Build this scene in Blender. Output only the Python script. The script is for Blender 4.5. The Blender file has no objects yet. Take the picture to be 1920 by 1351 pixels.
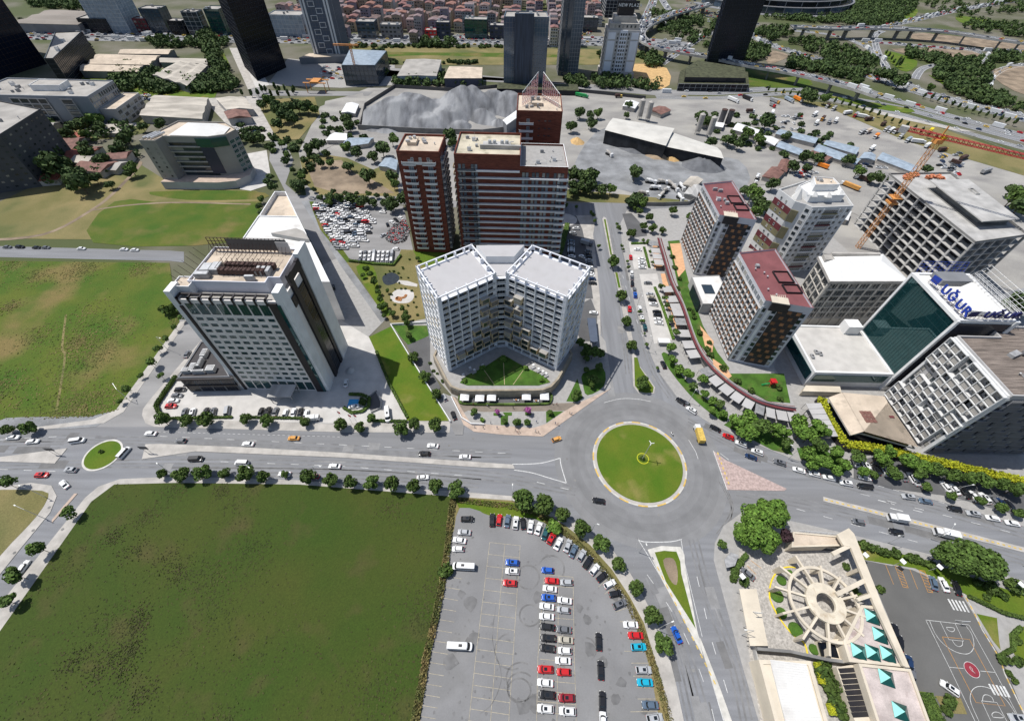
import bpy,math,random
from mathutils import Vector,Matrix
# ---------------------------------------------------------------- camera, sky, sun, exposure
SC=bpy.context.scene
COL=SC.collection
FPX,NX,NY,CH=790.0,-17.0,-670.0,150.0
def _n(a):
    l=math.sqrt(sum(x*x for x in a));return tuple(x/l for x in a)
def _x(a,b):return (a[1]*b[2]-a[2]*b[1],a[2]*b[0]-a[0]*b[2],a[0]*b[1]-a[1]*b[0])
ZC=_n((-NX,-NY,FPX));_d=-ZC[2]
YC=_n(tuple(a-_d*b for a,b in zip((0,0,-1),ZC)));XC=_x(YC,ZC)
cam=bpy.data.cameras.new('camera');cam_o=bpy.data.objects.new('camera',cam);COL.objects.link(cam_o)
cam_o.matrix_world=Matrix(((XC[0],XC[1],XC[2],0),(YC[0],YC[1],YC[2],0),(ZC[0],ZC[1],ZC[2],CH),(0,0,0,1)))
cam.sensor_fit='HORIZONTAL';cam.sensor_width=36.0;cam.lens=36.0*FPX/1920.0
cam.clip_start=1.0;cam.clip_end=9000.0
SC.camera=cam_o
SC.render.resolution_x=1024;SC.render.resolution_y=720
SUN_EL=math.radians(64);SDX,SDY=0.94,-0.34      # direction in which shadows fall on the ground
w=bpy.data.worlds.new('World');SC.world=w;w.use_nodes=True
nt=w.node_tree;nt.nodes.clear()
sky=nt.nodes.new('ShaderNodeTexSky');sky.sky_type='NISHITA';sky.sun_disc=False
sky.sun_elevation=SUN_EL;sky.sun_rotation=math.atan2(-SDX,-SDY)
sky.air_density=1.0;sky.dust_density=1.2
bg=nt.nodes.new('ShaderNodeBackground');bg.inputs[1].default_value=0.115
wo=nt.nodes.new('ShaderNodeOutputWorld')
nt.links.new(sky.outputs[0],bg.inputs[0]);nt.links.new(bg.outputs[0],wo.inputs[0])
sl=bpy.data.lights.new('sun','SUN');sl.energy=4.9;sl.angle=math.radians(0.5);sl.color=(1.0,0.97,0.925)
so=bpy.data.objects.new('sun',sl);COL.objects.link(so);so.location=(-300,100,600)
so.rotation_euler=Vector((SDX*math.cos(SUN_EL),SDY*math.cos(SUN_EL),-math.sin(SUN_EL))).to_track_quat('-Z','Y').to_euler()
SC.view_settings.view_transform='Standard';SC.view_settings.look='None'
SC.view_settings.exposure=-0.06;SC.view_settings.gamma=1.0
# ---------------------------------------------------------------- measuring helpers
def G(px,py,z=0.0):
    """survey: the spot at height z that the photograph shows at px,py (1920x1351)"""
    r=(px-960.0,675.5-py,-FPX)
    v=[sum(a*b for a,b in zip(r,c)) for c in (XC,YC,ZC)]
    k=(z-CH)/v[2]
    return (v[0]*k,v[1]*k)
def GP(pts,z=0.0,ox=0,oy=0,s=1.0):return [G(ox+x/s,oy+y/s,z) for x,y in pts]
def smooth(pts,n=5,closed=False):
    out=[];m=len(pts)
    rng=range(m if closed else m-1)
    for i in rng:
        p0=pts[(i-1) % m] if closed or i > 0 else pts[0]
        p1=pts[i];p2=pts[(i+1) % m]
        p3=pts[(i+2) % m] if closed or i+2 < m else pts[-1]
        for k in range(n):
            t=k/n
            out.append(tuple(0.5*((2*p1[j])+(-p0[j]+p2[j])*t+(2*p0[j]-5*p1[j]+4*p2[j]-p3[j])*t*t+(-p0[j]+3*p1[j]-3*p2[j]+p3[j])*t**3) for j in (0,1)))
    if not closed:out.append(pts[-1])
    return out
def area(p):return 0.5*sum(p[i][0]*p[(i+1) % len(p)][1]-p[(i+1) % len(p)][0]*p[i][1] for i in range(len(p)))
def ccw(p):return list(p) if area(p) > 0 else list(reversed(p))
def inset(poly,d):
    poly=ccw(poly);n=len(poly);out=[]
    for i in range(n):
        a,b,c=poly[i-1],poly[i],poly[(i+1) % n]
        e1=_n((b[0]-a[0],b[1]-a[1]));e2=_n((c[0]-b[0],c[1]-b[1]))
        n1=(-e1[1],e1[0]);n2=(-e2[1],e2[0])
        k=1+n1[0]*n2[0]+n1[1]*n2[1]
        k=max(k,0.35)
        out.append((b[0]+d*(n1[0]+n2[0])/k,b[1]+d*(n1[1]+n2[1])/k))
    return out
def lerp(a,b,t):return tuple(x+(y-x)*t for x,y in zip(a,b))
def inside(p,poly):
    c=False;n=len(poly);x,y=p
    for i in range(n):
        x1,y1=poly[i];x2,y2=poly[i-1]
        if (y1 > y) != (y2 > y) and x < (x2-x1)*(y-y1)/(y2-y1)+x1:c=not c
    return c
_O='zeroth first second third fourth fifth sixth seventh eighth ninth tenth eleventh twelfth thirteenth fourteenth fifteenth sixteenth seventeenth eighteenth nineteenth'.split()
_T={2:'twent',3:'thirt',4:'fort',5:'fift',6:'sixt'}
def ordinal(n):return _O[n] if n < 20 else _T[n//10]+('ieth' if n % 10 == 0 else 'y-'+_O[n % 10])
def nth_left(lst,i,key=lambda q:q[0]):return ordinal(1+sorted(range(len(lst)),key=lambda k:key(lst[k])).index(i))
# ---------------------------------------------------------------- materials
MATS={}
def mat(name,col,rough=0.85,var=0.12,scale=0.35,col2=None,island=0.0,stretch=None,metal=0.0,bump=0.0,spec=0.35,fine=0.0,big=None,blind=0.0):
    if name in MATS:return MATS[name]
    m=bpy.data.materials.new(name);m.use_nodes=True;t=m.node_tree;t.nodes.clear();L=t.links.new
    N=lambda k:t.nodes.new(k)
    out=N('ShaderNodeOutputMaterial');b=N('ShaderNodeBsdfPrincipled');L(b.outputs[0],out.inputs[0])
    b.inputs['Roughness'].default_value=rough;b.inputs['Metallic'].default_value=metal
    b.inputs['Specular IOR Level'].default_value=spec
    geo=N('ShaderNodeNewGeometry');vec=geo.outputs['Position']
    if stretch:
        mp=N('ShaderNodeMapping');mp.inputs['Scale'].default_value=stretch;L(vec,mp.inputs[0]);vec=mp.outputs[0]
    no=N('ShaderNodeTexNoise');no.inputs['Scale'].default_value=scale;no.inputs['Detail'].default_value=6;L(vec,no.inputs['Vector'])
    cr=N('ShaderNodeValToRGB');L(no.outputs['Fac'],cr.inputs[0])
    c2=col2 or tuple(c*(1-2.2*var) for c in col);c1=col if col2 else tuple(min(1,c*(1+var)) for c in col)
    cr.color_ramp.elements[0].position=0.34;cr.color_ramp.elements[1].position=0.66
    cr.color_ramp.elements[0].color=(*c2,1);cr.color_ramp.elements[1].color=(*c1,1)
    colr=cr.outputs[0]
    def mul(colr,fac_socket,lo,hi):
        mr=N('ShaderNodeMapRange');mr.inputs['To Min'].default_value=lo;mr.inputs['To Max'].default_value=hi;L(fac_socket,mr.inputs[0])
        vm=N('ShaderNodeVectorMath');vm.operation='SCALE';L(colr,vm.inputs[0]);L(mr.outputs[0],vm.inputs['Scale']);return vm.outputs[0]
    if big:
        n2=N('ShaderNodeTexNoise');n2.inputs['Scale'].default_value=big[0];n2.inputs['Detail'].default_value=3;L(vec,n2.inputs['Vector'])
        r2=N('ShaderNodeMapRange');r2.inputs['From Min'].default_value=big[2] if len(big) > 2 else 0.45;r2.inputs['From Max'].default_value=big[3] if len(big) > 3 else 0.6;L(n2.outputs['Fac'],r2.inputs[0])
        mx=N('ShaderNodeMix');mx.data_type='RGBA';L(r2.outputs[0],mx.inputs['Factor']);L(colr,mx.inputs[6]);mx.inputs[7].default_value=(*big[1],1);colr=mx.outputs[2]
    if fine:
        n3=N('ShaderNodeTexNoise');n3.inputs['Scale'].default_value=2.6;n3.inputs['Detail'].default_value=5;n3.inputs['Roughness'].default_value=0.75;L(geo.outputs['Position'],n3.inputs['Vector'])
        r3=N('ShaderNodeMapRange');r3.inputs['From Min'].default_value=0.3;r3.inputs['From Max'].default_value=0.7;L(n3.outputs['Fac'],r3.inputs[0])
        colr=mul(colr,r3.outputs[0],1-fine,1+fine)
    if island or blind:
        oi=N('ShaderNodeObjectInfo');ad=N('ShaderNodeMath');L(geo.outputs['Random Per Island'],ad.inputs[0]);L(oi.outputs['Random'],ad.inputs[1]);fr_=N('ShaderNodeMath');fr_.operation='FRACT';L(ad.outputs[0],fr_.inputs[0]);rv=fr_.outputs[0]
        if island:colr=mul(colr,rv,1-island,1+island)
        if blind:      # some panes have blinds or curtains drawn
            gt=N('ShaderNodeMath');gt.operation='GREATER_THAN';gt.inputs[1].default_value=1-blind;L(rv,gt.inputs[0]);mb_=N('ShaderNodeMix');mb_.data_type='RGBA';L(gt.outputs[0],mb_.inputs['Factor']);L(colr,mb_.inputs[6]);mb_.inputs[7].default_value=(.3,.29,.26,1);colr=mb_.outputs[2]
    L(colr,b.inputs['Base Color'])
    if bump:
        bp=N('ShaderNodeBump');bp.inputs['Strength'].default_value=bump;bp.inputs['Distance'].default_value=0.3
        n4=N('ShaderNodeTexNoise');n4.inputs['Scale'].default_value=1.6;n4.inputs['Detail'].default_value=5;L(geo.outputs['Position'],n4.inputs['Vector'])
        L(n4.outputs['Fac'],bp.inputs['Height']);L(bp.outputs[0],b.inputs['Normal'])
    MATS[name]=m
    return m
def glass(name,col,rough=0.08,island=0.5,spec=0.6,metal=0.0,blind=0.0):
    return mat(name,col,rough=rough,var=0.05,island=island,spec=spec,metal=metal,blind=blind)
M={}
M['asphalt']=mat('asphalt',(0.212,0.216,0.226),0.9,0.08,0.5,stretch=(0.06,0.9,1),fine=0.08,big=(0.05,(0.18,0.178,0.176),0.45,0.75))
M['asphalt_ns']=mat('asphalt_ns',(0.212,0.216,0.226),0.9,0.08,0.5,stretch=(0.9,0.06,1),fine=0.08,big=(0.05,(0.18,0.178,0.176),0.45,0.75))
M['asphalt_worn']=mat('asphalt_worn',(0.25,0.245,0.24),0.9,0.10,0.08,stretch=(0.3,1.6,1),fine=0.08)
M['asphalt_dark']=mat('asphalt_dark',(0.11,0.11,0.112),0.9,0.10,0.1,fine=0.08)
M['asphalt_lot']=mat('asphalt_lot',(0.215,0.213,0.212),0.92,0.08,0.06,fine=0.07,big=(0.05,(0.19,0.188,0.185),0.52,0.62))
M['pave']=mat('pave',(0.42,0.395,0.36),0.9,0.09,0.25,fine=0.08)
M['pave_grey']=mat('pave_grey',(0.33,0.32,0.305),0.9,0.05,0.6,fine=0.07)
M['pave_warm']=mat('pave_warm',(0.46,0.36,0.29),0.9,0.08,0.4,fine=0.08)
M['plaza']=mat('plaza',(0.5,0.48,0.45),0.85,0.06,0.2,fine=0.05)
M['terracotta']=mat('terracotta',(0.62,0.36,0.2),0.85,0.07,0.4,fine=0.06)
M['kerb']=mat('kerb',(0.55,0.53,0.48),0.85,0.08,0.6)
M['kerb_yellow']=mat('kerb_yellow',(0.62,0.42,0.12),0.85,0.12,0.6)
M['paint']=mat('paint',(0.6,0.6,0.58),0.8,0.12,1.5)
M['paint_yellow']=mat('paint_yellow',(0.6,0.42,0.1),0.8,0.12,1.5)
M['paint_cream']=mat('paint_cream',(0.42,0.37,0.27),0.8,0.15,1.5)
M['grass_olive']=mat('grass_olive',(0.034,0.062,0.006),0.95,0.1,0.035,col2=(0.05,0.064,0.009),fine=0.3,big=(0.09,(0.075,0.062,0.022),0.55,0.85),bump=0.5)
M['grass_wild']=mat('grass_wild',(0.045,0.096,0.006),0.95,0.1,0.06,col2=(0.088,0.112,0.012),fine=0.38,big=(0.035,(0.17,0.13,0.045),0.52,0.7),bump=0.6)
M['grass_dry']=mat('grass_dry',(0.24,0.19,0.085),0.95,0.1,0.04,col2=(0.14,0.13,0.045),fine=0.3,big=(0.02,(0.1,0.11,0.035),0.52,0.62),bump=0.4)
M['grass_park']=mat('grass_park',(0.062,0.125,0.005),0.95,0.1,0.1,col2=(0.105,0.14,0.011),fine=0.2,big=(0.07,(0.2,0.18,0.05),0.58,0.72),bump=0.3)
M['lawn']=mat('lawn',(0.055,0.125,0.014),0.95,0.15,0.25,fine=0.3,big=(.2,(.1,.12,.03),.55,.75))
M['soil']=mat('soil',(0.26,0.2,0.14),0.95,0.2,0.08,fine=0.2,bump=0.4)
M['dust']=mat('dust',(0.35,0.335,0.305),0.95,0.08,0.05,col2=(0.25,0.24,0.225),fine=0.16,stretch=(0.6,1,1),big=(0.06,(0.22,0.21,0.2),0.5,0.7),bump=0.4)
M['gravel']=mat('gravel',(0.24,0.245,0.25),0.95,0.14,0.1,fine=0.25,bump=0.5)
M['town_ground']=mat('town_ground',(0.17,0.155,0.125),0.95,0.15,0.02,col2=(0.08,0.085,0.04),fine=0.2,big=(0.009,(0.07,0.085,0.03),0.5,0.6))
M['concrete']=mat('concrete',(0.42,0.41,0.39),0.88,0.12,0.15,fine=0.08)
M['concrete_dark']=mat('concrete_dark',(0.22,0.215,0.205),0.9,0.12,0.15,fine=0.1)
M['white']=mat('white',(0.72,0.72,0.71),0.7,0.05,0.2)
M['white_roof']=mat('white_roof',(0.66,0.65,0.62),0.7,0.05,0.06,fine=0.06,big=(.12,(.5,.48,.45),.56,.75))
M['cream']=mat('cream',(0.6,0.53,0.42),0.85,0.06,0.2,fine=0.05)
M['beige_roof']=mat('beige_roof',(0.55,0.46,0.36),0.9,0.09,0.12,fine=0.1,big=(.25,(.38,.32,.25),.56,.74))
M['beige_roof_stained']=mat('beige_roof_stained',(0.52,0.47,0.36),0.9,0.1,0.12,fine=0.1,big=(0.16,(0.3,0.28,0.2),0.53,0.68))
M['pink_roof']=mat('pink_roof',(0.5,0.43,0.4),0.9,0.12,0.3,fine=0.15,big=(0.25,(0.3,0.23,0.21),0.6,0.8))
M['grey_roof']=mat('grey_roof',(0.36,0.34,0.31),0.9,0.1,0.1,fine=0.08)
M['metal_roof']=mat('metal_roof',(0.45,0.44,0.42),0.6,0.14,0.12,stretch=(3,0.3,1))
M['brick']=mat('brick',(0.17,0.05,0.031),0.85,0.2,0.6,stretch=(0.6,0.6,6),fine=0.12)
M['red_roof']=mat('red_roof',(0.2,0.07,0.073),0.85,0.1,0.15,fine=0.1,big=(.3,(.15,.06,.06),.55,.75))
M['maroon']=mat('maroon',(0.13,0.03,0.035),0.8,0.1,0.3)
M['olive_panel']=mat('olive_panel',(0.2,0.18,0.1),0.8,0.08,0.3)
M['tan']=mat('tan',(0.5,0.4,0.24),0.8,0.08,0.3)
M['wood']=mat('wood',(0.29,0.14,0.065),0.7,0.15,0.8,island=0.25)
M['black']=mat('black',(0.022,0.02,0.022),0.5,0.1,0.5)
M['dark_cladding']=mat('dark_cladding',(0.024,0.02,0.022),0.5,0.1,0.4)
M['grey_metal']=mat('grey_metal',(0.3,0.3,0.3),0.5,0.12,0.8,island=0.15)
M['steel']=mat('steel',(0.55,0.55,0.54),0.4,0.08,0.8,metal=0.4)
M['rust']=mat('rust',(0.075,0.042,0.035),0.8,0.2,0.8)
M['grey_wall']=mat('grey_wall',(0.2,0.205,0.215),0.8,0.08,0.1)
M['grey_panel']=mat('grey_panel',(0.42,0.41,0.4),0.8,0.06,0.1)
M['window']=glass('window',(0.028,0.04,0.047),blind=.2)
M['window_light']=glass('window_light',(0.2,0.22,0.235),island=0.6,blind=.25)
M['glass_green']=glass('glass_green',(0.012,0.075,0.08),0.03,0.12,1.0,0.35)
M['glass_blue']=glass('glass_blue',(0.045,0.07,0.1),0.1,0.55,0.8)
M['glass_dark']=glass('glass_dark',(0.007,0.011,0.021),0.2,0.5,0.3)
M['frame_white']=mat('frame_white',(0.62,0.62,0.61),0.6,0.04,0.5)
M['frame_dark']=mat('frame_dark',(0.07,0.07,0.075),0.5,0.04,0.5)
M['leaf_dark']=mat('leaf_dark',(0.045,0.082,0.014),0.85,0.2,0.3,col2=(0.08,0.125,0.024),island=0.4)
M['leaf_mid']=mat('leaf_mid',(0.06,0.105,0.02),0.85,0.2,0.6,col2=(0.09,0.15,0.028),island=0.4)
M['leaf_bright']=mat('leaf_bright',(0.085,0.17,0.022),0.85,0.2,0.6,col2=(0.13,0.22,0.035),island=0.4)
M['leaf_far']=mat('leaf_far',(0.045,0.078,0.024),0.9,0.2,0.12,col2=(0.075,0.115,0.032),island=0.35)
M['leaf_pink']=mat('leaf_pink',(0.45,0.12,0.35),0.85,0.2,0.6,island=0.3)
M['leaf_purple']=mat('leaf_purple',(0.05,0.025,0.03),0.85,0.2,0.6,island=0.3)
M['leaf_yellow']=mat('leaf_yellow',(0.42,0.42,0.02),0.85,0.1,0.6,col2=(0.3,0.34,0.02),island=0.3)
M['bark']=mat('bark',(0.13,0.095,0.065),0.95,0.2,1.0)
M['tyre']=mat('tyre',(0.02,0.02,0.02),0.9,0.1,1.0)
M['car_glass']=mat('car_glass',(0.012,0.015,0.018),0.08,0.05,0.5,spec=0.7)
M['lamp']=mat('lamp',(0.7,0.7,0.66),0.3,0.05,0.5)
M['yellow']=mat('yellow',(0.75,0.6,0.02),0.5,0.05,0.5)
M['orange']=mat('orange',(0.75,0.22,0.02),0.55,0.1,0.5)
M['crane_orange']=mat('crane_orange',(0.6,0.26,0.07),0.6,0.1,0.5)
M['crane_red']=mat('crane_red',(0.36,0.03,0.03),0.6,0.1,0.5)
M['blue']=mat('blue',(0.02,0.1,0.45),0.5,0.1,0.5)
M['sign_blue']=mat('sign_blue',(0.015,0.045,0.32),0.45,0.05,0.5)
M['red']=mat('red',(0.5,0.02,0.02),0.5,0.1,0.5)
M['orange_red']=mat('orange_red',(0.75,0.1,0.02),0.5,0.1,0.5)
M['aqua_lit']=mat('aqua_lit',(0.25,0.62,0.56),0.4,0.06,0.5)
M['green']=mat('green',(0.02,0.3,0.08),0.5,0.1,0.5)
M['water']=mat('water',(0.03,0.035,0.035),0.05,0.1,0.5,spec=0.8)
M['pool']=mat('pool',(0.05,0.4,0.6),0.08,0.1,0.5,spec=0.6)
M['sand']=mat('sand',(0.55,0.36,0.16),0.95,0.1,0.3,fine=0.15)
M['skin']=mat('skin',(0.5,0.3,0.2),0.7,0.05,1.0)
M['tin_blue']=mat('tin_blue',(0.3,0.36,0.42),0.5,0.1,0.3)
M['weathered_roof']=mat('weathered_roof',(0.46,0.42,0.36),0.9,0.14,0.1,fine=0.15,stretch=(0.5,1.5,1))
M['flags']=mat('flags',(0.6,0.02,0.03),0.8,0.05,1.0)
# ---------------------------------------------------------------- mesh builder
class MB:
    def __init__(s):s.v=[];s.f=[];s.m=[]
    def add(s,vs,fs,mi=0):
        o=len(s.v);s.v+=[tuple(p) for p in vs]
        for i,f in enumerate(fs):
            s.f.append([o+k for k in f]);s.m.append(mi[i] if isinstance(mi,(list,tuple)) else mi)
    def box(s,c,h,ang=0.0,mi=0,taper=1.0):
        cx,cy,cz=c;hx,hy,hz=h;ca,sa=math.cos(ang),math.sin(ang);vs=[]
        for z in (-1,1):
            k=1.0 if z < 0 else taper
            for x,y in ((-1,-1),(1,-1),(1,1),(-1,1)):
                lx,ly=x*hx*k,y*hy*k
                vs.append((cx+lx*ca-ly*sa,cy+lx*sa+ly*ca,cz+z*hz))
        s.add(vs,[(3,2,1,0),(4,5,6,7),(0,1,5,4),(1,2,6,5),(2,3,7,6),(3,0,4,7)],mi)
    def prism(s,poly,z0,z1,mi=0,top=None,bottom=False):
        p=ccw(poly);n=len(p)
        vs=[(x,y,z0) for x,y in p]+[(x,y,z1) for x,y in p]
        fs=[(i,(i+1) % n,n+(i+1) % n,n+i) for i in range(n)]+[tuple(range(n,2*n))]
        ms=[mi]*n+[mi if top is None else top]
        if bottom:fs.append(tuple(reversed(range(n))));ms.append(mi)
        s.add(vs,fs,ms)
    def sheet(s,poly,z,mi=0):
        p=ccw(poly);s.add([(x,y,z) for x,y in p],[tuple(range(len(p)))],mi)
    def shell(s,poly,z0,z1,par=1.0,th=0.35,wall=0,roof=1,cap=None):
        """walls with a parapet standing round a flat roof"""
        p=ccw(poly);q=inset(p,th);n=len(p);zt=z1+par;cap=wall if cap is None else cap
        vs=[(x,y,z0) for x,y in p]+[(x,y,zt) for x,y in p]+[(x,y,zt) for x,y in q]+[(x,y,z1) for x,y in q]
        fs=[];ms=[]
        for i in range(n):
            j=(i+1) % n
            fs+=[(i,j,n+j,n+i),(n+i,n+j,2*n+j,2*n+i),(2*n+i,2*n+j,3*n+j,3*n+i)];ms+=[wall,cap,wall]
        fs.append(tuple(range(3*n,4*n)));ms.append(roof)
        s.add(vs,fs,ms)
    def bar(s,a,b,r=0.1,mi=0,n=4,r2=None):
        a=Vector(a);b=Vector(b);d=(b-a)
        if d.length < 1e-6:return
        d.normalize();u=d.orthogonal().normalized() if abs(d.z) < 0.99 else Vector((1,0,0));u=(u-d*u.dot(d)).normalized();w_=d.cross(u);r2=r if r2 is None else r2
        vs=[]
        for P_,rr in ((a,r),(b,r2)):
            for k in range(n):
                t=2*math.pi*(k+0.5)/n;vs.append(P_+u*math.cos(t)*rr+w_*math.sin(t)*rr)
        fs=[(k,(k+1) % n,n+(k+1) % n,n+k) for k in range(n)]+[tuple(reversed(range(n))),tuple(range(n,2*n))]
        s.add(vs,fs,mi)
    def cyl(s,c,r,z0,z1,n=16,mi=0,r2=None,top=None):
        r2=r if r2 is None else r2
        vs=[(c[0]+r*math.cos(2*math.pi*k/n),c[1]+r*math.sin(2*math.pi*k/n),z0) for k in range(n)]+[(c[0]+r2*math.cos(2*math.pi*k/n),c[1]+r2*math.sin(2*math.pi*k/n),z1) for k in range(n)]
        s.add(vs,[(k,(k+1) % n,n+(k+1) % n,n+k) for k in range(n)]+[tuple(range(n,2*n))],[mi]*n+[mi if top is None else top])
    def loft(s,rings,mi=0,capm=None,cap=True):
        n=len(rings[0]);vs=[p for r in rings for p in r];fs=[]
        for k in range(len(rings)-1):
            fs+=[(k*n+i,k*n+(i+1) % n,(k+1)*n+(i+1) % n,(k+1)*n+i) for i in range(n)]
        ms=[mi]*len(fs)
        if cap:fs.append(tuple((len(rings)-1)*n+i for i in range(n)));ms.append(mi if capm is None else capm)
        s.add(vs,fs,ms)
    def ribbon(s,line,width,z,mi=0,dash=None,closed=False):
        """a flat strip along a line of points; dash=(on, off) metres"""
        pts=[Vector((p[0],p[1])) for p in line]
        if closed:pts.append(pts[0])
        if dash:
            on,off=dash;pos=0;nxt=0;state=True;seg=[pts[0]];out=[]
            rem=on
            for i in range(len(pts)-1):
                a,b=pts[i],pts[i+1];L_=(b-a).length;t=0
                while L_-t > rem:
                    t+=rem;q=a+(b-a)*(t/L_)
                    if state:seg.append(q);out.append(seg)
                    seg=[q];state=not state;rem=on if state else off
                rem -= (L_-t)
                if state:seg.append(b)
                else:seg=[b]
            for sg in out:
                if len(sg) > 1:s.ribbon(sg,width,z,mi)
            return
        L_,R_=[],[]
        for i,p in enumerate(pts):
            a=pts[max(i-1,0)];b=pts[min(i+1,len(pts)-1)]
            if closed and i in (0,len(pts)-1):a,b=pts[-2],pts[1]
            d=(b-a);d=d.normalized() if d.length > 1e-6 else Vector((1,0));nn=Vector((-d.y,d.x))*width/2
            L_.append((p.x+nn.x,p.y+nn.y,z));R_.append((p.x-nn.x,p.y-nn.y,z))
        n=len(pts);s.add(R_+L_,[(i,i+1,n+i+1,n+i) for i in range(n-1)],mi)
    def wallstrip(s,line,th,z0,z1,mi=0,closed=False):
        pts=[Vector((p[0],p[1])) for p in line];L_,R_=[],[]
        n=len(pts)
        for i,p in enumerate(pts):
            a=pts[i-1] if (closed or i > 0) else p;b=pts[(i+1) % n] if (closed or i < n-1) else p
            d=(b-a).normalized();nn=Vector((-d.y,d.x))*th/2;L_.append(p+nn);R_.append(p-nn)
        m=n if closed else n-1
        for i in range(m):
            j=(i+1) % n
            vs=[(*R_[i],z0),(*R_[j],z0),(*L_[j],z0),(*L_[i],z0),(*R_[i],z1),(*R_[j],z1),(*L_[j],z1),(*L_[i],z1)]
            s.add(vs,[(4,5,6,7),(0,1,5,4),(2,3,7,6)]+([(3,0,4,7)] if i == 0 and not closed else [])+([(1,2,6,5)] if i == m-1 and not closed else []),mi)
    def mesh(s,name,mats,off=(0,0,0),smooth_=False):
        me=bpy.data.meshes.new(name)
        ox,oy,oz=off
        me.from_pydata([(x-ox,y-oy,z-oz) for x,y,z in s.v],[],s.f)
        for m in mats:me.materials.append(m)
        if len(mats) > 1:me.polygons.foreach_set('material_index',s.m)
        if smooth_:me.polygons.foreach_set('use_smooth',[True]*len(s.f))
        me.update();return me
def L_(o,parent=None):
    COL.objects.link(o)
    if parent:o.parent=parent
    return o
def tag(o,label=None,cat=None,group=None,kind=None):
    if label:o['label']=label
    if cat:o['category']=cat
    if group:o['group']=group
    if kind:o['kind']=kind
    return o
def ms(*names):return [(M.get(n) or MATS[n]) if isinstance(n,str) else n for n in names]
def setting(name,mb,*mats,kind='structure'):
    o=bpy.data.objects.new(name,mb.mesh(name,ms(*mats)));L_(o);return tag(o,kind=kind)
def single(name,mb,mats,label,cat,group=None,at=None,kind=None,smooth_=False):
    if at is None:
        xs=[p[0] for p in mb.v];ys=[p[1] for p in mb.v];zs=[p[2] for p in mb.v]
        at=((min(xs)+max(xs))/2,(min(ys)+max(ys))/2,min(zs))
    o=bpy.data.objects.new(name,mb.mesh(name,ms(*mats),at,smooth_));o.location=at;L_(o);return tag(o,label,cat,group,kind)
class Thing:
    def __init__(s,name,label,cat,at,group=None,z=0.0):
        s.o=bpy.data.objects.new(name,None);s.at=(at[0],at[1],z);s.o.location=s.at;s.o.empty_display_size=1;L_(s.o);tag(s.o,label,cat,group);s.wins=[]
    def part(s,name,mb,*mats,parent=None,kind=None,label=None,smooth_=False):
        o=bpy.data.objects.new(name,mb.mesh(name,ms(*mats),s.at,smooth_));L_(o,parent or s.o)
        return tag(o,label=label,kind=kind)
    def win(s,key,pos,ang,name='window'):s.wins.append((name,key,pos,ang))
    def finish(s,cap=100):
        names=sorted(set(w_[0] for w_ in s.wins))
        for nm in names:
            ws=[w_ for w_ in s.wins if w_[0] == nm]
            def score(w_):
                x,y,z=w_[2];nx,ny=math.sin(w_[3]),-math.cos(w_[3])
                d=math.sqrt(x*x+y*y+(CH-z)**2);f=(nx*-x+ny*-y)/d
                return (0 if f > 0 else 1,d/(max(f,0.05)**0.5))
            ws.sort(key=score)
            for _,key,pos,ang in ws[:cap]:
                o=bpy.data.objects.new(nm,winmesh(key));L_(o,s.o);o.location=(pos[0]-s.at[0],pos[1]-s.at[1],pos[2]-s.at[2]);o.rotation_euler=(0,0,ang)
            if len(ws) > cap:
                mb=MB();mlist=[]
                for _,key,pos,ang in ws[cap:]:
                    wm=WMB[key];ca,sa=math.cos(ang),math.sin(ang)
                    idx=[]
                    for mname in key[3]:
                        if mname not in mlist:mlist.append(mname)
                        idx.append(mlist.index(mname))
                    mb.add([(pos[0]+x*ca-y*sa,pos[1]+x*sa+y*ca,pos[2]+z) for x,y,z in wm.v],wm.f,[idx[k] for k in wm.m])
                s.part(nm,mb,*mlist,kind='stuff')
WM={};WMB={}
def winmesh(key):
    """key = (style, w, h, (materials...))"""
    if key in WM:return WM[key]
    st,w_,h_,mats=key;mb=MB();hw,hh=w_/2,h_/2
    def bx(x0,x1,z0,z1,y0,y1,mi):
        mb.box(((x0+x1)/2,(y0+y1)/2,(z0+z1)/2),(abs(x1-x0)/2,abs(y1-y0)/2,abs(z1-z0)/2),0,mi)
    if st == 'balcony':      # slab with a solid or glazed rail
        dp=1.35
        bx(-hw,hw,-0.12,0.12,-dp,0.0,0);bx(-hw,hw,0.121,h_,-dp,-dp+0.12,1)
        bx(-hw,-hw+0.1,0.121,h_-0.01,-dp+0.121,0,1);bx(hw-0.1,hw,0.121,h_-0.01,-dp+0.121,0,1)
    elif st == 'panel':
        bx(-hw,hw,-hh,hh,-0.12,0.05,0)
    elif st == 'boxbay':
        bx(-hw,hw,-hh,hh,-1.9,0.0,0);bx(-hw+0.25,hw-0.25,-hh+0.3,hh-0.35,-1.93,-1.88,1)
        bx(-hw-0.05,hw+0.05,hh+0.002,hh+0.12,-2.0,0.0,2)
    else:
        bx(-hw,hw,-hh,hh,-0.05,0.02,0)
        t=0.09
        bx(-hw,hw,hh-t,hh,-0.11,-0.049,1);bx(-hw,hw,-hh,-hh+t,-0.14,-0.049,1)
        bx(-hw,-hw+t,-hh+t,hh-t,-0.11,-0.049,1);bx(hw-t,hw,-hh+t,hh-t,-0.11,-0.049,1)
        n=max(1,int(round(w_/1.1))) if st == 'w' else 1
        for k in range(1,n):x=-hw+w_*k/n;bx(x-0.035,x+0.035,-hh+t,hh-t,-0.1,-0.049,1)
    me=mb.mesh('window',ms(*mats));WM[key]=me;WMB[key]=mb
    return me
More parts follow.
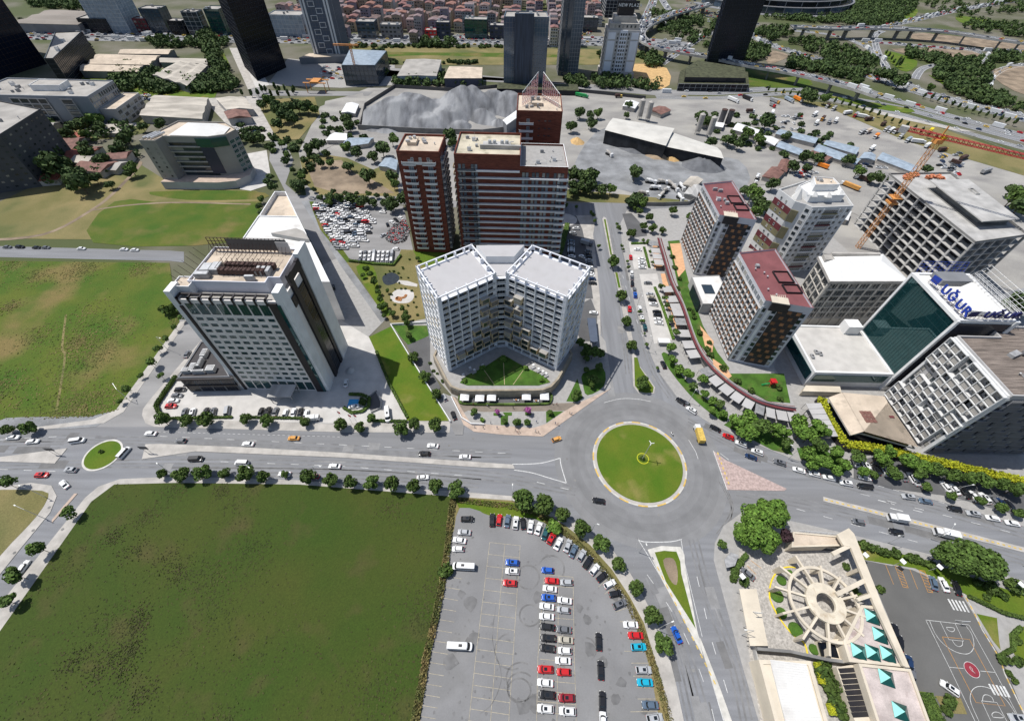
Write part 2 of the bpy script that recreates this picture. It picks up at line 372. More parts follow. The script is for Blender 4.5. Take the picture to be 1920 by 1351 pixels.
def facade(t,mb,A,B,z0,z1,nc,nr,wf=0.6,hf=0.5,st='w',wm=('window','frame_dark'),m0=0.0,m1=0.0,depth=0.0,pier=None,band=None,mi=0,zoff=0.0,skip=None,name='window',bm=None):
    """windows in a grid on the wall running A->B (outside on the right hand); optional ribs of wall standing proud"""
    d=Vector((B[0]-A[0],B[1]-A[1]));L=d.length;u=d/L;n=Vector((u.y,-u.x));ang=math.atan2(u.y,u.x)
    cw=(L-m0-m1)/nc;chh=(z1-z0)/nr;w_,h_=round(cw*wf,2),round(chh*hf,2)
    key=(st,w_,h_,tuple(wm));winmesh(key)
    for r in range(nr):
        for c in range(nc):
            if skip and skip(c,r):continue
            s_=m0+cw*(c+0.5);x,y=A[0]+u.x*s_,A[1]+u.y*s_
            t.win(key,(x,y,z0+chh*(r+0.5)+zoff*chh),ang,name)
    if depth:
        bmi=mi if bm is None else bm
        pw=(cw*(1-wf) if pier is None else pier);bh=(chh*(1-hf) if band is None else band)
        if pw > 0:
            for c in range(nc+1):
                s_=m0+cw*c;hw=pw/2
                s_=min(max(s_,hw),L-hw)
                x,y=A[0]+u.x*s_+n.x*depth/2,A[1]+u.y*s_+n.y*depth/2
                mb.box((x,y,(z0+z1)/2),(hw,depth/2+0.02,(z1-z0)/2-0.004),ang,mi)
        if bh > 0:
            for r in range(nr+1):
                z=z0+chh*r+zoff*chh;dd=depth-0.03
                z=min(max(z,z0+bh/2+0.003),z1-bh/2-0.003)
                x,y=A[0]+u.x*L/2+n.x*dd/2,A[1]+u.y*L/2+n.y*dd/2
                mb.box((x,y,z),(L/2-0.012,dd/2+0.02,bh/2),ang,bmi)
def clutter(t,poly,z,n,seed=1,mats=('grey_metal','steel','white'),big=1.0):
    rnd=random.Random(seed);p=inset(poly,1.6)
    xs=[q[0] for q in p];ys=[q[1] for q in p];k=0
    for _ in range(n*8):
        if k >= n:break
        x,y=rnd.uniform(min(xs),max(xs)),rnd.uniform(min(ys),max(ys))
        if not inside((x,y),p):continue
        k+=1;mb=MB();r=rnd.random()
        if r < 0.45:
            hx,hy,hz=rnd.uniform(.4,1.1)*big,rnd.uniform(.4,.9)*big,rnd.uniform(.3,.8)*big
            mb.box((x,y,z+hz+0.15),(hx,hy,hz),0,0);mb.box((x,y,z+0.07),(hx*0.8,hy*0.8,0.08),0,1)
            mb.cyl((x,y),min(hx,hy)*0.7,z+2*hz+0.15,z+2*hz+0.3,10,1);t.part('air_unit',mb,*mats[:2])
        elif r < 0.75:
            mb.bar((x,y,z),(x,y,z+0.9*big),0.18,0,8);mb.cyl((x,y),0.42,z+0.9*big,z+1.15*big,8,1,0.2);t.part('vent',mb,mats[0],mats[1])
        else:
            q_=rnd.uniform(2,5);s_=rnd.choice((0,1));pb=MB();pb.bar((x,y,z+.2),(x+q_*s_,y+q_*(1-s_),z+.2),.09*big,0,6);pb.bar((x+q_*s_,y+q_*(1-s_),z),(x+q_*s_,y+q_*(1-s_),z+2.4*big),.05,0,4);t.part('roof_pipe',pb,mats[1])
            mb.box((x,y,z+0.7*big),(0.9*big,0.7*big,0.7*big),0,0);mb.box((x,y,z+1.45*big),(1.0*big,0.8*big,0.06),0,1);t.part('roof_hatch',mb,mats[2],mats[0])
# ---------------------------------------------------------------- the ground, roads, kerbs, fields
ZN=[0]
def zone(name,pts,material,z,ox=0,oy=0,s=1.0,sm=0,thick=None,kerb=None):
    ZN[0]+=1;z+=ZN[0]*0.0006
    p=[(ox+x/s,oy+y/s) for x,y in pts]
    if sm:p=smooth(p,sm,True)
    g=[G(x,y) for x,y in p];mb=MB()
    if thick:mb.prism(g,0.0,z,0 if not kerb else 1,0)
    else:mb.sheet(g,z)
    o=setting(name,mb,material,*( [kerb] if kerb else []))
    if kerb and thick:
        k=MB();k.wallstrip(inset(g,0.12),0.24,z-0.1,z+0.03,0,True);setting('kerb',k,kerb)
    return g
mb=MB();mb.sheet([(-5000,-1500),(5000,-1500),(5000,7000),(-5000,7000)],-0.06);setting('ground',mb,'town_ground')
zone('road',[(-90,780),(700,770),(1100,700),(1240,690),(1480,850),(1990,1000),(2400,1090),(2400,1450),(-90,1450)],'asphalt',0.02)
zone('road',[(1060,383),(1180,376),(1310,372),(1325,560),(1335,770),(1100,760),(1060,500)],'asphalt_ns',0.03)
zone('side_street',[(350,575),(405,590),(300,800),(150,800)],'asphalt_worn',0.035)
zone('road',[(-90,459),(320,470),(345,472),(345,492),(318,489),(-90,480)],'asphalt',0.03)
zone('road',[(470,165),(500,163),(535,265),(550,300),(535,345),(560,366),(760,374),(1062,381),(1300,385),(1300,398),(1062,400),(760,384),(575,380),(720,600),(672,622),(548,385),(505,300),(508,258)],'asphalt_worn',0.025)
# open ground round the concrete plant and the lorry park
zone('yard',[(560,285),(600,200),(690,165),(1000,165),(1210,185),(1420,180),(1560,195),(1680,240),(1990,330),(1990,480),(1600,480),(1440,350),(1290,384),(1060,380),(575,370)],'dust',0.0)
zone('vacant_lot',[(562,296),(610,290),(650,296),(700,318),(742,300),(748,368),(600,366),(572,345)],'grass_dry',0.04)
zone('vacant_lot',[(572,305),(640,300),(665,325),(700,338),(740,362),(640,364),(590,350)],'soil',0.06)
zone('plant_yard',[(1085,290),(1150,235),(1300,290),(1385,300),(1400,350),(1290,380),(1180,360),(1090,330)],'gravel',0.03,sm=3)
zone('verge',[(1062,355),(1290,376),(1290,384),(1062,378)],'grass_dry',0.05)
# fields on the left
zone('field',[(-90,420),(60,350),(250,300),(330,350),(480,358),(497,366),(440,452),(-90,446)],'grass_dry',0.04)
zone('field',[(175,455),(215,378),(330,382),(470,378),(488,385),(450,452)],'grass_wild',0.06,sm=3)
zone('field',[(280,360),(470,358),(495,372),(350,375)],'grass_wild',0.07,sm=3)
mb=MB();mb.ribbon(smooth(GP([(-60,452),(80,440),(170,395),(215,360),(262,310),(255,303)]),5),2.6,0.09);mb.ribbon(smooth(GP([(170,395),(240,385),(330,380),(470,383)]),5),1.6,0.10);setting('path',mb,'soil')
gW=zone('field',[(-90,488),(318,493),(328,560),(337,604),(222,770),(168,782),(-90,792)],'grass_wild',0.10)
mb=MB();mb.ribbon(smooth(GP([(124,590),(117,650),(122,670),(108,760),(104,772)]),5),0.9,0.13);setting('path',mb,'grass_dry')
zone('verge',[(0,788),(40,782),(170,780),(205,772),(180,800),(60,805),(0,812)],'gravel',0.11,sm=2)
zone('pavement',[(337,604),(352,600),(232,772),(195,793),(100,803),(-90,822),(-90,812),(60,802),(175,786),(218,768)],'pave',0.12,thick=1)
# hotel plot
zone('pavement',[(1130,565),(1185,560),(960,800),(900,930),(880,955),(960,1005),(1920,1035),(1920,1080),(1300,1062),(870,1050),(820,1030),(800,985),(805,950),(850,890)],'pave',0.12,0,450,3,thick=1)
zone('forecourt',[(295,765),(338,703),(400,600),(640,600),(692,632),(764,788),(640,794),(320,786)],'plaza',0.10,thick=1)
zone('pavement',[(640,794),(764,788),(845,790),(843,811),(640,810)],'pave',0.115,thick=1)
zone('grass_strip',[(692,632),(733,612),(845,789),(764,789)],'grass_park',0.16,thick=1)
zone('service_road',[(560,505),(600,500),(640,480),(722,600),(690,632),(640,640),(600,560)],'pave_grey',0.06)
zone('verge',[(565,378),(600,372),(650,480),(725,598),(715,605),(640,500)],'gravel',0.07)
# car dealer's packed lot
zone('dealer_lot',[(590,378),(756,386),(775,470),(738,497),(657,489),(608,425)],'asphalt_worn',0.09)
zone('verge',[(580,378),(592,378),(612,425),(660,492),(650,492),(600,430)],'grass_wild',0.11)
# garden with the pond behind the central block
zone('garden',[(650,492),(740,500),(752,468),(800,470),(800,605),(735,607),(720,590)],'grass_dry',0.12,thick=1)
zone('garden',[(668,500),(700,500),(712,545),(730,585),(722,590),(690,545)],'grass_park',0.15,sm=3)
zone('pond',[(718,518),(735,511),(749,519),(744,530),(728,535),(719,530)],'water',0.16,sm=3)
zone('path',[(744,525),(765,527),(783,533),(782,538),(760,535),(744,530)],'plaza',0.155)
zone('path',[(732,556),(745,543),(772,545),(776,558),(765,568),(740,567)],'plaza',0.155,sm=3)
zone('verge',[(775,470),(800,470),(860,475),(860,500),(790,500)],'grass_park',0.15)
# central plot
zone('pavement',[(733,610),(1000,560),(1120,560),(1125,628),(1135,640),(1143,690),(1145,728.5),(1018,818),(945,815),(889,809),(869,796),(852,757),(846,740)],'pave_grey',0.12,thick=1)
zone('pavement',[(130,255),(160,270),(250,420),(300,492),(420,505),(860,540),(985,500),(1150,385),(1280,310),(1560,185),(950,615),(600,600),(330,572),(235,510)],'pave_warm',0.16,820,690,4.8)
zone('promenade',[(150,250),(260,330),(700,330),(1270,310),(1150,385),(420,395),(280,380),(240,400)],mat('plaza_brown',(0.22,0.185,0.15),0.9,0.1,0.3,fine=0.08),0.15,820,690,4.8)
zone('plaza',[(280,380),(1150,386),(985,500),(860,540),(420,505),(310,495)],'pave_grey',0.14,820,690,4.8)
zone('ramp',[(20,300),(60,230),(125,255),(240,520),(230,600),(160,600),(110,490)],'asphalt_worn',0.17,820,690,4.8)
zone('car_court',[(365,585),(500,540),(500,720),(560,830),(520,870),(440,730)],'asphalt_dark',0.15,640,450,3)
zone('car_court',[(1060,585),(1108,560),(1120,590),(1118,640),(1090,640)],'asphalt_dark',0.15)
LAWNS={}
LAWNS['a']=zone('lawn',[(285,480),(490,482),(492,540),(375,590),(330,540)],'lawn',0.2,640,450,3)
LAWNS['b']=zone('lawn',[(1310,50),(1490,0),(1500,160),(1350,245),(1310,150)],'lawn',0.2,820,690,4.8,sm=3)
LAWNS['c']=zone('lawn',[(1160,300),(1260,95),(1310,270),(1260,305)],'lawn',0.2,820,690,4.8)
LAWNS['d']=zone('lawn',[(978,392),(1135,390),(980,495)],'lawn',0.2,820,690,4.8)
for k,q in enumerate([[(505,405),(560,402),(560,430),(505,428)],[(590,400),(670,400),(670,428),(610,430)],[(570,430),(635,430),(635,512),(570,512)],[(680,470),(755,470),(750,515),(690,515)],[(780,470),(840,470),(838,515),(785,515)],[(790,395),(845,395),(845,425),(790,425)]]):
    zone('planting_bed',q,'lawn',0.3,820,690,4.8,thick=1)
# car park north of the roundabout by the avenue
zone('car_park',[(1052,410),(1078,405),(1100,408),(1112,480),(1120,560),(1060,580),(1050,480)],'asphalt_dark',0.05)
zone('pavement',[(1080,404),(1118,404),(1112,440),(1117,480),(1125,560),(1126,628),(1120,628),(1112,560),(1100,470),(1092,430)],'pave',0.12,thick=1)
zone('roundel',[(1047,405),(1062,401),(1080,408),(1080,418),(1065,424),(1047,420)],'plaza',0.13,sm=4,thick=1)
# avenue median
M1=[(335,115),(345,100),(362,110),(378,170),(415,370),(470,600),(520,800),(560,1030),(590,1140),(650,1220),(706,1300),(700,1342),(640,1351),(590,1340),(552,1290),(545,1060),(510,930),(470,730),(430,530),(385,370)]
zone('median',M1,'pave',0.15,1040,380,3.754,thick=1)
zone('median_planting',[(346,118),(358,118),(404,370),(392,370)],'grass_park',0.19,1040,380,3.754)
zone('median_planting',[(425,492),(442,492),(464,600),(448,600)],'grass_park',0.19,1040,380,3.754)
zone('median_planting',[(558,1090),(582,1090),(600,1160),(650,1235),(696,1300),(690,1336),(640,1341),(596,1330),(564,1288)],'grass_park',0.2,1040,380,3.754)
# east block with promenade
EAST=[(1175,395),(1300,388),(1450,345),(1600,480),(1990,520),(2400,560),(2400,1098),(1990,1003),(1920,987),(1780,945),(1687,920),(1580,890),(1480,858),(1387,820),(1330,793),(1280,760),(1269,744),(1233,695),(1222,670),(1205,625),(1189,566),(1167,468),(1163,420)]
zone('pavement',EAST,'pave_grey',0.13,thick=1)
zone('parking_bays',[(595,505),(720,500),(840,960),(780,985),(700,990)],'plaza',0.15,1040,380,3.754)
zone('parking_bays',[(475,80),(540,75),(640,185),(650,235),(530,250)],'asphalt_dark',0.16,1040,380,3.754)
zone('parking_bays',[(520,260),(700,300),(750,465),(560,470),(530,340)],'plaza',0.155,1040,380,3.754)
for q in ([(690,305),(720,300),(760,460),(700,465)],[(745,500),(790,500),(850,760),(800,765)],[(805,640),(880,880),(850,900),(790,650)]):zone('terrace',q,'terracotta',0.17,1040,380,3.754)
zone('verge',[(270,465),(330,470),(420,620),(560,780),(720,900),(830,1000),(780,1035),(600,900),(480,780),(330,590)],'lawn',0.18,1180,560,4.503,sm=2)
zone('verge',[(850,1030),(1000,1040),(1200,1130),(1351,1200),(1351,1290),(1200,1260),(1050,1190),(840,1090)],'lawn',0.18,1180,560,4.503,sm=2)
zone('verge',[(230,1040),(300,990),(560,1120),(620,1210),(500,1180)],'lawn',0.185,1280,450,3)
zone('verge',[(640,1170),(760,1150),(940,1280),(900,1310),(760,1270),(660,1230)],'lawn',0.185,1280,450,3)
zone('car_park',[(960,1250),(1100,1210),(1300,1270),(1640,1351),(1920,1400),(1920,1560),(1500,1440),(1180,1400),(960,1340)],'asphalt_dark',0.16,1280,450,3)
zone('waste_ground',[(620,90),(830,60),(910,130),(1000,160),(900,200),(700,180),(600,190)],'grass_dry',0.15,1280,300,3)
zone('road',[(1400,350),(1480,300),(1560,290),(1680,330),(1640,420),(1560,380),(1450,345)],'dust',0.15)
zone('building_site',[(1520,400),(1620,400),(1680,520),(1990,560),(1990,420),(1640,390),(1560,395)],'dust',0.16)
zone('waste_ground',[(1850,560),(1990,520),(1990,660),(1900,640)],'gravel',0.17)
# field and car park in front
zone('pavement',[(-90,1255),(0,1133),(160,933),(185,912),(225,898),(330,893),(560,900),(760,915),(870,922),(962,930),(1028,958),(1072,975),(1115,1004),(1150,1033),(1182,1075),(1210,1125),(1232,1170),(1252,1220),(1268,1285),(1282,1351),(1300,1450),(-90,1450)],'pave',0.13,thick=1)
gF=zone('field',[(-90,1300),(0,1184),(172,940),(215,908),(330,905),(560,908),(852,931),(843,960),(820,1120),(800,1230),(772,1351),(745,1460),(-90,1460)],'grass_olive',0.17)
zone('verge',[(852,931),(960,938),(1006,953),(1060,985),(1107,1022),(1147,1067),(1180,1117),(1207,1167),(1223,1220),(1240,1277),(1256,1351),(1275,1450),(740,1460),(772,1351),(800,1230),(820,1120),(843,960)],'grass_dry',0.165)
zone('verge',[(852,933),(960,942),(1006,957),(1050,985),(1050,1000),(960,975),(862,955)],'grass_park',0.19)
LOT=[(862,952),(900,958),(917,966),(1000,972),(1035,990),(1083,1023),(1125,1060),(1158,1100),(1185,1140),(1202,1200),(1218,1253),(1236,1351),(1255,1450),(760,1450),(788,1351),(800,1263),(826,1113),(842,1030),(852,990)]
gL=zone('car_park',LOT,'asphalt_lot',0.21,sm=2)
# south-east block
SE=[(1395,957),(1357,985),(1340,1018),(1338,1050),(1365,1150),(1392,1250),(1422,1351),(1450,1450),(2400,1450),(2400,1230),(1990,1110),(1920,1088),(1740,1038),(1600,1003),(1500,980)]
zone('pavement',SE,'pave_grey',0.13,thick=1)
zone('courtyard',[(1385,1030),(1480,1010),(1600,1020),(1720,1350),(1425,1351),(1400,1200)],mat('cobbles',(0.4,0.375,0.34),0.9,0.12,1.3,fine=0.18),0.16)
zone('school_yard',[(1620,1050),(1710,1068),(1800,1110),(1830,1160),(1875,1230),(1925,1351),(1950,1450),(1740,1450),(1700,1240)],mat('yard_asphalt',(0.12,0.118,0.112),0.9,0.06,0.1,fine=0.05),0.17)
zone('lawn',[(1600,1018),(1720,1045),(1800,1075),(1990,1140),(1990,1180),(1880,1148),(1812,1115),(1715,1065),(1612,1048)],'grass_park',0.19)
zone('lawn',[(1830,1150),(1868,1158),(1872,1200),(1875,1218),(1860,1200)],'grass_park',0.2)
zone('lawn',[(1894,1190),(1910,1175),(1960,1180),(1960,1260),(1915,1245),(1896,1215)],'grass_park',0.2,sm=3)
zone('lawn',[(1722,1295),(1748,1298),(1770,1351),(1745,1400)],'grass_park',0.2);zone('planting_bed',[(1752,1303),(1800,1308),(1812,1338),(1770,1336)],'grass_dry',0.21)
# south-west corner block
zone('pavement',[(-90,905),(0,912),(60,905),(97,910),(107,930),(95,960),(40,1027),(0,1077),(-90,1200)],'pave',0.13,thick=1)
zone('waste_ground',[(-90,925),(0,918),(80,920),(91,933),(70,967),(40,1000),(0,1043),(-90,1160)],'grass_dry',0.17,sm=2)
# islands
def disc(cx,cy,r,z,n=72,ell=1.0):return [(cx+r*math.cos(2*math.pi*k/n),cy+r*ell*math.sin(2*math.pi*k/n)) for k in range(n)]
RC=(50.6,77.3);RR=18.1
mb=MB();n=90;rr_=[19,21,24,27,30,33]
vs=[(RC[0]+r*math.cos(2*math.pi*k/n),RC[1]+r*math.sin(2*math.pi*k/n),.033) for r in rr_ for k in range(n)]
mb.add(vs,[(i*n+k,(i+1)*n+k,(i+1)*n+(k+1) % n,i*n+(k+1) % n) for i in range(5) for k in range(n)],[i for i in range(5) for k in range(n)])
setting('road_wear',mb,mat('wear1',(.21,.21,.211),.9,.05,.2,fine=.08),mat('wear2',(.195,.195,.196),.9,.06,.2,fine=.08),mat('wear3',(.18,.18,.181),.9,.06,.2,fine=.08),'wear2','wear1')
mb=MB();mb.prism(disc(*RC,RR-1.6,0),0.0,0.3,0);setting('roundabout_island',mb,'grass_park')
mb=MB();n=96
for k in range(n):
    a0,a1=2*math.pi*k/n,2*math.pi*(k+1)/n
    ring=lambda r,z:[(RC[0]+r*math.cos(a),RC[1]+r*math.sin(a),z) for a in (a0,a1)]
    o0,o1,i1=ring(RR,0.0),ring(RR,0.17),ring(RR-0.55,0.17)
    mb.add([o0[0],o0[1],o1[1],o1[0],i1[0],i1[1]],[(0,1,2,3),(3,2,5,4)],(1 if (k//3) % 2 else 0))
    j0,j1=ring(RR-0.55,0.16),ring(RR-1.65,0.17);mb.add([j0[0],j0[1],j1[1],j1[0]],[(0,1,2,3)],2)
setting('kerb',mb,'kerb','kerb_yellow','pave')
c1=G(193,852.5);a=G(159,852);b=G(226,851)
r1=math.dist(a,b)/2
mb=MB();mb.prism(disc(*c1,r1,0),0,0.15);setting('kerb',mb,'kerb')
mb=MB();mb.prism(disc(*c1,r1-0.7,0),0,0.22);setting('roundabout_island',mb,'grass_park')
zone('median',[(820,1148),(900,1146),(1400,1166),(1920,1196),(2885,1262),(2895,1285),(2700,1278),(1920,1222),(1100,1188),(800,1232)],'pave',0.15,0,450,3,thick=1)
zone('median',[(-300,1236),(0,1220),(380,1170),(310,1256),(0,1245),(-300,1242)],'pave',0.15,0,450,3,thick=1)
zone('median',[(790,93),(1920,378),(3000,650),(3000,685),(1920,406),(790,118)],'pave',0.15,1280,900,3,thick=1)
zone('median',[(1337,845),(1360,862),(1475,916),(1470,920),(1363,918)],mat('pavers_red',(0.43,0.33,0.3),0.9,0.12,1.2,fine=0.12),0.10,thick=1)
zone('median',[(1214,1030),(1240,1023),(1276,1025),(1283,1040),(1284,1060),(1309,1192),(1318,1230),(1240,1085)],'kerb',0.15,thick=1)
zone('median_planting',[(1227,1035),(1245,1032),(1268,1034),(1275,1052),(1277,1075),(1304,1178),(1248,1090)],'grass_park',0.2)
zone('median_planting',[(1243,1050),(1262,1047),(1270,1070),(1268,1096),(1255,1085)],'soil',0.22,sm=3)
zone('median',[(1309,1196),(1313,1196),(1350,1290),(1372,1351),(1400,1450),(1390,1450),(1345,1310)],'kerb',0.15,thick=1)
zone('median',[(140,925),(146,925),(105,972),(98,980),(98,974)],'pave_warm',0.14,thick=1)
# painted lines
pl=MB();py_=MB();pc=MB()
def line(pts,wd=0.16,z=0.045,dash=None,ox=0,oy=0,s=1.0,sm=0,mb=pl):
    if z > 0.2:z+=0.075
    elif z > 0.1:z+=0.06
    p=[(ox+x/s,oy+y/s) for x,y in pts]
    if sm:p=smooth(p,sm)
    mb.ribbon([G(x,y) for x,y in p],wd,z,0,dash)
D=(3,6)
line([(0,1122),(390,1100)],dash=D,oy=450,s=3);line([(900,1102),(1920,1150),(2880,1200)],dash=D,oy=450,s=3)
line([(0,1288),(330,1300)],dash=D,oy=450,s=3);line([(1110,1240),(1920,1270),(2300,1300),(2700,1330)],dash=D,oy=450,s=3)
line([(890,1078),(1920,1106)],0.12,dash=(1,1),oy=450,s=3)
line([(675,862),(800,862),(950,850),(1105,808)],0.3,ox=820,oy=690,s=4.8,sm=4);line([(1105,808),(1115,880),(1160,1030)],0.3,ox=820,oy=690,s=4.8,sm=4);line([(690,915),(850,940),(1000,985),(1160,1032)],0.3,ox=820,oy=690,s=4.8,sm=4)
line([(1500,310),(1650,275),(1800,278),(1920,300)],0.2,ox=820,oy=690,s=4.8,sm=4)
line([(1140,120),(1250,155),(1450,205)],0.2,dash=D,ox=1280,oy=900,s=3);line([(1100,30),(1920,250)],0.14,dash=(2,3),ox=1280,oy=900,s=3)
line([(640,160),(1000,260),(1920,510)],0.16,dash=D,ox=1280,oy=900,s=3);line([(1000,75),(1920,312)],0.16,dash=D,ox=1280,oy=900,s=3)
line([(1665,325),(1700,345),(1850,345),(1915,330)],0.25,ox=640,oy=900,s=3,sm=3);line([(1665,325),(1730,430),(1925,760)],0.2,ox=640,oy=900,s=3)
line([(1910,330),(1925,420)],0.2,ox=640,oy=900,s=3)
line([(1100,10),(1400,80)],0.18,dash=D,ox=640,oy=900,s=3)
line([(1720,530),(1850,720),(1960,930),(2060,1200),(2110,1400)],0.16,dash=D,ox=640,oy=900,s=3,sm=3)
line([(0,560),(90,880),(230,1350)],0.2,ox=1280,oy=900,s=3);line([(80,540),(160,890),(300,1350)],0.18,dash=D,ox=1280,oy=900,s=3);line([(5,440),(110,880)],0.15,ox=1280,oy=900,s=3)
line([(180,460),(310,880),(430,1350)],0.16,ox=1280,oy=900,s=3)
line([(1665,325),(1640,500)],0.01,ox=640,oy=900,s=3)
for q in ([(1400,1185),(1440,1240),(1480,1351)],[(1180,1351),(1351,1430)]):pass
line([(500,1190),(560,1290),(580,1351)],0.18,ox=1180,oy=560,s=4.503)
line([(1157,480),(1183,570),(1212,650)],0.16,dash=D)
for (a_,b_) in (((1337,845),(1363,918)),((1350,850),(1366,862))):line([a_,b_],0.25,0.13)
# arrows and crossing
for (cx,cy) in ((1660,1110),(1683,1125)):line([(cx-14,cy-8-165),(cx+10,cy-2-165)],0.3)
setting('road_markings',pl,'paint')
py2=MB()
for k in range(7):   # yellow and white hatching beside the paved wedge
    a_=lerp((1345,848),(1368,912),k/7);b_=lerp((1345,848),(1368,912),(k+0.5)/7);line([a_,b_],0.5,0.135,mb=py2)
for k in range(36):
    a_=lerp((1546,936),(1920,1031),k/36);b_=lerp((1546,936),(1920,1031),(k+0.5)/36);line([a_,b_],0.5,0.17,mb=py2)
for k in range(14):
    a_=lerp((1232,1062),(1345,1290),k/14);b_=lerp((1232,1062),(1345,1290),(k+0.5)/14);line([a_,b_],0.35,0.17,mb=py2)
setting('road_markings',py2,'paint_yellow')
# parking bay lines in the front car park (drawn from measured rows)
def rowlines(top,bot,L0,L1,n,far=None):
    for k in range(n+1):
        t=k/n;a_=lerp(L0,L1,t);b_=lerp(top,bot,t);line([a_,b_],0.11,0.23,ox=640,oy=900,s=3,mb=pc)
rowlines((1005,368),(938,1385),(835,350),(715,1350),15)
line([(835,350),(800,640),(760,960),(718,1350)],0.12,0.232,ox=640,oy=900,s=3,mb=pc);line([(920,358),(890,700),(838,1370)],0.12,0.232,ox=640,oy=900,s=3,mb=pc);line([(1006,366),(988,640),(940,1380)],0.12,0.232,ox=640,oy=900,s=3,mb=pc)
rowlines((680,555),(520,1400),(590,540),(430,1385),14)
rowlines((1303,545),(1320,1380),(1140,530),(1098,1360),14)
line([(1222,545),(1212,1370)],0.12,0.232,ox=640,oy=900,s=3,mb=pc);line([(1303,545),(1310,1000),(1322,1380)],0.12,0.232,ox=640,oy=900,s=3,mb=pc);line([(1142,520),(1105,1000),(1098,1360)],0.12,0.232,ox=640,oy=900,s=3,mb=pc)
for (a_,b_) in (((1410,545),(1450,480)),((1445,600),(1490,560)),((1480,640),(1545,590)),((1540,740),(1630,710)),((1565,795),(1665,790)),((1590,960),(1715,965)),((1630,1027),(1735,1027)),((1640,1100),(1750,1100)),((1660,1165),(1760,1165)),((1665,1228),(1770,1228)),((1625,1300),(1780,1298)),((1465,395),(1500,360))):line([a_,b_],0.11,0.23,ox=640,oy=900,s=3,mb=pc)
setting('parking_lines',pc,'paint_cream')
tm=MB();rnd=random.Random(4)     # rubber marks of cars turned in circles
for (cx,cy,r,t0,t1) in ((1050,545,60,0,6.3),(1060,760,55,0,6.0),(1000,1180,62,0,6.3),(1010,1160,75,0.5,5.5),(960,960,95,1.2,4.5),(1180,500,70,3.5,6.8),(1370,950,60,-1.5,1.0),(1010,1110,80,2.5,5.2)):
    for o_ in (0,5):
        q=[(cx+(r+o_)*math.cos(t0+(t1-t0)*k/40),cy+(r+o_)*1.05*math.sin(t0+(t1-t0)*k/40)) for k in range(41)]
        line(q,0.13,0.236,ox=640,oy=900,s=3,mb=tm)
line([(870,700),(850,900),(900,1100),(850,1250),(780,1310)],0.14,0.236,ox=640,oy=900,s=3,sm=5,mb=tm)
line([(20,60),(90,200),(90,300),(60,420),(0,500)],0.3,0.05,ox=1340,oy=880,s=3,sm=5,mb=tm);line([(220,20),(270,120),(260,200),(190,300)],0.3,0.05,ox=1280,oy=900,s=3,sm=5,mb=tm);line([(235,20),(280,130),(270,210),(200,310)],0.3,0.05,ox=1280,oy=900,s=3,sm=5,mb=tm)
setting('tyre_marks',tm,mat('rubber',(0.185,0.182,0.178),0.9,0.2,0.4))
# worn wheel tracks and patched asphalt
pt=MB();rnd=random.Random(77)
LANES=[[(0,820),(280,826),(560,836),(800,848),(960,850)],[(0,835),(120,832)],[(300,836),(640,850),(900,864)],[(0,872),(300,868),(640,872),(900,890),(1080,920)],[(300,884),(640,888),(900,906)],[(1140,420),(1165,560),(1180,700)],[(1105,440),(1120,600),(1140,720)],[(1172,470),(1195,590),(1225,690),(1260,745)],[(1290,790),(1400,845),(1560,900),(1760,955),(1920,1000)],[(1380,920),(1560,955),(1760,1005),(1920,1050)],[(1220,1080),(1260,1180),(1300,1351)],[(1240,1110),(1285,1220),(1322,1351)],[(1300,1010),(1330,1120),(1375,1240),(1400,1351)]]
for ln in LANES:
    q=[G(*p) for p in smooth(ln,6)]
    for s_ in (-1.6,-.1,1.5):pt.ribbon([(x+s_*.25,y+s_) if abs(q[0][0]-q[-1][0]) > abs(q[0][1]-q[-1][1]) else (x+s_,y+s_*.2) for x,y in q],.6,.037,0)
    for _ in range(4):
        i=rnd.randrange(len(q)-1);a=Vector(q[i]);d=(Vector(q[i+1])-a).normalized();L=rnd.uniform(3,13);o_=Vector((-d.y,d.x))*rnd.uniform(-2.5,2.5);pt.ribbon([a+o_,a+o_+d*L],rnd.choice((.5,1.2,2.4,3)),.038+rnd.uniform(0,.003),rnd.choice((1,2)))
setting('road_patches',pt,mat('track',(.195,.195,.196),.9,.1,.3,fine=.1),mat('patch_dark',(.16,.158,.156),.9,.08,.3,fine=.1),mat('patch_pale',(.245,.243,.24),.9,.08,.3,fine=.1))
pt=MB();fl=[q for q in gL]
for k in range(220):
    px,py=rnd.uniform(800,1215),rnd.uniform(985,1351);c_=G(px,py)
    if not inside(c_,gL):continue
    r=rnd.uniform(.15,.5) if k % 9 else rnd.uniform(1,2.2);n=9;pt.add([(c_[0]+r*rnd.uniform(.6,1.3)*math.cos(6.283*j/n),c_[1]+r*rnd.uniform(.6,1.3)*math.sin(6.283*j/n),.29+k*.00003) for j in range(n)],[tuple(range(n))],k % 3 == 0)
setting('oil_stains',pt,mat('stain',(.185,.183,.18),.8,.1,.5),mat('stain_dark',(.15,.148,.146),.7,.1,.5))
# manholes
mh=MB()
for q in ((887,822),(1063,860),(1078,900),(1070,915),(742+100,835),(1197,757),(1235,965),(700,860),(780,885),(1300,1256),(28,1036),(63,994),(93,951),(118,992),(294,737),(275,764)):mh.cyl(G(*q),0.45,0.02,0.25 if q[0] < 130 else 0.055,14)
setting('manhole_covers',mh,'concrete_dark')
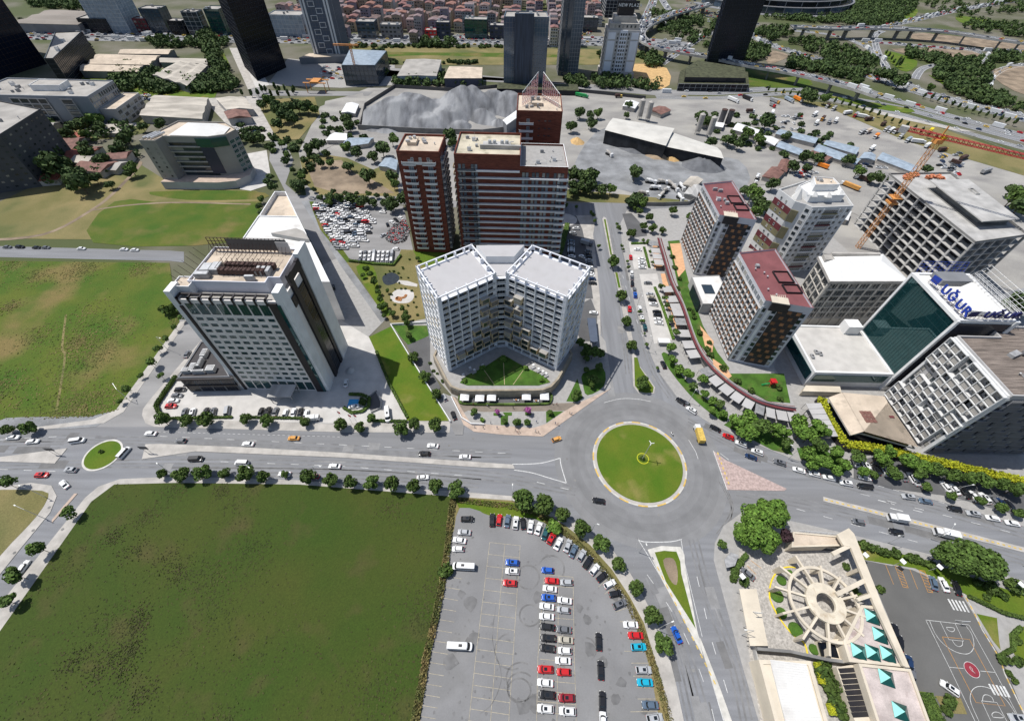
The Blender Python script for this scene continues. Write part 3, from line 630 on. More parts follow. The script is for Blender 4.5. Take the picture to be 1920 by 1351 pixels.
# ---------------------------------------------------------------- the near buildings
def edges(poly):
    p=ccw(poly);return [(p[i],p[(i+1) % len(p)]) for i in range(len(p))]
_old=winmesh
def winmesh(key):
    if key in WM:return WM[key]
    st,w_,h_,mats=key
    if st in ('rail','lattice'):
        mb=MB();hw,hh=w_/2,h_/2
        if st == 'rail':
            mb.box((0,-1.32,-hh+0.55),(hw,0.05,0.5),0,0);mb.box((0,-1.32,-hh+1.09),(hw,0.07,0.04),0,1)
        else:
            mb.add([(-hw,-.06,0),(0,-.06,-hh),(hw,-.06,0),(0,-.06,hh)],[(0,1,2,3)],0)
            for a,b in (((-hw,0),(0,-hh)),((0,-hh),(hw,0)),((hw,0),(0,hh)),((0,hh),(-hw,0))):
                mb.bar((a[0],-.1,a[1]),(b[0],-.1,b[1]),0.12,1)
        WM[key]=mb.mesh('window',ms(*mats));WMB[key]=mb;return WM[key]
    return _old(key)
# ---- central white apartment block, two wings opening towards the roundabout
LW=[(-27.8,116.0),(-6.9,131.6),(-18.0,150.4),(-38.8,134.6)]
RW=[(-3.4,132.1),(19.8,118.4),(30.5,137.0),(7.2,151.0)]
t=Thing('apartment_block','V-shaped white apartment block with a grid of recessed balconies beside the roundabout','building',(-4,138))
core=[(-6.9,131.6),(-3.4,132.1),(7.2,151.0),(1,154),(-12,154),(-18.0,150.4)]
NF=13;Z0,Z1=4.6,44.7
wl=MB()
for W in (LW,RW):
    wl.prism(inset(W,1.5),0.0,Z1,1,2)
wl.prism([(-7.6,132.9),(-2.8,133.4),(6.2,151.2),(0.5,153.4),(-11.5,153.4),(-16.8,150.6)],0.0,Z1-0.02,1,2)
t.part('wall',wl,'white',mat('recess_wall',(0.62,0.57,0.48),0.8,0.08,0.3),mat('membrane_roof',(0.43,0.42,0.42),0.8,0.03,0.15,fine=.03,big=(.15,(.37,.36,.355),.5,.75)))
mat('rail_glass',(.42,.44,.46),.2,.04,.5,island=.15);fr=MB();rnd=random.Random(7)
def blk(W,i0,bays,side):
    A,B=W[i0],W[(i0+1) % 4]
    d=Vector((B[0]-A[0],B[1]-A[1]));L=d.length;u=d/L;n=Vector((u.y,-u.x));ang=math.atan2(u.y,u.x)
    fh=(Z1-Z0)/NF;bw=L/bays;dp=1.5
    for c in range(bays+1):
        s_=min(max(bw*c,0.3),L-0.3);x,y=A[0]+u.x*s_-n.x*dp/2,A[1]+u.y*s_-n.y*dp/2
        fr.box((x,y,(Z0+47.2)/2),(0.2,dp/2+0.05,(47.0-Z0)/2),ang,0)
    for r in range(NF+1):
        z=Z0+fh*r;x,y=A[0]+u.x*L/2-n.x*(dp/2+0.03),A[1]+u.y*L/2-n.y*(dp/2+0.03)
        fr.box((x,y,z),(L/2-0.02,dp/2,0.16),ang,0)
    x,y=A[0]+u.x*L/2-n.x*0.3,A[1]+u.y*L/2-n.y*0.3;fr.box((x,y,47.0),(L/2+0.12,0.24,0.2),ang,0)
    return A,B,u,n,ang,bw,fh,L
for W,i0,side in ((LW,0,-1),(RW,0,1)):
    bays=6
    A,B,u,n,ang,bw,fh,L=blk(W,i0,bays,side)
    kw=('w',3.1,2.35,('window_light','frame_white'));winmesh(kw);kr=('rail',round(bw-0.5,2),fh-0.33,('rail_glass','frame_white'));winmesh(kr)
    kt=('panel',1.1,2.6,('tan',));winmesh(kt);kb=('boxbay',3.5,2.7,('tan','window','grey_roof'));winmesh(kb)
    for c in range(bays):
        s_=bw*(c+0.5);cc=c if side < 0 else bays-1-c        # cc: 0 outside, 5 at the valley
        for r in range(NF):
            z=Z0+fh*(r+0.5);wx,wy=A[0]+u.x*s_-n.x*1.5,A[1]+u.y*s_-n.y*1.5
            t.win(kw,(wx+u.x*(-0.45),wy+u.y*(-0.45),z-0.2),ang)
            if rnd.random() < 0.55:t.win(kt,(wx+u.x*(bw/2-0.75),wy+u.y*(bw/2-0.75),z),ang,'wall_panel')
            bayed=(r in (2,) and cc in (1,2)) or (3 <= r <= 10 and cc >= 4-(10-r)*0.28 and (r+cc) % 2 == 0) or (r == 2 and cc > 2)
            if bayed:t.win(kb,(A[0]+u.x*s_,A[1]+u.y*s_,z-0.1),ang,'bay_window')
            else:t.win(kr,(wx,wy,z),ang,'balcony_rail')
    # the outer flank: diagonal lattice with tan and blue-grey fillings
    fl=(W[3],W[0]) if side < 0 else (W[1],W[2]);A2,B2,u2,n2,a2,bw2,fh2,L2=blk(W,3 if side < 0 else 1,5,side)
    for c in range(5):
        for r in range(NF):
            s_=bw2*(c+0.5);z=Z0+fh*(r+0.5);x,y=A2[0]+u2.x*s_-n2.x*0.35,A2[1]+u2.y*s_-n2.y*0.35
            k2=('lattice',round(bw2-0.3,2),fh-0.2,(('tan','glass_blue','white','tan')[(r*3+c*5) % 4],'white'));winmesh(k2)
            t.win(k2,(x,y,z),a2,'lattice_panel')
    # back and inner faces
    for i in ((2,1) if side < 0 else (2,3)):
        A3,B3,u3,n3,a3,bw3,fh3,L3=blk(W,i,6 if i == 2 else 4,side)
        if i == 2:
            for c in range(6):
                for r in range(NF):t.win(kw,(A3[0]+u3.x*bw3*(c+.5)-n3.x*1.5,A3[1]+u3.y*bw3*(c+.5)-n3.y*1.5,Z0+fh*(r+0.4)),a3)
# valley bay
d=Vector((3.5,0.5));ang=math.atan2(0.5,3.5)
for r in range(NF):
    z=Z0+fh*(r+0.5)
    k3=('w',3.0,2.3,('window','frame_white'));winmesh(k3);t.win(k3,(-5.2,133.1,z-0.1),ang)
    fr.box((-5.1,132.3,Z0+fh*r),(1.9,0.75,0.15),ang,0);kr2=('rail',3.2,fh-0.33,('rail_glass','frame_white'));winmesh(kr2);t.win(kr2,(-5.2,133.0,z),ang,'balcony_rail')
fr.box((-5.1,132.3,44.3),(1.9,0.75,0.15),ang,0)
t.part('facade_frame',fr,mat('frame_bright',(0.7,0.71,0.74),0.7,0.03,0.2))
ph=MB();q=GP([(893,460),(983,459),(964,480.6),(911,480.6)],48.0);ph.prism(q,Z1,48.0,0,1);t.part('penthouse',ph,'white',MATS['membrane_roof'])
dr=MB();c_=G(937,486,45.5);dr.box((c_[0],c_[1]-0.2,45.6),(1.6,0.3,1.3),0,0);t.part('door',dr,'grey_wall')
pod=MB();pp=[(812,668),(822,688),(834,712),(845,727),(860,733),(880,735),(1000,734),(1018,733),(1034,727),(1048,712),(1060,690),(1074,664),(1060,640),(1000,600),(860,600),(826,640)]
PG=GP(pp,4.4);pod.prism(PG,0,4.4,0,1);t.part('podium',pod,mat('fascia',(0.33,0.28,0.21),0.8,0.1,0.5),'pave_grey')
rim=MB();rim.wallstrip(inset(PG,0.5),0.9,4.3,5.2,0,True);t.part('parapet',rim,MATS['fascia'])
lw_=MB();lw_.sheet(GP([(862,717),(872,705),(908,688),(938,668),(950,668),(985,688),(1022,705),(1032,716),(1010,722),(876,722)],4.6),4.62);t.part('roof_lawn',lw_,'lawn')
pth=MB()
for a_,b_ in (((944,678),(946,721)),((908,694),(927,721)),((981,694),(962,721))):pth.ribbon([G(*a_,4.6),G(*b_,4.6)],0.22,4.66)
t.part('path',pth,'tan')
for k,(px,py) in enumerate([(881,695),(889,699),(905,690),(868,708),(1000,690),(1010,697),(1018,702),(1024,706)]):
    fm=MB();c_=G(px,py,4.4);fm.box((c_[0],c_[1],4.75),(1.0,0.5,0.3),0.6,0);fm.box((c_[0],c_[1]+1.6,4.7),(0.5,0.5,0.28),0.6,1)
    single('terrace_seat',fm,['grey_metal','white'],'%s grey seat from the left on the podium under the white block' % ordinal(k+1),'seat','seats on the podium terrace')
t.finish()
# café terrace with parasols
hg=MB();hp=smooth(GP([(862,740),(862,752),(874,757),(945,758),(1020,757),(1032,752),(1034,742),(1028,736)],0.5),4);hg.wallstrip(hp,1.0,0.1,1.1,0);single('hedge',hg,['leaf_dark'],'low clipped hedge curving round the café parasols','hedge')
zone('terrace',[(866,737),(1030,737),(1030,754),(870,755)],'asphalt_dark',0.17)
for k,(px,py) in enumerate([(871,743),(899.5,744.5),(921.5,743.5),(987,742),(1021,742)]):
    c_=G(px,py,2.9);tt=Thing('parasol','%s square white parasol from the left on the café terrace before the white block' % ordinal(k+1),'parasol',c_,'parasols on the café terrace')
    a=MB();a.add([(c_[0]-1.9,c_[1]-1.9,2.7),(c_[0]+1.9,c_[1]-1.9,2.7),(c_[0]+1.9,c_[1]+1.9,2.7),(c_[0]-1.9,c_[1]+1.9,2.7),(c_[0],c_[1],3.3)],[(0,1,4),(1,2,4),(2,3,4),(3,0,4),(3,2,1,0)]);tt.part('canopy',a,'white')
    b=MB();b.bar((c_[0],c_[1],0.15),(c_[0],c_[1],3.3),0.05,0,6);tt.part('pole',b,'steel')
rnd=random.Random(3)
for k in range(12):
    px=880+k*12.5;py=748+rnd.uniform(-5,4);c_=G(px,py,0.2);a=MB();a.cyl(c_,0.45,0.85,0.9,10,0);a.bar((c_[0],c_[1],.17),(c_[0],c_[1],.86),0.05,1)
    for s_ in (-1,1):a.box((c_[0]+s_*0.9,c_[1],0.42),(0.25,0.25,0.22),0,2);a.box((c_[0]+s_*1.15,c_[1],0.75),(0.04,0.25,0.3),0,2)
    single('cafe_table',a,['wood','steel',('wood','white','orange')[k % 3]],'%s café table with two chairs from the left between the parasols' % ordinal(k+1),'table','tables on the café terrace')
# ---- hotel tower on the left
hz=50.5
HP=[(-117.0,107.2),(-79.6,107.2),(-78.6,134.0),(-116.6,134.0)]
t=Thing('hotel_tower','tall white and black hotel slab with rooftop machinery, left of centre','building',(-98,120))
b=MB();b.shell(HP,0,hz,1.0,0.5,0,1)
facade(t,b,(-114.2,107.2),(-84.8,107.2),7,44.0,8,12,0.62,0.42,wm=('glass_green','frame_dark'),depth=0.12,pier=0.35,band=0.0)
facade(t,b,(-114.2,107.2),(-84.8,107.2),44.3,50.2,8,1,0.82,0.84,wm=('glass_green','frame_dark'))
facade(t,b,(-114.2,107.2),(-84.8,107.2),0.3,6.6,8,1,0.82,0.8,wm=('glass_green','frame_dark'))
facade(t,b,(-116.6,134.0),(-117.0,107.2),4,48,5,12,0.5,0.42)
facade(t,b,(-78.6,134.0),(-116.6,134.0),4,48,8,12,0.6,0.42)
t.part('wall',b,mat('clad_light',(0.74,0.7,0.66),0.7,0.04,0.1),'grey_roof')
b=MB()
b.box((-115.4,107.0,24.5),(0.5,0.3,24.3));t.part('pilaster',b,'dark_cladding');b=MB();b.box((-82.9,106.95,25.5),(1.4,0.35,25.4),0,0);t.part('pilaster',b,'dark_cladding');b=MB();b.box((-81.2,106.98,25),(0.7,0.32,25));t.part('corner_glazing',b,'glass_green')
b=MB();b.box((-80.2,109.5,27),(1.2,2.4,28.6),0,0);t.part('pylon',b,'white')
b=MB();b.box((-116.9,109.7,27.5),(1.1,2.6,27.5),0,0);t.part('pylon',b,'white')
b=MB();b.box((-78.95,129.5,28),(0.9,4.0,30),0,0);t.part('pylon',b,'white')
b=MB();b.box((-78.9,116.4,28),(0.5,1.3,28.5),0,0);b.box((-78.9,124.3,28),(0.5,1.0,28.5),0,0);b.box((-78.95,120.4,54.6),(0.6,5.2,1.6),0,0);t.part('portal_frame',b,'dark_cladding')
b=MB();b.box((-79.0,120.4,24),(0.25,3.4,24),0,0)
for k in range(13):b.box((-78.78,120.4,3+k*3.6),(0.06,3.4,0.08),0,1)
t.part('stair_glazing',b,'glass_dark','frame_dark')
b=MB();b.box((-78.9,113.6,46.5),(0.15,1.4,2.2));t.part('sign_panel',b,'dark_cladding')
for k in range(9):      # dark box frames standing along the terrace edge
    b=MB();x=-115.2+k*3.78;b.box((x,108.3,52.2),(0.24,1.5,0.3),0,0);b.box((x,107.1,51.0),(0.24,0.35,1.5),0,0)
    if k < 8:b.box((x+1.89,109.4,52.1),(1.64,0.3,0.35),0,0)
    t.part('terrace_frame',b,'dark_cladding')
b=MB();PHP=[(-113,113.0),(-86,113.0),(-86,116.0),(-82,116.0),(-82,133),(-113,133)];b.shell(PHP,hz-0.05,54.2,0.8,0.35,0,1);t.part('penthouse',b,mat('wall_bluish',(0.62,0.62,0.66),0.8,0.04,0.1),'beige_roof')
b=MB();b.shell([(-117.6,110.5),(-111.5,110.5),(-111.5,116),(-117.6,116)],hz-0.1,54.0,0.5,0.3,0,1);t.part('penthouse',b,'white','beige_roof')
for row,(yy,x0,n_) in enumerate(((118.2,-103.5,10),(121.5,-102.5,11))):
    b=MB();b.box((x0+n_*0.75,yy,55.6),(n_*0.8,0.9,0.9),0,1)
    for k in range(n_):
        for s_ in (-.42,.42):b.cyl((x0+k*1.55,yy+s_),0.4,56.5,56.75,9,1)
    for k in range(n_+1):b.box((x0-0.7+k*1.55,yy,54.8),(0.07,0.95,0.5),0,1)
    t.part('chiller',b,'grey_metal','rust')
for (x,y,hx,hy) in ((-109,119.5,1.6,2.2),(-106,120,1.5,2.4),(-109,116,2.4,0.9),(-90.5,119.5,0.7,2.2),(-88.8,119.5,0.7,2.2),(-87,119.8,0.7,2.2),(-92,115,1.6,0.5)):
    b=MB();b.box((x,y,55.2),(hx,hy,1.0),0.05,0);b.box((x,y,56.25),(hx*0.9,hy*0.9,0.06),0.05,1);t.part('air_unit',b,'grey_metal','steel')
b=MB();rnd=random.Random(5)     # rusty sign scaffolding along the back and the left
for k in range(22):
    x=-113+k*1.35;b.bar((x,131.5,54),(x,131.5,60),0.12);b.bar((x,131.5,54),(x+1.35,131.5,57),0.06);b.bar((x,128.5,54.5),(x,131.5,58),0.06)
for z in (55.5,57,58.5,60):b.bar((-113,131.5,z),(-84,131.5,z),0.14)
for k in range(7):y=113+k*2.6;b.bar((-114.5,y,53),(-117.5,y,57.5),0.08)
for k in range(10):x=-104+k*1.9;b.bar((x,117,57.6),(x+0.1,128,57.6),0.1);b.bar((x,122,54.3),(x,122,58.2),0.09)
b.bar((-104,117,57.6),(-86,117,57.6),0.07);b.bar((-104,126,57.6),(-86,126,57.6),0.07)
t.part('sign_scaffold',b,'rust')
b=MB();b.box((-95,131.4,57.5),(11,0.1,2.2),0,0);t.part('sign_backing',b,'frame_dark')
b=MB();b.box((-85.5,130.8,57),(2.3,0.1,2.2),0,0);t.part('sign_backing',b,'grey_panel')
cp=MB();q=GP([(500,744),(545,744),(556,720.5),(510,720)],5.2);cp.prism(q,4.9,5.25,0,1,bottom=True)
for x,y in inset(q,0.5):cp.bar((x,y,0.1),(x,y,4.9),0.15,0,6)
t.part('entrance_canopy',cp,'grey_metal','metal_roof')
t.finish()
t=Thing('hotel_annexe','low dark-edged wing with tan roof and air plant on the left of the slab tower','building',(-135,118))
q=GP([(333,708),(431,706),(415,678),(385,640),(377,640)],10);b=MB();b.shell(q,0,9.4,0.7,0.4,0,1);b.prism(inset(q,-0.7),8.6,9.6,2,bottom=True);b.prism(inset(q,-0.5),4.4,5.0,2,bottom=True)
e=ccw(q);fe=max(range(len(e)),key=lambda i:-((e[i][1]+e[(i+1) % len(e)][1])/2))
facade(t,b,e[fe],e[(fe+1) % len(e)],0.5,4.3,4,1,0.9,0.85,wm=('glass_dark','frame_dark'));facade(t,b,e[fe],e[(fe+1) % len(e)],5.0,8.6,4,1,0.9,0.85,wm=('glass_dark','frame_dark'))
t.part('wall',b,'grey_wall','beige_roof','dark_cladding')
for (px,py,hx,hy) in ((350,695,1.4,1.0),(362,690,1.0,2.0),(384,663,1.0,2.0),(376,680,.6,2.4),(396,692,1.6,1.4),(372,697,2.4,.5)):
    c_=G(px,py,10.5);b=MB();b.box((c_[0],c_[1],10.6),(hx,hy,1.1),0.1,0);b.box((c_[0],c_[1],11.75),(hx*.8,hy*.8,0.08),0.1,1);t.part('air_unit',b,'steel','grey_metal')
t.finish()
# ---- long white building running away behind the hotel
LWB=[(-141,231.5),(-134.6,231.7),(-84.5,151),(-137.5,151)]
t=Thing('white_hall','long white building tapering to a point behind the slab tower','building',(-120,185))
b=MB();b.shell([(-139.4,205),(-118.0,205),(-84.5,151),(-137.5,151)],0,24,0.5,0.5,0,1)
for rr in range(3):facade(t,b,(-88.2,157),(-117,203.4),7+rr*4.6,10.2+rr*4.6,18,1,0.6,0.42,wm=('window','frame_dark'))
t.part('wall',b,'white','white_roof')
b=MB();b.shell([(-141,231.5),(-134.6,231.7),(-118.05,205.02),(-139.4,205.02)],0,21.5,2.6,0.5,0,1);t.part('wall',b,'white','beige_roof')
b=MB();b.prism(GP([(511,443),(558,434),(573,440),(582,455),(560,452)],24),24.1,26,0,1);t.part('roof_box',b,'concrete','grey_roof')
t.finish()
# ---- red brick towers
def slab_tower(name,label,P_,h,roofm='beige_roof',par=1.0,wallm='brick'):
    t=Thing(name,label,'building',P_[0]);b=MB();b.shell(P_,0,h,par,0.4,0,1);return t,b
P1=[(-59.2,209.8),(-38.2,209.8),(-37.6,230),(-58.6,230)]
t,b=slab_tower('brick_tower','slimmer red brick tower with paired white balconies, left of the three red towers',P1,57.5)
for r in range(16):
    z=3.2+r*3.25;
    for (x0,w_) in ((-53.6,6.4),(-43.9,6.4)):
        k=('balcony',w_,1.0,('white','frame_white'));winmesh(k);t.win(k,(x0,209.8,z),0,'balcony')
        kd=('w',2.4,2.2,('window_light','frame_white'));winmesh(kd);t.win(kd,(x0+0.6,209.8,z+1.3),0)
kk=('balcony',17.0,1.1,('white','frame_white'));winmesh(kk);t.win(kk,(-48.8,209.8,54.2-1.6),0,'balcony')
for x in (-52,-48,-44):kd=('w',1.4,2.0,('window_light','frame_white'));winmesh(kd);t.win(kd,(x,209.8,54.4),0)
for r in range(16):
    for c in range(4):k=('balcony',3.8,1.0,('frame_white','grey_metal'));winmesh(k);t.win(k,(-38.05,212.5+c*5.0,3+r*3.3),math.pi/2,'balcony')
    for c in range(4):k=('w',3.0,2.2,('window','frame_white'));winmesh(k);t.win(k,(-38.05,212.5+c*5.0,4.6+r*3.3),math.pi/2)
facade(t,b,P1[3],P1[0],3,55,5,16,.4,.5);facade(t,b,P1[2],P1[3],3,55,5,16,.4,.5)
t.part('wall',b,'brick','beige_roof')
b=MB();b.box((-53.0,221.5,58.3),(2.3,3.4,0.8),0,0);b.cyl((-54.2,222),0.8,59.1,60.3,12,1);b.cyl((-52.2,223),0.8,59.1,60.3,12,1);b.box((-55,219,59.5),(1,.7,.5),0.2,1);t.part('roof_plant',b,'beige_roof','steel')
clutter(t,[(-50,213),(-39,213),(-39,228),(-50,228)],57.5,4,3);t.finish()
P2=[(-31.0,208.9),(1.6,208.9),(1.8,235.0),(-30.4,235.0)];P3=[(1.62,208.9),(25.6,208.9),(24.9,235.5),(1.82,235.5)]
t=Thing('brick_tower','broad red brick tower with white floor bands and a lower white-roofed right half','building',(0,220))
b=MB();b.shell(P2,0,57.2,1.0,0.45,0,1);b.shell(P3,0,52.0,1.0,0.4,0,2,3)
NFR=14
for r in range(NFR):
    z=4.2+r*3.55;full=z < 50
    x1=26.2 if full else 1.4
    b.box(((-29.0+x1)/2,208.25,z),((x1+29.0)/2,0.7,0.32),0,3)
    for x in (-28.6,-26.6,-22.2,-20.4,3.4,5.2,8.4,10.4,13.6,15.6,19.4,21.4,23.2):
        if x > 0 and not full:continue
        kd=('w',1.5,2.5,('window_light','glass_green'));winmesh(kd);t.win(kd,(x,208.9,z+1.7),0)
for r in range(NFR):
    for (x,w_) in ((-25,9.0),):k=('balcony',w_,1.0,('frame_white','glass_blue'));winmesh(k);t.win(k,(x,208.0,4.5+r*3.55),0,'balcony')
    if r < 13:k=('balcony',5.0,1.0,('white','white'));winmesh(k);t.win(k,(23.4,207.6,4.3+r*3.55),0,'balcony')
    for c in range(4):k=('balcony',4.0,1.0,('white','tan'));winmesh(k);t.win(k,(-30.8,212.0+c*6.3,4.3+r*3.55),-math.pi/2,'balcony')
    if r < 13:
        for c in range(4):k=('balcony',4.2,1.0,('frame_white','grey_metal'));winmesh(k);t.win(k,(25.3,212.2+c*6.4,4.3+r*3.55),math.pi/2,'balcony')
facade(t,b,P3[1],P3[2],3,50,6,13,.5,.5);facade(t,b,P2[3],P2[0],3,55,5,14,.4,.5);facade(t,b,P3[2],P2[3],3,50,12,13,.4,.5)
t.part('wall',b,'brick','beige_roof_stained','pave_grey','white')
b=MB();b.box((-8.5,217.5,58.2),(10.2,0.5,1.0),0,0);b.box((1.0-11.5,221,57.7),(7,3,0.5),0,0)
for x in (-14,-11.6,-7.8,-5.4):b.cyl((x,221),1.1,57.4,60,14,1,0.8)
b.bar((-10,223,57.4),(-2,223.3,58.6),0.2,1,6);t.part('roof_plant',b,'concrete','steel')
clutter(t,[(-29,211),(-18,211),(-18,233),(-29,233)],57.2,5,5);clutter(t,[(3,211),(24,211),(24,233),(3,233)],52,7,6)
t.finish()
P4=[(-1.0,254.0),(24.4,254.0),(24.9,280.8),(-0.6,280.8)]
t,b=slab_tower('brick_tower','red brick tower with two lattice screens on its roof, farthest of the three red towers',P4,61.5)
for r in range(14):
    z=5+r*3.9
    k=('balcony',8.0,1.1,('white','frame_white'));winmesh(k);t.win(k,(4.6,254,z),0,'balcony');kd=('w',1.7,2.3,('window_light','frame_white'));winmesh(kd);t.win(kd,(5.6,254,z+1.5),0)
    for x,w_ in ((11.8,1.2),(15.2,1.2),(17.6,1.6)):kd=('w',w_,0.5,('window','frame_dark'));winmesh(kd);t.win(kd,(x,254,z+1.7),0)
facade(t,b,P4[1],P4[2],3,58,6,14,.4,.5);facade(t,b,P4[3],P4[0],3,58,6,14,.4,.5)
t.part('wall',b,'brick','beige_roof')
for (a_,c_,ha,hb) in (((2.0,263),(10.8,277),7,13),((13.6,277),(22.5,262),13,7)):
    b=MB();n_=9
    for k in range(n_+1):
        q=lerp(a_,c_,k/n_);hh=ha+(hb-ha)*k/n_;b.bar((*q,61.5),(*q,61.5+hh),0.12,0)
        if k < n_:
            q2=lerp(a_,c_,(k+1)/n_)
            for z in range(0,int(hh)-1,2):b.bar((*q,61.7+z),(*q2,63.7+z),0.09,1);b.bar((*q2,61.7+z),(*q,63.7+z),0.09,1)
    b.bar((*a_,61.5+ha),(*c_,61.5+hb),0.18,0);b.bar((*a_,63.5),(*c_,63.5),0.12,0);t.part('roof_screen',b,'white',mat('screen_red',(0.5,0.22,0.24),0.6,0.1,1))
b=MB();b.box((10.5,266,62.4),(3,2.5,0.9),0,0);b.cyl((8,268),1,61.5,65,12,1);b.cyl((11,268),1,61.5,65,12,1);t.part('roof_plant',b,'beige_roof','grey_metal')
clutter(t,[(2,256),(23,256),(23,264),(2,264)],61.5,6,8);t.finish()
# ---------------------------------------------------------------- east side: podium with two red-roofed towers
def pxl(pts,ox,oy,s,z=0.0):return [G(ox+x/s,oy+y/s,z) for x,y in pts]
CUR=smooth([(1236,446),(1247,484),(1261,529),(1279,566),(1288,590),(1303,634),(1320,667),(1346,697),(1383,727),(1420,749),(1455,760),(1492,766)],4)
CW=[G(x,y,5.0) for x,y in CUR]
t=Thing('shop_podium','curved shop podium with gardens and a maroon walkway along its edge','building',(95,150))
b=MB();pod=CW+[G(1478,728,5),G(1452,690,5),G(1470,600,5),G(1440,480,5),G(1330,432,5)];b.prism(pod,0,4.98,0,1);t.part('wall',b,'concrete_dark','pave_grey')
b=MB();b.ribbon(CW,2.6,5.06);t.part('walkway',b,'maroon')
b=MB();b.wallstrip([(x-0.0,y) for x,y in CW],0.25,4.6,6.0,0);t.part('parapet',b,'grey_panel')
for k,q in enumerate([[(1252,452),(1274,450),(1284,500),(1300,560),(1318,610),(1345,660),(1368,690),(1362,700),(1335,675),(1308,640),(1290,590),(1270,530)],[(1367,700),(1470,700),(1482,755),(1440,752),(1395,728),(1368,712)]]):
    b=MB();b.sheet([G(x,y,5.1) for x,y in q],5.12+k*.01);t.part('roof_lawn',b,'lawn')
for k,q in enumerate([[(1256,457),(1276,456),(1285,505),(1272,520)],[(1312,610),(1338,640),(1335,664),(1322,650)],[(1336,672),(1362,690),(1372,705),(1362,712),(1338,690)]]):
    b=MB();b.sheet([G(x,y,5.1) for x,y in q],5.2+k*.01);t.part('terrace',b,'terracotta')
t.finish()
cnt=0
for k in range(0,len(CW)-2,2):      # awnings along the shop fronts
    a,b_=Vector(CW[k]),Vector(CW[k+2]);d=(b_-a);n_=max(1,int(d.length/5.2))
    u=d.normalized();o_=Vector((u.y,-u.x));ang=math.atan2(u.y,u.x)
    for j in range(n_):
        c_=a+d*((j+0.5)/n_)+o_*3.7
        if 3 < cnt < 6 or cnt == 14:cnt+=1;continue
        b=MB();b.box((c_.x,c_.y,4.0),(min(2.45,d.length/n_/2-0.1),2.6,0.09),ang,0)
        for s_ in (-1,1):q=c_+u*s_*2.2+o_*2.4;b.bar((q.x,q.y,0.1),(q.x,q.y,4.0),0.07,1)
        single('awning',b,['grey_panel' if cnt % 5 else 'grey_metal','frame_dark'],'%s flat grey awning from the north along the curved shop fronts' % ordinal(cnt+1),'awning','awnings along the curved shop fronts');cnt+=1
for k,(px,py) in enumerate([(1440,722)]):
    c_=G(px,py,5.2);t=Thing('playground_set','green and red slide and climbing frame on the podium lawn','play set',c_,z=5.1);b=MB();b.bar((c_[0]-3,c_[1],5.5),(c_[0],c_[1]+.2,6.6),0.3,0,4);t.part('slide',b,'green');b=MB();b.box((c_[0]+1,c_[1],7.2),(1,1,0.1),0,0)
    for s_ in ((-1,-1),(1,-1),(1,1),(-1,1)):b.bar((c_[0]+1+s_[0],c_[1]+s_[1],5.1),(c_[0]+1+s_[0],c_[1]+s_[1],8.4),.1)
    b.box((c_[0]+1,c_[1],8.5),(1.2,1.2,0.1),0,0);t.part('tower',b,'red')
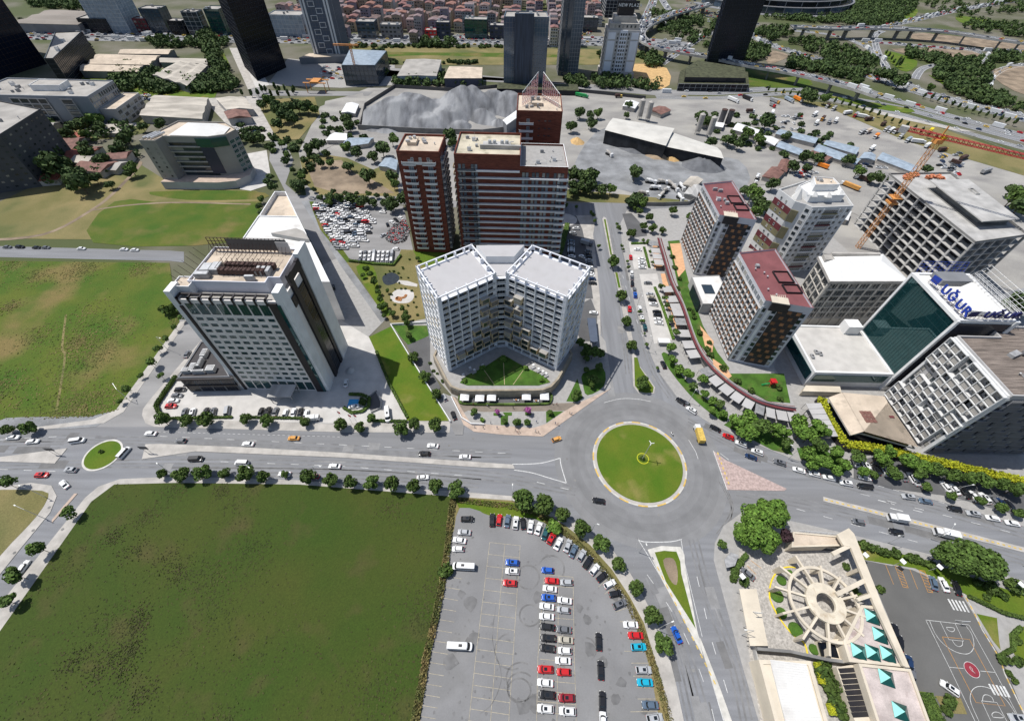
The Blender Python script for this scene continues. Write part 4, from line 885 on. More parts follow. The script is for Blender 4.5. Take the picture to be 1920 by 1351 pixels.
def redtower(P_,h,label,z0=5.0):
    t=Thing('red_roofed_tower',label,'building',P_[0],'red-roofed towers on the podium');e=ccw(P_);b=MB()
    b.shell(P_,0,h,0.7,0.35,0,1,4)
    W0,W1=P_[3],P_[0]      # west face, north to south
    d=Vector((W1[0]-W0[0],W1[1]-W0[1]));L=d.length;u=d/L;n=Vector((u.y,-u.x));ang=math.atan2(u.y,u.x)
    NR,NC=11,10;za,zb=z0+1,h-3.6;ch=(zb-za)/NR;cw=L/NC
    kg=('w',round(cw*0.42,2),round(ch*0.68,2),('window','frame_dark'));winmesh(kg);kp=('panel',round(cw*0.4,2),round(ch*0.62,2),('wood',));winmesh(kp)
    for r in range(NR):
        for c in range(NC):
            z=za+ch*(r+.5);s0=cw*(c+0.27 if (r % 2) else c+0.73);s1=cw*(c+0.73 if (r % 2) else c+0.27)
            t.win(kg,(W0[0]+u.x*s0,W0[1]+u.y*s0,z),ang);t.win(kp,(W0[0]+u.x*s1,W0[1]+u.y*s1,z),ang,'wall_panel')
    for c in range(NC+1):
        s_=min(max(cw*c,.12),L-.12);b.box((W0[0]+u.x*s_+n.x*.35,W0[1]+u.y*s_+n.y*.35,(za+zb)/2),(.11,.38,(zb-za)/2),ang,2)
    for r in range(NR+1):
        z=za+ch*r;b.box((W0[0]+u.x*L/2+n.x*.3,W0[1]+u.y*L/2+n.y*.3,z),(L/2-.01,.34,.13),ang,2)
    kt=('w',round(cw*.8,2),2.4,('window_light','frame_white'));winmesh(kt)
    for c in range(NC):s_=cw*(c+.5);t.win(kt,(W0[0]+u.x*s_,W0[1]+u.y*s_,h-1.9),ang)
    S0,S1=P_[0],P_[1];d=Vector((S1[0]-S0[0],S1[1]-S0[1]));L=d.length;u=d/L;n=Vector((u.y,-u.x));ang=math.atan2(u.y,u.x)
    zb=h-2.5;NR=10;ch=(zb-za)/NR
    ka=('w',1.5,round(ch*.62,2),('window','frame_dark'));winmesh(ka);kp2=('panel',round(L*.085,2),round(ch*.48,2),('wood',));winmesh(kp2)
    for r in range(NR):
        z=za+ch*(r+.5)
        for f in (.07,.3,.9):t.win(ka,(S0[0]+u.x*L*f,S0[1]+u.y*L*f,z),ang)
        for j in range(5):
            f=.42+j*.095
            if (j+r) % 2:t.win(kp2,(S0[0]+u.x*L*f+n.x*.1,S0[1]+u.y*L*f+n.y*.1,z+ch*.2),ang,'wall_panel')
            else:t.win(('w',1.5,round(ch*.62,2),('window','frame_dark')),(S0[0]+u.x*L*f,S0[1]+u.y*L*f,z),ang)
    b.box((S0[0]+u.x*L*.61+n.x*.04,S0[1]+u.y*L*.61+n.y*.04,(za+zb)/2),(L*.25,.06,(zb-za)/2),ang,3)
    b.box((S0[0]+u.x*L*.185+n.x*.1,S0[1]+u.y*L*.185+n.y*.1,(za+h)/2-1),(L*.03,.1,(h-za)/2-1),ang,5);b.box((S0[0]+u.x*L*.0+n.x*.1+u.x*.3,S0[1]+u.y*.3+n.y*.1,(za+h)/2-1),(.4,.1,(h-za)/2-1),ang,5)
    facade(t,b,P_[1],P_[2],z0+1,h-2,9,11,.5,.5);facade(t,b,P_[2],P_[3],z0+1,h-2,5,11,.5,.5)
    t.part('wall',b,mat('wall_pale',(0.5,0.5,0.53),.8,.04,.1),'red_roof','grey_panel','dark_cladding','red_roof','white')
    x0,y0=P_[1];
    for (dx,dy,hx,hy) in ((-4.2,19,3.2,3.6),(-3.6,11.5,3.2,2.6)):
        b=MB();cx,cy=x0+dx,y0+dy;q=[(cx-hx,cy-hy),(cx+hx,cy-hy),(cx+hx,cy+hy),(cx-hx,cy+hy)];b.shell(q,h+.02,h+.15,.7,.22,0,1);t.part('roof_well',b,'dark_cladding','red_roof')
    b=MB();cx,cy=lerp(S0,S1,.33);b.box((cx-.2,cy+1.2,h+.9),(3.2,2.0,.15),ang,0)
    for k in range(8):b.box((cx-2.8+k*.8,cy+3.6,h+.9),(.08,.9,.1),ang,0)
    b.box((cx-.2,cy-.7,h-1.3),(3.3,.3,1.9),ang,1);t.part('roof_pergola',b,'cream','black')
    clutter(t,[(P_[0][0]+1,P_[0][1]+2),(P_[0][0]+10,P_[0][1]+2),(P_[3][0]+10,P_[3][1]-2),(P_[3][0]+1,P_[3][1]-2)],h,6,int(P_[0][1]))
    t.finish()
redtower([(98.6,126.4),(115.8,122.6),(116.0,161.5),(98.6,157.8)],40.5,'nearer tower with a flat red roof and brown panelled west face')
redtower([(99.2,188.6),(116.0,184.8),(116.5,223.5),(99.6,219.5)],40.5,'farther red-roofed tower, beyond the small white block')
t=Thing('link_block','low white-roofed block with a square skylight between the two red-roofed towers','building',(100,168));q=pxl([(280,950),(500,962),(560,1000),(430,1200),(375,1190)],1240,320,4.8,11.5)
q=[(93.2,157.2),(98.3,157.4),(108,163.5),(108,180),(93.2,178.5)]
b=MB();b.shell(q,0,11.2,.3,.3,0,1);t.part('wall',b,'grey_panel','white_roof')
b=MB();b.box((99,168.5,11.4),(2.6,3.4,.2),0,0);t.part('skylight',b,'glass_blue')
b=MB();b.box((92.2,165,8.5),(.1,7,3.0),0,0);t.part('wall_glazing',b,'glass_dark');t.finish()
# ---- white, olive and maroon tower
WB=[(139.5,217),(143,204.5),(147.5,201.5),(149.5,199),(171.5,201.5),(174.5,223.5),(157,226.5)]
t=Thing('striped_tower','white tower with olive and maroon stripes and stepped penthouses, behind the beige block','building',(155,212));b=MB();h=39.5;b.shell(WB,0,h,1.0,.35,0,1)
NR=12;ch=h/NR
W0,W1=WB[0],WB[1]
for r in range(NR):      # west stripes
    u=Vector((W1[0]-W0[0],W1[1]-W0[1])).normalized();n=Vector((u.y,-u.x));L=math.dist(W0,W1);ang=math.atan2(u.y,u.x)
    mi=(0,2,3,0,2,3)[(r+1) % 6 if r < 11 else 0]
    if mi:b.box((W0[0]+u.x*L/2+n.x*.06,W0[1]+u.y*L/2+n.y*.06,ch*(r+.5)),(L/2,.08,ch/2-.01),ang,mi);b.box((WB[1][0]+1.6,WB[1][1]-1.2,ch*(r+.5)),(1.8,.3,ch/2-.01),math.atan2(-3,4.5),2 if mi == 3 else 2)
    for f in (.33,.62):k=('w',1.0,1.5,('window','frame_white'));winmesh(k);t.win(k,(W0[0]+u.x*L*f+n.x*.15,W0[1]+u.y*L*f+n.y*.15,ch*(r+.5)),ang)
facade(t,b,WB[2],WB[3],0,h,1,NR,.6,.5);
S0,S1=WB[3],WB[4];u=Vector((S1[0]-S0[0],S1[1]-S0[1])).normalized();n=Vector((u.y,-u.x));L=math.dist(S0,S1);ang=math.atan2(u.y,u.x)
for r in range(NR):
    z=ch*(r+.5)
    for f,w_ in ((.1,1.6),(.24,1.6),(.76,1.6),(.92,1.4)):k=('w',w_,1.7,('window','frame_white'));winmesh(k);t.win(k,(S0[0]+u.x*L*f,S0[1]+u.y*L*f,z),ang)
    k=('w',7.0,1.9,('window','frame_white'));winmesh(k);t.win(k,(S0[0]+u.x*L*.5+n.x*.3,S0[1]+u.y*L*.5+n.y*.3,z),ang)
    mi=(4,3,4,2)[r % 4];b.box((S0[0]+u.x*L*.5+n.x*.35,S0[1]+u.y*L*.5+n.y*.35,z-ch*.36),(4.3,.4,.35),ang,mi)
for f in (.02,.17,.31,.69,.84,.98):b.box((S0[0]+u.x*L*f+n.x*.2,S0[1]+u.y*L*f+n.y*.2,h/2),(.18,.25,h/2-.05),ang,4)
facade(t,b,WB[4],WB[5],0,h,5,NR,.4,.5);facade(t,b,WB[5],WB[6],0,h,4,NR,.4,.5);facade(t,b,WB[6],WB[0],0,h,4,NR,.4,.5)
t.part('wall',b,mat('stucco',(0.6,0.6,0.59),.8,.05,.2),'pave_grey','olive_panel','maroon','stucco' if False else 'white')
b=MB();b.shell([(150,205.5),(168,207),(170,220),(157,222),(148,216)],h,h+3.2,.6,.3,0,1);t.part('penthouse',b,'white','white_roof')
b=MB();b.shell([(153,211),(166,212),(166,219),(156,220)],h+3.2,h+6.2,.6,.3,0,1);t.part('penthouse',b,'white','beige_roof')
for (x,y) in ((152,207.5),(159,207),(166.5,209.5),(146.5,210)):
    b=MB();b.cyl((x,y),2.8,h+3.3 if x > 150 else h,h+5.0,6,0,.3);t.part('roof_gable',b,'white_roof')
clutter(t,[(155,212),(166,212),(166,219),(155,219)],h+6.2,4,3,big=.8);t.finish()
# ---- beige block with hipped roof
BB=[(145.2,155.5),(180.5,157),(180.0,176.2),(148.0,173)]
t=Thing('beige_office_block','cream stone block with a pale ribbed hipped roof, beside the green glass building','building',(162,165));b=MB();h=28.5;b.prism(inset(BB,.4),0,h,0,1)
for A,B,nc in ((BB[0],BB[1],7),(BB[3],BB[0],3)):
    for r,(zc,hh) in enumerate(((25.6,.6),(21.4,.66),(17.8,.62),(14.2,.62),(10.8,.6),(7.4,.6))):
        facade(t,b,lerp(A,B,.02),lerp(A,B,.98),zc-1.7,zc+1.7,nc*3,1,.52 if r not in (1,2) else .74,hh,wm=('window','frame_dark'),skip=(lambda c,r_:c % 3 == 2 and False))
    d=Vector((B[0]-A[0],B[1]-A[1]));L=d.length;u=d/L;ang=math.atan2(u.y,u.x);n=Vector((u.y,-u.x))
    for k in range(nc+1):s_=min(max(L*k/nc,.5),L-.5);b.box((A[0]+u.x*s_-n.x*.15,A[1]+u.y*s_-n.y*.15,h/2),(.45,.3,h/2-.2),ang,0)
    for z in (5.2,12.6,19.6,23.7):b.box((A[0]+u.x*L/2-n.x*.1,A[1]+u.y*L/2-n.y*.1,z),(L/2-.3,.35,.16),ang,0)
facade(t,b,BB[1],BB[2],3,27,6,7,.5,.5);facade(t,b,BB[2],BB[3],3,27,9,7,.5,.5)
t.part('wall',b,mat('stone_cream',(0.5,0.47,0.42),.85,.06,.2,fine=.05),'white_roof')
b=MB();e=inset(BB,-.9);b.prism(e,h-.5,h+.6,0,0,bottom=True);b.prism(inset(BB,-.4),h-1.3,h-.5,0,0,bottom=True);t.part('cornice',b,'stone_cream' if False else 'pave')
e=[(x,y,h+.62) for x,y in inset(BB,-.6)];r0,r1=(155,165.5,h+4.2),(171.5,166.5,h+4.2)
b=MB();b.add(e+[r0,r1],[(0,1,5,4),(1,2,5),(2,3,4,5),(3,0,4)]);t.part('roof',b,mat('ribbed_white',(0.74,0.73,0.7),.5,.05,1.2,stretch=(6,.3,1)))
b=MB();b.shell([(147.5,168.5),(152,168.8),(152,173),(148.3,173)],h+.6,h+2.4,.3,.2,0,1);b.box((165,174.5,h+1.6),(12,.6,.9),.03,0);t.part('roof_structure',b,'pave','grey_roof');t.finish()
# ---- unfinished concrete frame
CB=[(225.5,182),(258,190),(262,256),(222.5,253)]
t=Thing('concrete_frame','unfinished concrete frame building with open bays beside the orange tower crane','building',(240,215));NF_,H_=8,33.0
for f in range(NF_+1):
    b=MB();z=H_*f/NF_;b.prism(CB,z-.28 if f else 0,z+.1 if f else .15,0,0,bottom=True);t.part('floor_slab',b,'concrete')
A=CB;cols=[]
nx_,ny_=5,10
for i in range(nx_+1):
    for j in range(ny_+1):
        p=lerp(lerp(inset(A,.5)[0],inset(A,.5)[1],i/nx_),lerp(inset(A,.5)[3],inset(A,.5)[2],i/nx_),j/ny_)
        if i in (0,nx_) or j in (0,ny_) or (i+j) % 2 == 0:cols.append((i not in (0,) and j != 0,p))
for inner,p in sorted(cols)[:96]:
    b=MB();b.box((p[0],p[1],H_/2),(.3 if not inner else .25,.55 if not inner else .3,H_/2-.3),0.02,0);t.part('column',b,'concrete')
b=MB();b.wallstrip(inset(CB,.3),.35,H_+.1,H_+1.0,0,True);t.part('parapet',b,'concrete_dark')
U=[(235,195),(256,198),(258.5,240),(235,238)]
b=MB();b.prism(U,H_+4.0,H_+4.5,0,0,bottom=True);t.part('floor_slab',b,'concrete')
b=MB();b.prism([(236,197),(254.5,199.5),(257,238.5),(236,236.5)],H_,H_+.3,0);b.box((247,218,H_+2),(8,17,1.9),.03,0);t.part('wall',b,'concrete_dark')
b=MB();b.wallstrip([(250,222),(252,222),(252.5,228),(250,228)],.3,H_+4.5,H_+5.2,0,True);t.part('roof_opening',b,'concrete')
b=MB();b.prism(inset(CB,4.5),.5,H_-.5,0);t.part('bay_shade_core',b,'black')  # black filler box, stands in for the shaded interior behind the open bays
rnd=random.Random(2)
for k in range(8):
    c_=G(1560+rnd.choice((rnd.uniform(620,820),rnd.uniform(900,1090)))/5.197,280+rnd.uniform(240,275)/5.197,34);b=MB()
    for j in range(4):b.box((c_[0]+rnd.uniform(-2,2),c_[1]+rnd.uniform(-1,1),33.6+j*.3),(1.2,.8,.25),rnd.uniform(0,3),0)
    single('brick_stack',b,[mat('fresh_brick',(.55,.2,.1),.9,.1,1)],'%s heap of orange bricks on the top slab of the concrete frame' % ordinal(k+1),'brick stack','brick stacks on the concrete frame',kind=None)
t.finish()
def lattice(mb,a,b,w_,seg,r=.09,mi=0,up=None):
    a,b=Vector(a),Vector(b);d=(b-a);L=d.length;d.normalize();u=d.cross(Vector((0,0,1))) if abs(d.z) < .9 else Vector((1,0,0));u.normalize();v=d.cross(u).normalized()
    cs=[(u*sx+v*sy)*w_/2 for sx,sy in ((-1,-1),(1,-1),(1,1),(-1,1))]
    for c in cs:mb.bar(a+c,b+c,r*1.4,mi)
    n=max(1,int(L/seg))
    for k in range(n):
        p,q=a+d*(L*k/n),a+d*(L*(k+1)/n)
        for i in range(4):mb.bar(p+cs[i],q+cs[(i+1) % 4],r,mi);mb.bar(p+cs[i],p+cs[(i+1) % 4],r*.8,mi)
t=Thing('tower_crane','orange tower crane with a long red jib over the concrete frame','crane',(212,226));b=MB();lattice(b,(212,226,0),(212,226,62),2.1,2.6,.1);t.part('mast',b,'crane_orange')
b=MB();b.box((212,226,63),(1.7,1.7,1.0));b.bar((212,226,63),(212,226,70),.35,0);b.box((213.6,226,64.6),(.9,1.2,1.1),0,1);t.part('cab',b,'crane_orange','yellow')
j=Vector((245-208,205-234,0)).normalized();e=Vector((212,226,65))+j*62;ce=Vector((212,226,65))-j*16
b=MB();lattice(b,(212,226,65),e,1.7,2.2,.11);t.part('jib',b,'crane_red')
b=MB();lattice(b,(212,226,65),ce,1.7,2.2,.11);b.box((ce.x,ce.y,64.5),(1.8,1.3,1.5),math.atan2(j.y,j.x),1);t.part('counter_jib',b,'crane_red','concrete')
b=MB();b.bar((212,226,70),e*.5+Vector((106,113,32.8)),.06);b.bar((212,226,70),ce,.06);t.part('tie_bar',b,'grey_metal')
b=MB();b.box((212,226,30),(2.3,2.3,.5));b.box((212,226,33),(2.6,2.6,.25));t.part('mast_collar',b,'crane_orange')
# ---- green glass building with the roof letters and its white podium
t=Thing('glass_office','green glass office building with a white frame and big blue roof letters','building',(176,130));UB=[(165.2,115.2),(186.5,115.2),(188,143.5),(165.2,143.5)];h=43
b=MB();b.shell(UB,0,h,.6,1.0,0,1);b.prism([(x,y) for x,y in [(131.2,116.6),(165.19,116.6),(165.19,146),(131.8,146)]],0,2.5,0)
t.part('wall',b,'white','white_roof')
b=MB();b.box((165.1,129.3,26.4),(.12,13.4,15.9),0,0)
for k in range(1,19):b.box((164.95,116+k*1.4,26.4),(.05,.025,15.9),0,1)
for k in range(1,9):b.box((164.96,129.3,10.5+k*3.6),(.05,13.4,.03),0,1)
t.part('glass_wall',b,glass('curtain_green',(0.01,0.06,0.065),.02,0,1.0,0.55),mat('mullion_green',(0.02,0.06,0.065),.4,.05,1))
b=MB();b.box((175.8,115.05,22.5),(9.6,.12,19.6),0,0)
for k in range(1,9):b.box((175.8,114.92,3+k*4.3),(9.6,.05,.04),0,1)
t.part('glass_wall',b,'glass_dark','frame_dark')
b=MB();b.box((164.9,115.25,26.3),(.5,.5,17),0,0);b.box((164.9,143.2,26.3),(.5,.5,17),0,0);b.box((164.95,129.3,42.9),(.45,13.4,.6),0,0);b.box((186.3,115.1,22),(.8,.5,21.8),0,0);t.part('frame',b,'white')
b=MB();b.prism([(170,119),(182.5,117.5),(182.5,136),(170,130)],h,h+2.2,0,1);t.part('roof_room',b,'white','white_roof')
b=MB();b.box((177,139,h+1.2),(6,3,1.2));t.part('roof_room',b,'grey_wall')
b=MB();lattice(b,(189,142,h+1),(189,118,h+1),2,2.4,.07);
for k in range(13):b.bar((186,142-k*2,h+.3),(192,142-k*2,h+6),.08);
for k in range(5):b.bar((187+k*1.2,142,h+1.3+k*1.1),(187+k*1.2,118,h+1.3+k*1.1),.08)
t.part('sign_scaffold',b,'steel')
b=MB()
for k in range(13):b.bar((166+k*1.6,143.5,h+.5),(166+k*1.6,145,h+5),.07)
for z in (1.5,2.7,3.9,5):b.bar((166,143.8+z*.25,h+z),(185.5,143.8+z*.25,h+z),.09)
t.part('sign_scaffold',b,'sign_blue')
def letters(parent,text,loc,rot,size,m,depth=.25,name='sign_letter',gap=1.1):
    x=0.0
    for ch_ in text:
        cu=bpy.data.curves.new('letter','FONT');cu.body=ch_;cu.size=size;cu.extrude=depth;cu.offset=size*.02
        ob=bpy.data.objects.new('tmp',cu);COL.objects.link(ob);dg=bpy.context.evaluated_depsgraph_get();dg.update()
        me=bpy.data.meshes.new_from_object(ob.evaluated_get(dg));wd=max((v.co.x for v in me.vertices),default=.3);bpy.data.objects.remove(ob)
        me.materials.clear();me.materials.append(M[m] if isinstance(m,str) else m)
        o=bpy.data.objects.new(name,me);mt=rot.to_matrix().to_4x4();mt.translation=Vector(loc);L_(o,parent);o.matrix_local=mt @ Matrix.Translation((x,0,0));x+=wd*1.0+size*.12*gap
    return x
from mathutils import Euler
def roofsign(loc,rz,text,size,m,label,em=True):
    s=Thing('roof_sign',label,'sign',(loc[0],loc[1]),z=loc[2]);
    R_=(Matrix.Rotation(rz,4,'Z') @ Matrix.Rotation(math.radians(90),4,'X')).to_euler()
    u=Vector((math.cos(rz),math.sin(rz)));L=size*4.1
    letters(s.o,text,(u.x*size*1.15,u.y*size*1.15,1.2),R_,size,m)
    b=MB();c_=Vector(loc[:2])+u*size*.25
    b.add([(c_.x-u.x*size*.45,c_.y-u.y*size*.45,loc[2]+1.2),(c_.x+u.x*size*.35,c_.y+u.y*size*.35,loc[2]+1.5),(c_.x+u.x*size*.35,c_.y+u.y*size*.35,loc[2]+1.2+size*.72),(c_.x-u.x*size*.45,c_.y-u.y*size*.45,loc[2]+1.0+size*.62)],[(0,1,2,3)]);s.part('emblem',b,m)
    b=MB();
    for k in range(12):
        p=Vector(loc[:2])+u*(L*k/11-.5*size*.3);q=p+Vector((-u.y,u.x))*1.6;b.bar((p.x,p.y,loc[2]),(p.x,p.y,loc[2]+2.2),.06);b.bar((q.x,q.y,loc[2]),(p.x,p.y,loc[2]+2.8),.06)
    for z in (.5,1.1,2.3):b.bar((*Vector(loc[:2])-u*size*.3,loc[2]+z) if False else (loc[0]-u.x*size*.3,loc[1]-u.y*size*.3,loc[2]+z),(loc[0]+u.x*L,loc[1]+u.y*L,loc[2]+z),.06)
    s.part('sign_frame',b,'rust')
roofsign((166.9,136.3,43.4),-math.pi/2,'UĞUR',4.7,'sign_blue','blue UĞUR letters standing along the west edge of the glass office roof')
roofsign((167.8,115.9,43.4),0.0,'UĞUR',4.2,mat('sign_navy',(.008,.012,.1),.5,.05,1),'dark blue UĞUR letters standing along the south edge of the glass office roof')
b=MB();b.shell([(131,116.4),(165.1,116.4),(165.1,145.5),(131.4,145.5)],2.5,9.6,.5,.9,0,1);t.part('podium',b,'white','plaza')
b=MB();b.box((148,116.2,6.3),(15.8,.1,2.2));
t.part('glass_wall',b,'glass_green');b=MB();b.box((130.9,130.5,6),(.12,12.8,2.6));t.part('glass_wall',b,'glass_green')
b=MB();b.box((158.5,143.0,12),(3.2,2.6,2.4));t.part('roof_room',b,'white')
for q in ((1538,663),(1530,660),(1523,668)):c_=G(*q,10);b=MB();b.box((c_[0],c_[1],10.1),(.6,1.1,.5));b.cyl(c_,.4,10.6,10.8,8,1);t.part('air_unit',b,'grey_metal','black')
t.finish()
# ---- white grid-fronted block at the right edge
GB=[(166.2,84.6),(205,84.6),(205,118),(182,118),(182,112.2),(166.2,112.2)]
t=Thing('grid_fronted_block','block with overlapping white grid frames and a brown plank roof at the right edge','building',(185,98));h=38;b=MB();b.shell(GB,0,h,.8,.5,0,1)
NR=12;ch=36.0/NR;NC=9;L=27.6;cw=L/NC;A=(166.2,112.2);ang=-math.pi/2
rnd=random.Random(11)
kg=('w',1.7,2.0,('window','frame_dark'));winmesh(kg);kp=('panel',2.6,2.2,(mat('panel_taupe',(.36,.34,.31),.8,.05,.3),));kp=('panel',2.6,2.2,('panel_taupe',));winmesh(kp)
for r in range(NR):
    for c in range(NC):
        y=112.2-cw*(c+.5);z=1.5+ch*(r+.5);t.win(kg,(166.2,y-.3 if (r+c) % 2 else y+.3,z),ang)
for (c0,c1,r0,r1,dp) in ((0,3,8,12,1.5),(1,4,3,6,1.2),(4,7,9,12,1.4),(3,7,5,9,1.8),(5,8,0,4,1.3),(0,2,0,3,1.6),(2,5,0,3,1.4),(7,9,7,12,1.7),(6,9,4,6,1.2)):
    x=166.2-dp;y0,y1=112.2-cw*c0,112.2-cw*c1;z0,z1=1.5+ch*r0,1.5+ch*r1
    f=MB()
    for z in [z0+ch*k for k in range(r1-r0+1)]:f.box((x,(y0+y1)/2,z),(.3,abs(y0-y1)/2-.02,.12),0,0)
    for k in range(c1-c0+1):f.box((x+.04,y0-cw*k,(z0+z1)/2),(.3,.13,(z1-z0)/2+.1),0,0)
    f.box((x+dp/2,y0,(z0+z1)/2),(dp/2,.1,(z1-z0)/2),0,0);f.box((x+dp/2,y1,(z0+z1)/2),(dp/2,.1,(z1-z0)/2),0,0);f.box((x+dp/2,(y0+y1)/2,z0),(dp/2,abs(y0-y1)/2,.1),0,0);f.box((x+dp/2,(y0+y1)/2,z1),(dp/2,abs(y0-y1)/2,.11),0,0)
    t.part('grid_frame',f,'frame_white')
    for r in range(r0,r1):
        for c in range(c0,c1):
            if (r+c) % 2 == 0:t.win(('panel',2.6,2.2,('panel_taupe',)),(x+.25,112.2-cw*(c+.5),1.5+ch*(r+.5)),ang,'wall_panel')
b2=MB()
for r in range(11):
    for g in range(6):
        x0=168+g*6.1+(r % 2)*2.0
        for k in range(7):b2.box((x0+k*.62,84.1,3.2+r*3.2),(.09,.35,1.35),0,0)
    b2.box((185.5,84.2,1.6+r*3.2),(19,.4,.12),0,0)
t.part('louvre',b2,'grey_wall')
facade(t,b,GB[0],GB[1],1.5,36,12,11,.55,.55,wm=('glass_dark','frame_dark'))
b.box((166.0,112.0,18.5),(.6,.5,18.4),0,2);b.box((166.0,84.9,18.5),(.6,.6,18.4),0,2);b.box((165.9,98.5,37.6),(.5,13.6,.5),0,2)
facade(t,b,GB[1],GB[2],1.5,36,9,11,.5,.5)
t.part('wall',b,'grey_panel',mat('planks',(.2,.165,.14),.9,.25,.5,stretch=(.25,3.2,1),fine=.2),'frame_white')
b=MB()
for k in range(5):b.bar((184+k*1.8,104-k*1.0,h+1),(186+k*1.8,103-k*1.0,h+1+.5),.9,0,8)
b.box((181,103.5,h+.6),(2.2,1,.6),.4,0);t.part('duct',b,'grey_metal');clutter(t,[(172,87),(200,87),(200,110),(184,110),(172,104)],h,6,9);t.finish()
t=Thing('pavilion_roof','wide low pavilion with a beige folded roof in front of the grid-fronted block','building',(150,97));z=8
o_=[G(x,y,z) for x,y in ((1556.7,741.7),(1578,736),(1658,743),(1664,754),(1722,838),(1619,809),(1599,812.5))]
b=MB();v=[(*o_[0],z-1.2),(*o_[1],z+.3),(*o_[2],z+.2),(*o_[3],z+.2),(*o_[4],z),(*o_[5],z+.3),(*o_[6],z-1.2)];b.add(v,[(0,6,5,1),(1,5,4,3,2),(1,5,6,0),(2,3,4,5,1)]);t.part('roof',b,'beige_roof')
b=MB();b.prism(inset(o_,1.3),0,z-1.5,0,0);t.part('wall',b,'glass_dark');b=MB();b.wallstrip(inset(o_,.2),.3,z-1.9,z-1.3,0,True);t.part('eave',b,'pave')
b=MB();c_=G(1627,782,z);
for i in range(3):
    for j in range(3):b.box((c_[0]-1.6+i*1.6,c_[1]-1.9+j*1.9,z+.42),(.7,.85,.08),.1,0)
t.part('skylight',b,mat('rusty_glass',(.2,.1,.08),.5,.1,1))
t.part('skylight',(lambda q:(q.box((*G(1671,782,z),z+.35),(.9,.5,.1)),q)[1])(MB()),'rusty_glass' if False else 'maroon')
HY=smooth([(1541,745),(1556,785),(1581,823),(1593,832),(1635,837),(1695,850),(1770,866),(1850,885),(1990,915)],4);HH=[G(x,y,3.4) for x,y in HY]
def leafmass(line,wd,z0,z1,n,size,seed,mb=None):
    rnd=random.Random(seed);mb=mb or MB();seg=[(math.dist(line[i],line[i+1]),i) for i in range(len(line)-1)];T=sum(s[0] for s in seg)
    for _ in range(n):
        s_=rnd.uniform(0,T)
        for L,i in seg:
            if s_ <= L:break
            s_ -= L
        p=Vector(lerp(line[i],line[i+1],min(1,s_/L)));d=Vector((line[i+1][0]-line[i][0],line[i+1][1]-line[i][1])).normalized();q=p+Vector((-d.y,d.x))*rnd.uniform(-wd/2,wd/2)
        leaf(mb,(q.x,q.y,rnd.uniform(z0,z1)),size*rnd.uniform(.7,1.3),rnd)
    return mb
def leaf(mb,c,s,rnd,nrm_=None,mi=0):
    a=Vector((rnd.gauss(0,1),rnd.gauss(0,1),rnd.gauss(0,1)))
    if nrm_ is not None:a=Vector(nrm_)*1.3+a*.7
    if a.length < 1e-3:a=Vector((0,0,1))
    a.normalize();u=a.orthogonal().normalized();v=a.cross(u);t_=rnd.uniform(0,6.28);u,v=u*math.cos(t_)+v*math.sin(t_),v*math.cos(t_)-u*math.sin(t_);c=Vector(c)
    mb.add([c-u*s*.5-v*s*.35,c+u*s*.5-v*s*.4,c+u*s*.4+v*s*.45,c-u*s*.45+v*s*.4],[(0,1,2,3)],mi)
tt=Thing('yellow_hedge','bright yellow-green hedge running round the beige-roofed pavilion','hedge',HH[5]);b=leafmass(HH,3.4,2.6,3.9,9000,.55,5);tt.part('foliage',b,'leaf_yellow');b=MB();b.wallstrip(HH,2.9,0.1,2.8,0);tt.part('planter',b,'black')
for k in range(6):
    a_,b_=lerp((1533,755),(1566,818),k/6),lerp((1533,755),(1566,818),(k+.94)/6);z=4.2
    q=[G(a_[0]-22+k*0.0,a_[1]+1,z),G(a_[0]+6,a_[1],z),G(b_[0]+6,b_[1],z),G(b_[0]-22,b_[1]+1,z)];b=MB();b.prism(q,z-.15,z,0,0,bottom=True)
    for x,y in (q[0],q[3]):b.bar((x,y,.1),(x,y,z-.15),.07,1)
    single('awning',b,['grey_panel','frame_dark'],'%s grey awning from the north in the straight row beside the yellow hedge' % ordinal(k+1),'awning','awnings beside the yellow hedge')
b=MB();b.prism([G(x,y,3.5) for x,y in ((1511,722),(1575,724),(1578,735),(1505,733))],0,3.5,0);single('canopy',b,['cream'],'narrow cream canopy under the south wall of the glass office podium','canopy')
# ---- cream school complex with the wheel-shaped pergola
t=Thing('wheel_pergola','round cream concrete pergola with twelve spokes over the courtyard','pergola',(97.2,28.9));C0=(97.2,28.6);zr=6.0
def ringm(b,r0,r1,z0,z1,n=56,mi=0):
    vs=[]
    for r,z in ((r0,z0),(r1,z0),(r1,z1),(r0,z1)):vs+=[(C0[0]+r*math.cos(2*math.pi*k/n),C0[1]+r*math.sin(2*math.pi*k/n),z) for k in range(n)]
    fs=[]
    for q in range(4):
        for k in range(n):fs.append((q*n+k,q*n+(k+1) % n,((q+1) % 4)*n+(k+1) % n,((q+1) % 4)*n+k))
    b.add(vs,fs,mi)
b=MB();ringm(b,2.7,5.6,zr-.4,zr+.5);t.part('inner_ring',b,mat('cream_stained',(.62,.55,.43),.9,.08,.3,big=(.5,(.42,.34,.24),.55,.75),fine=.1))
b=MB();ringm(b,9.7,10.5,zr-.7,zr);t.part('outer_ring',b,'cream')
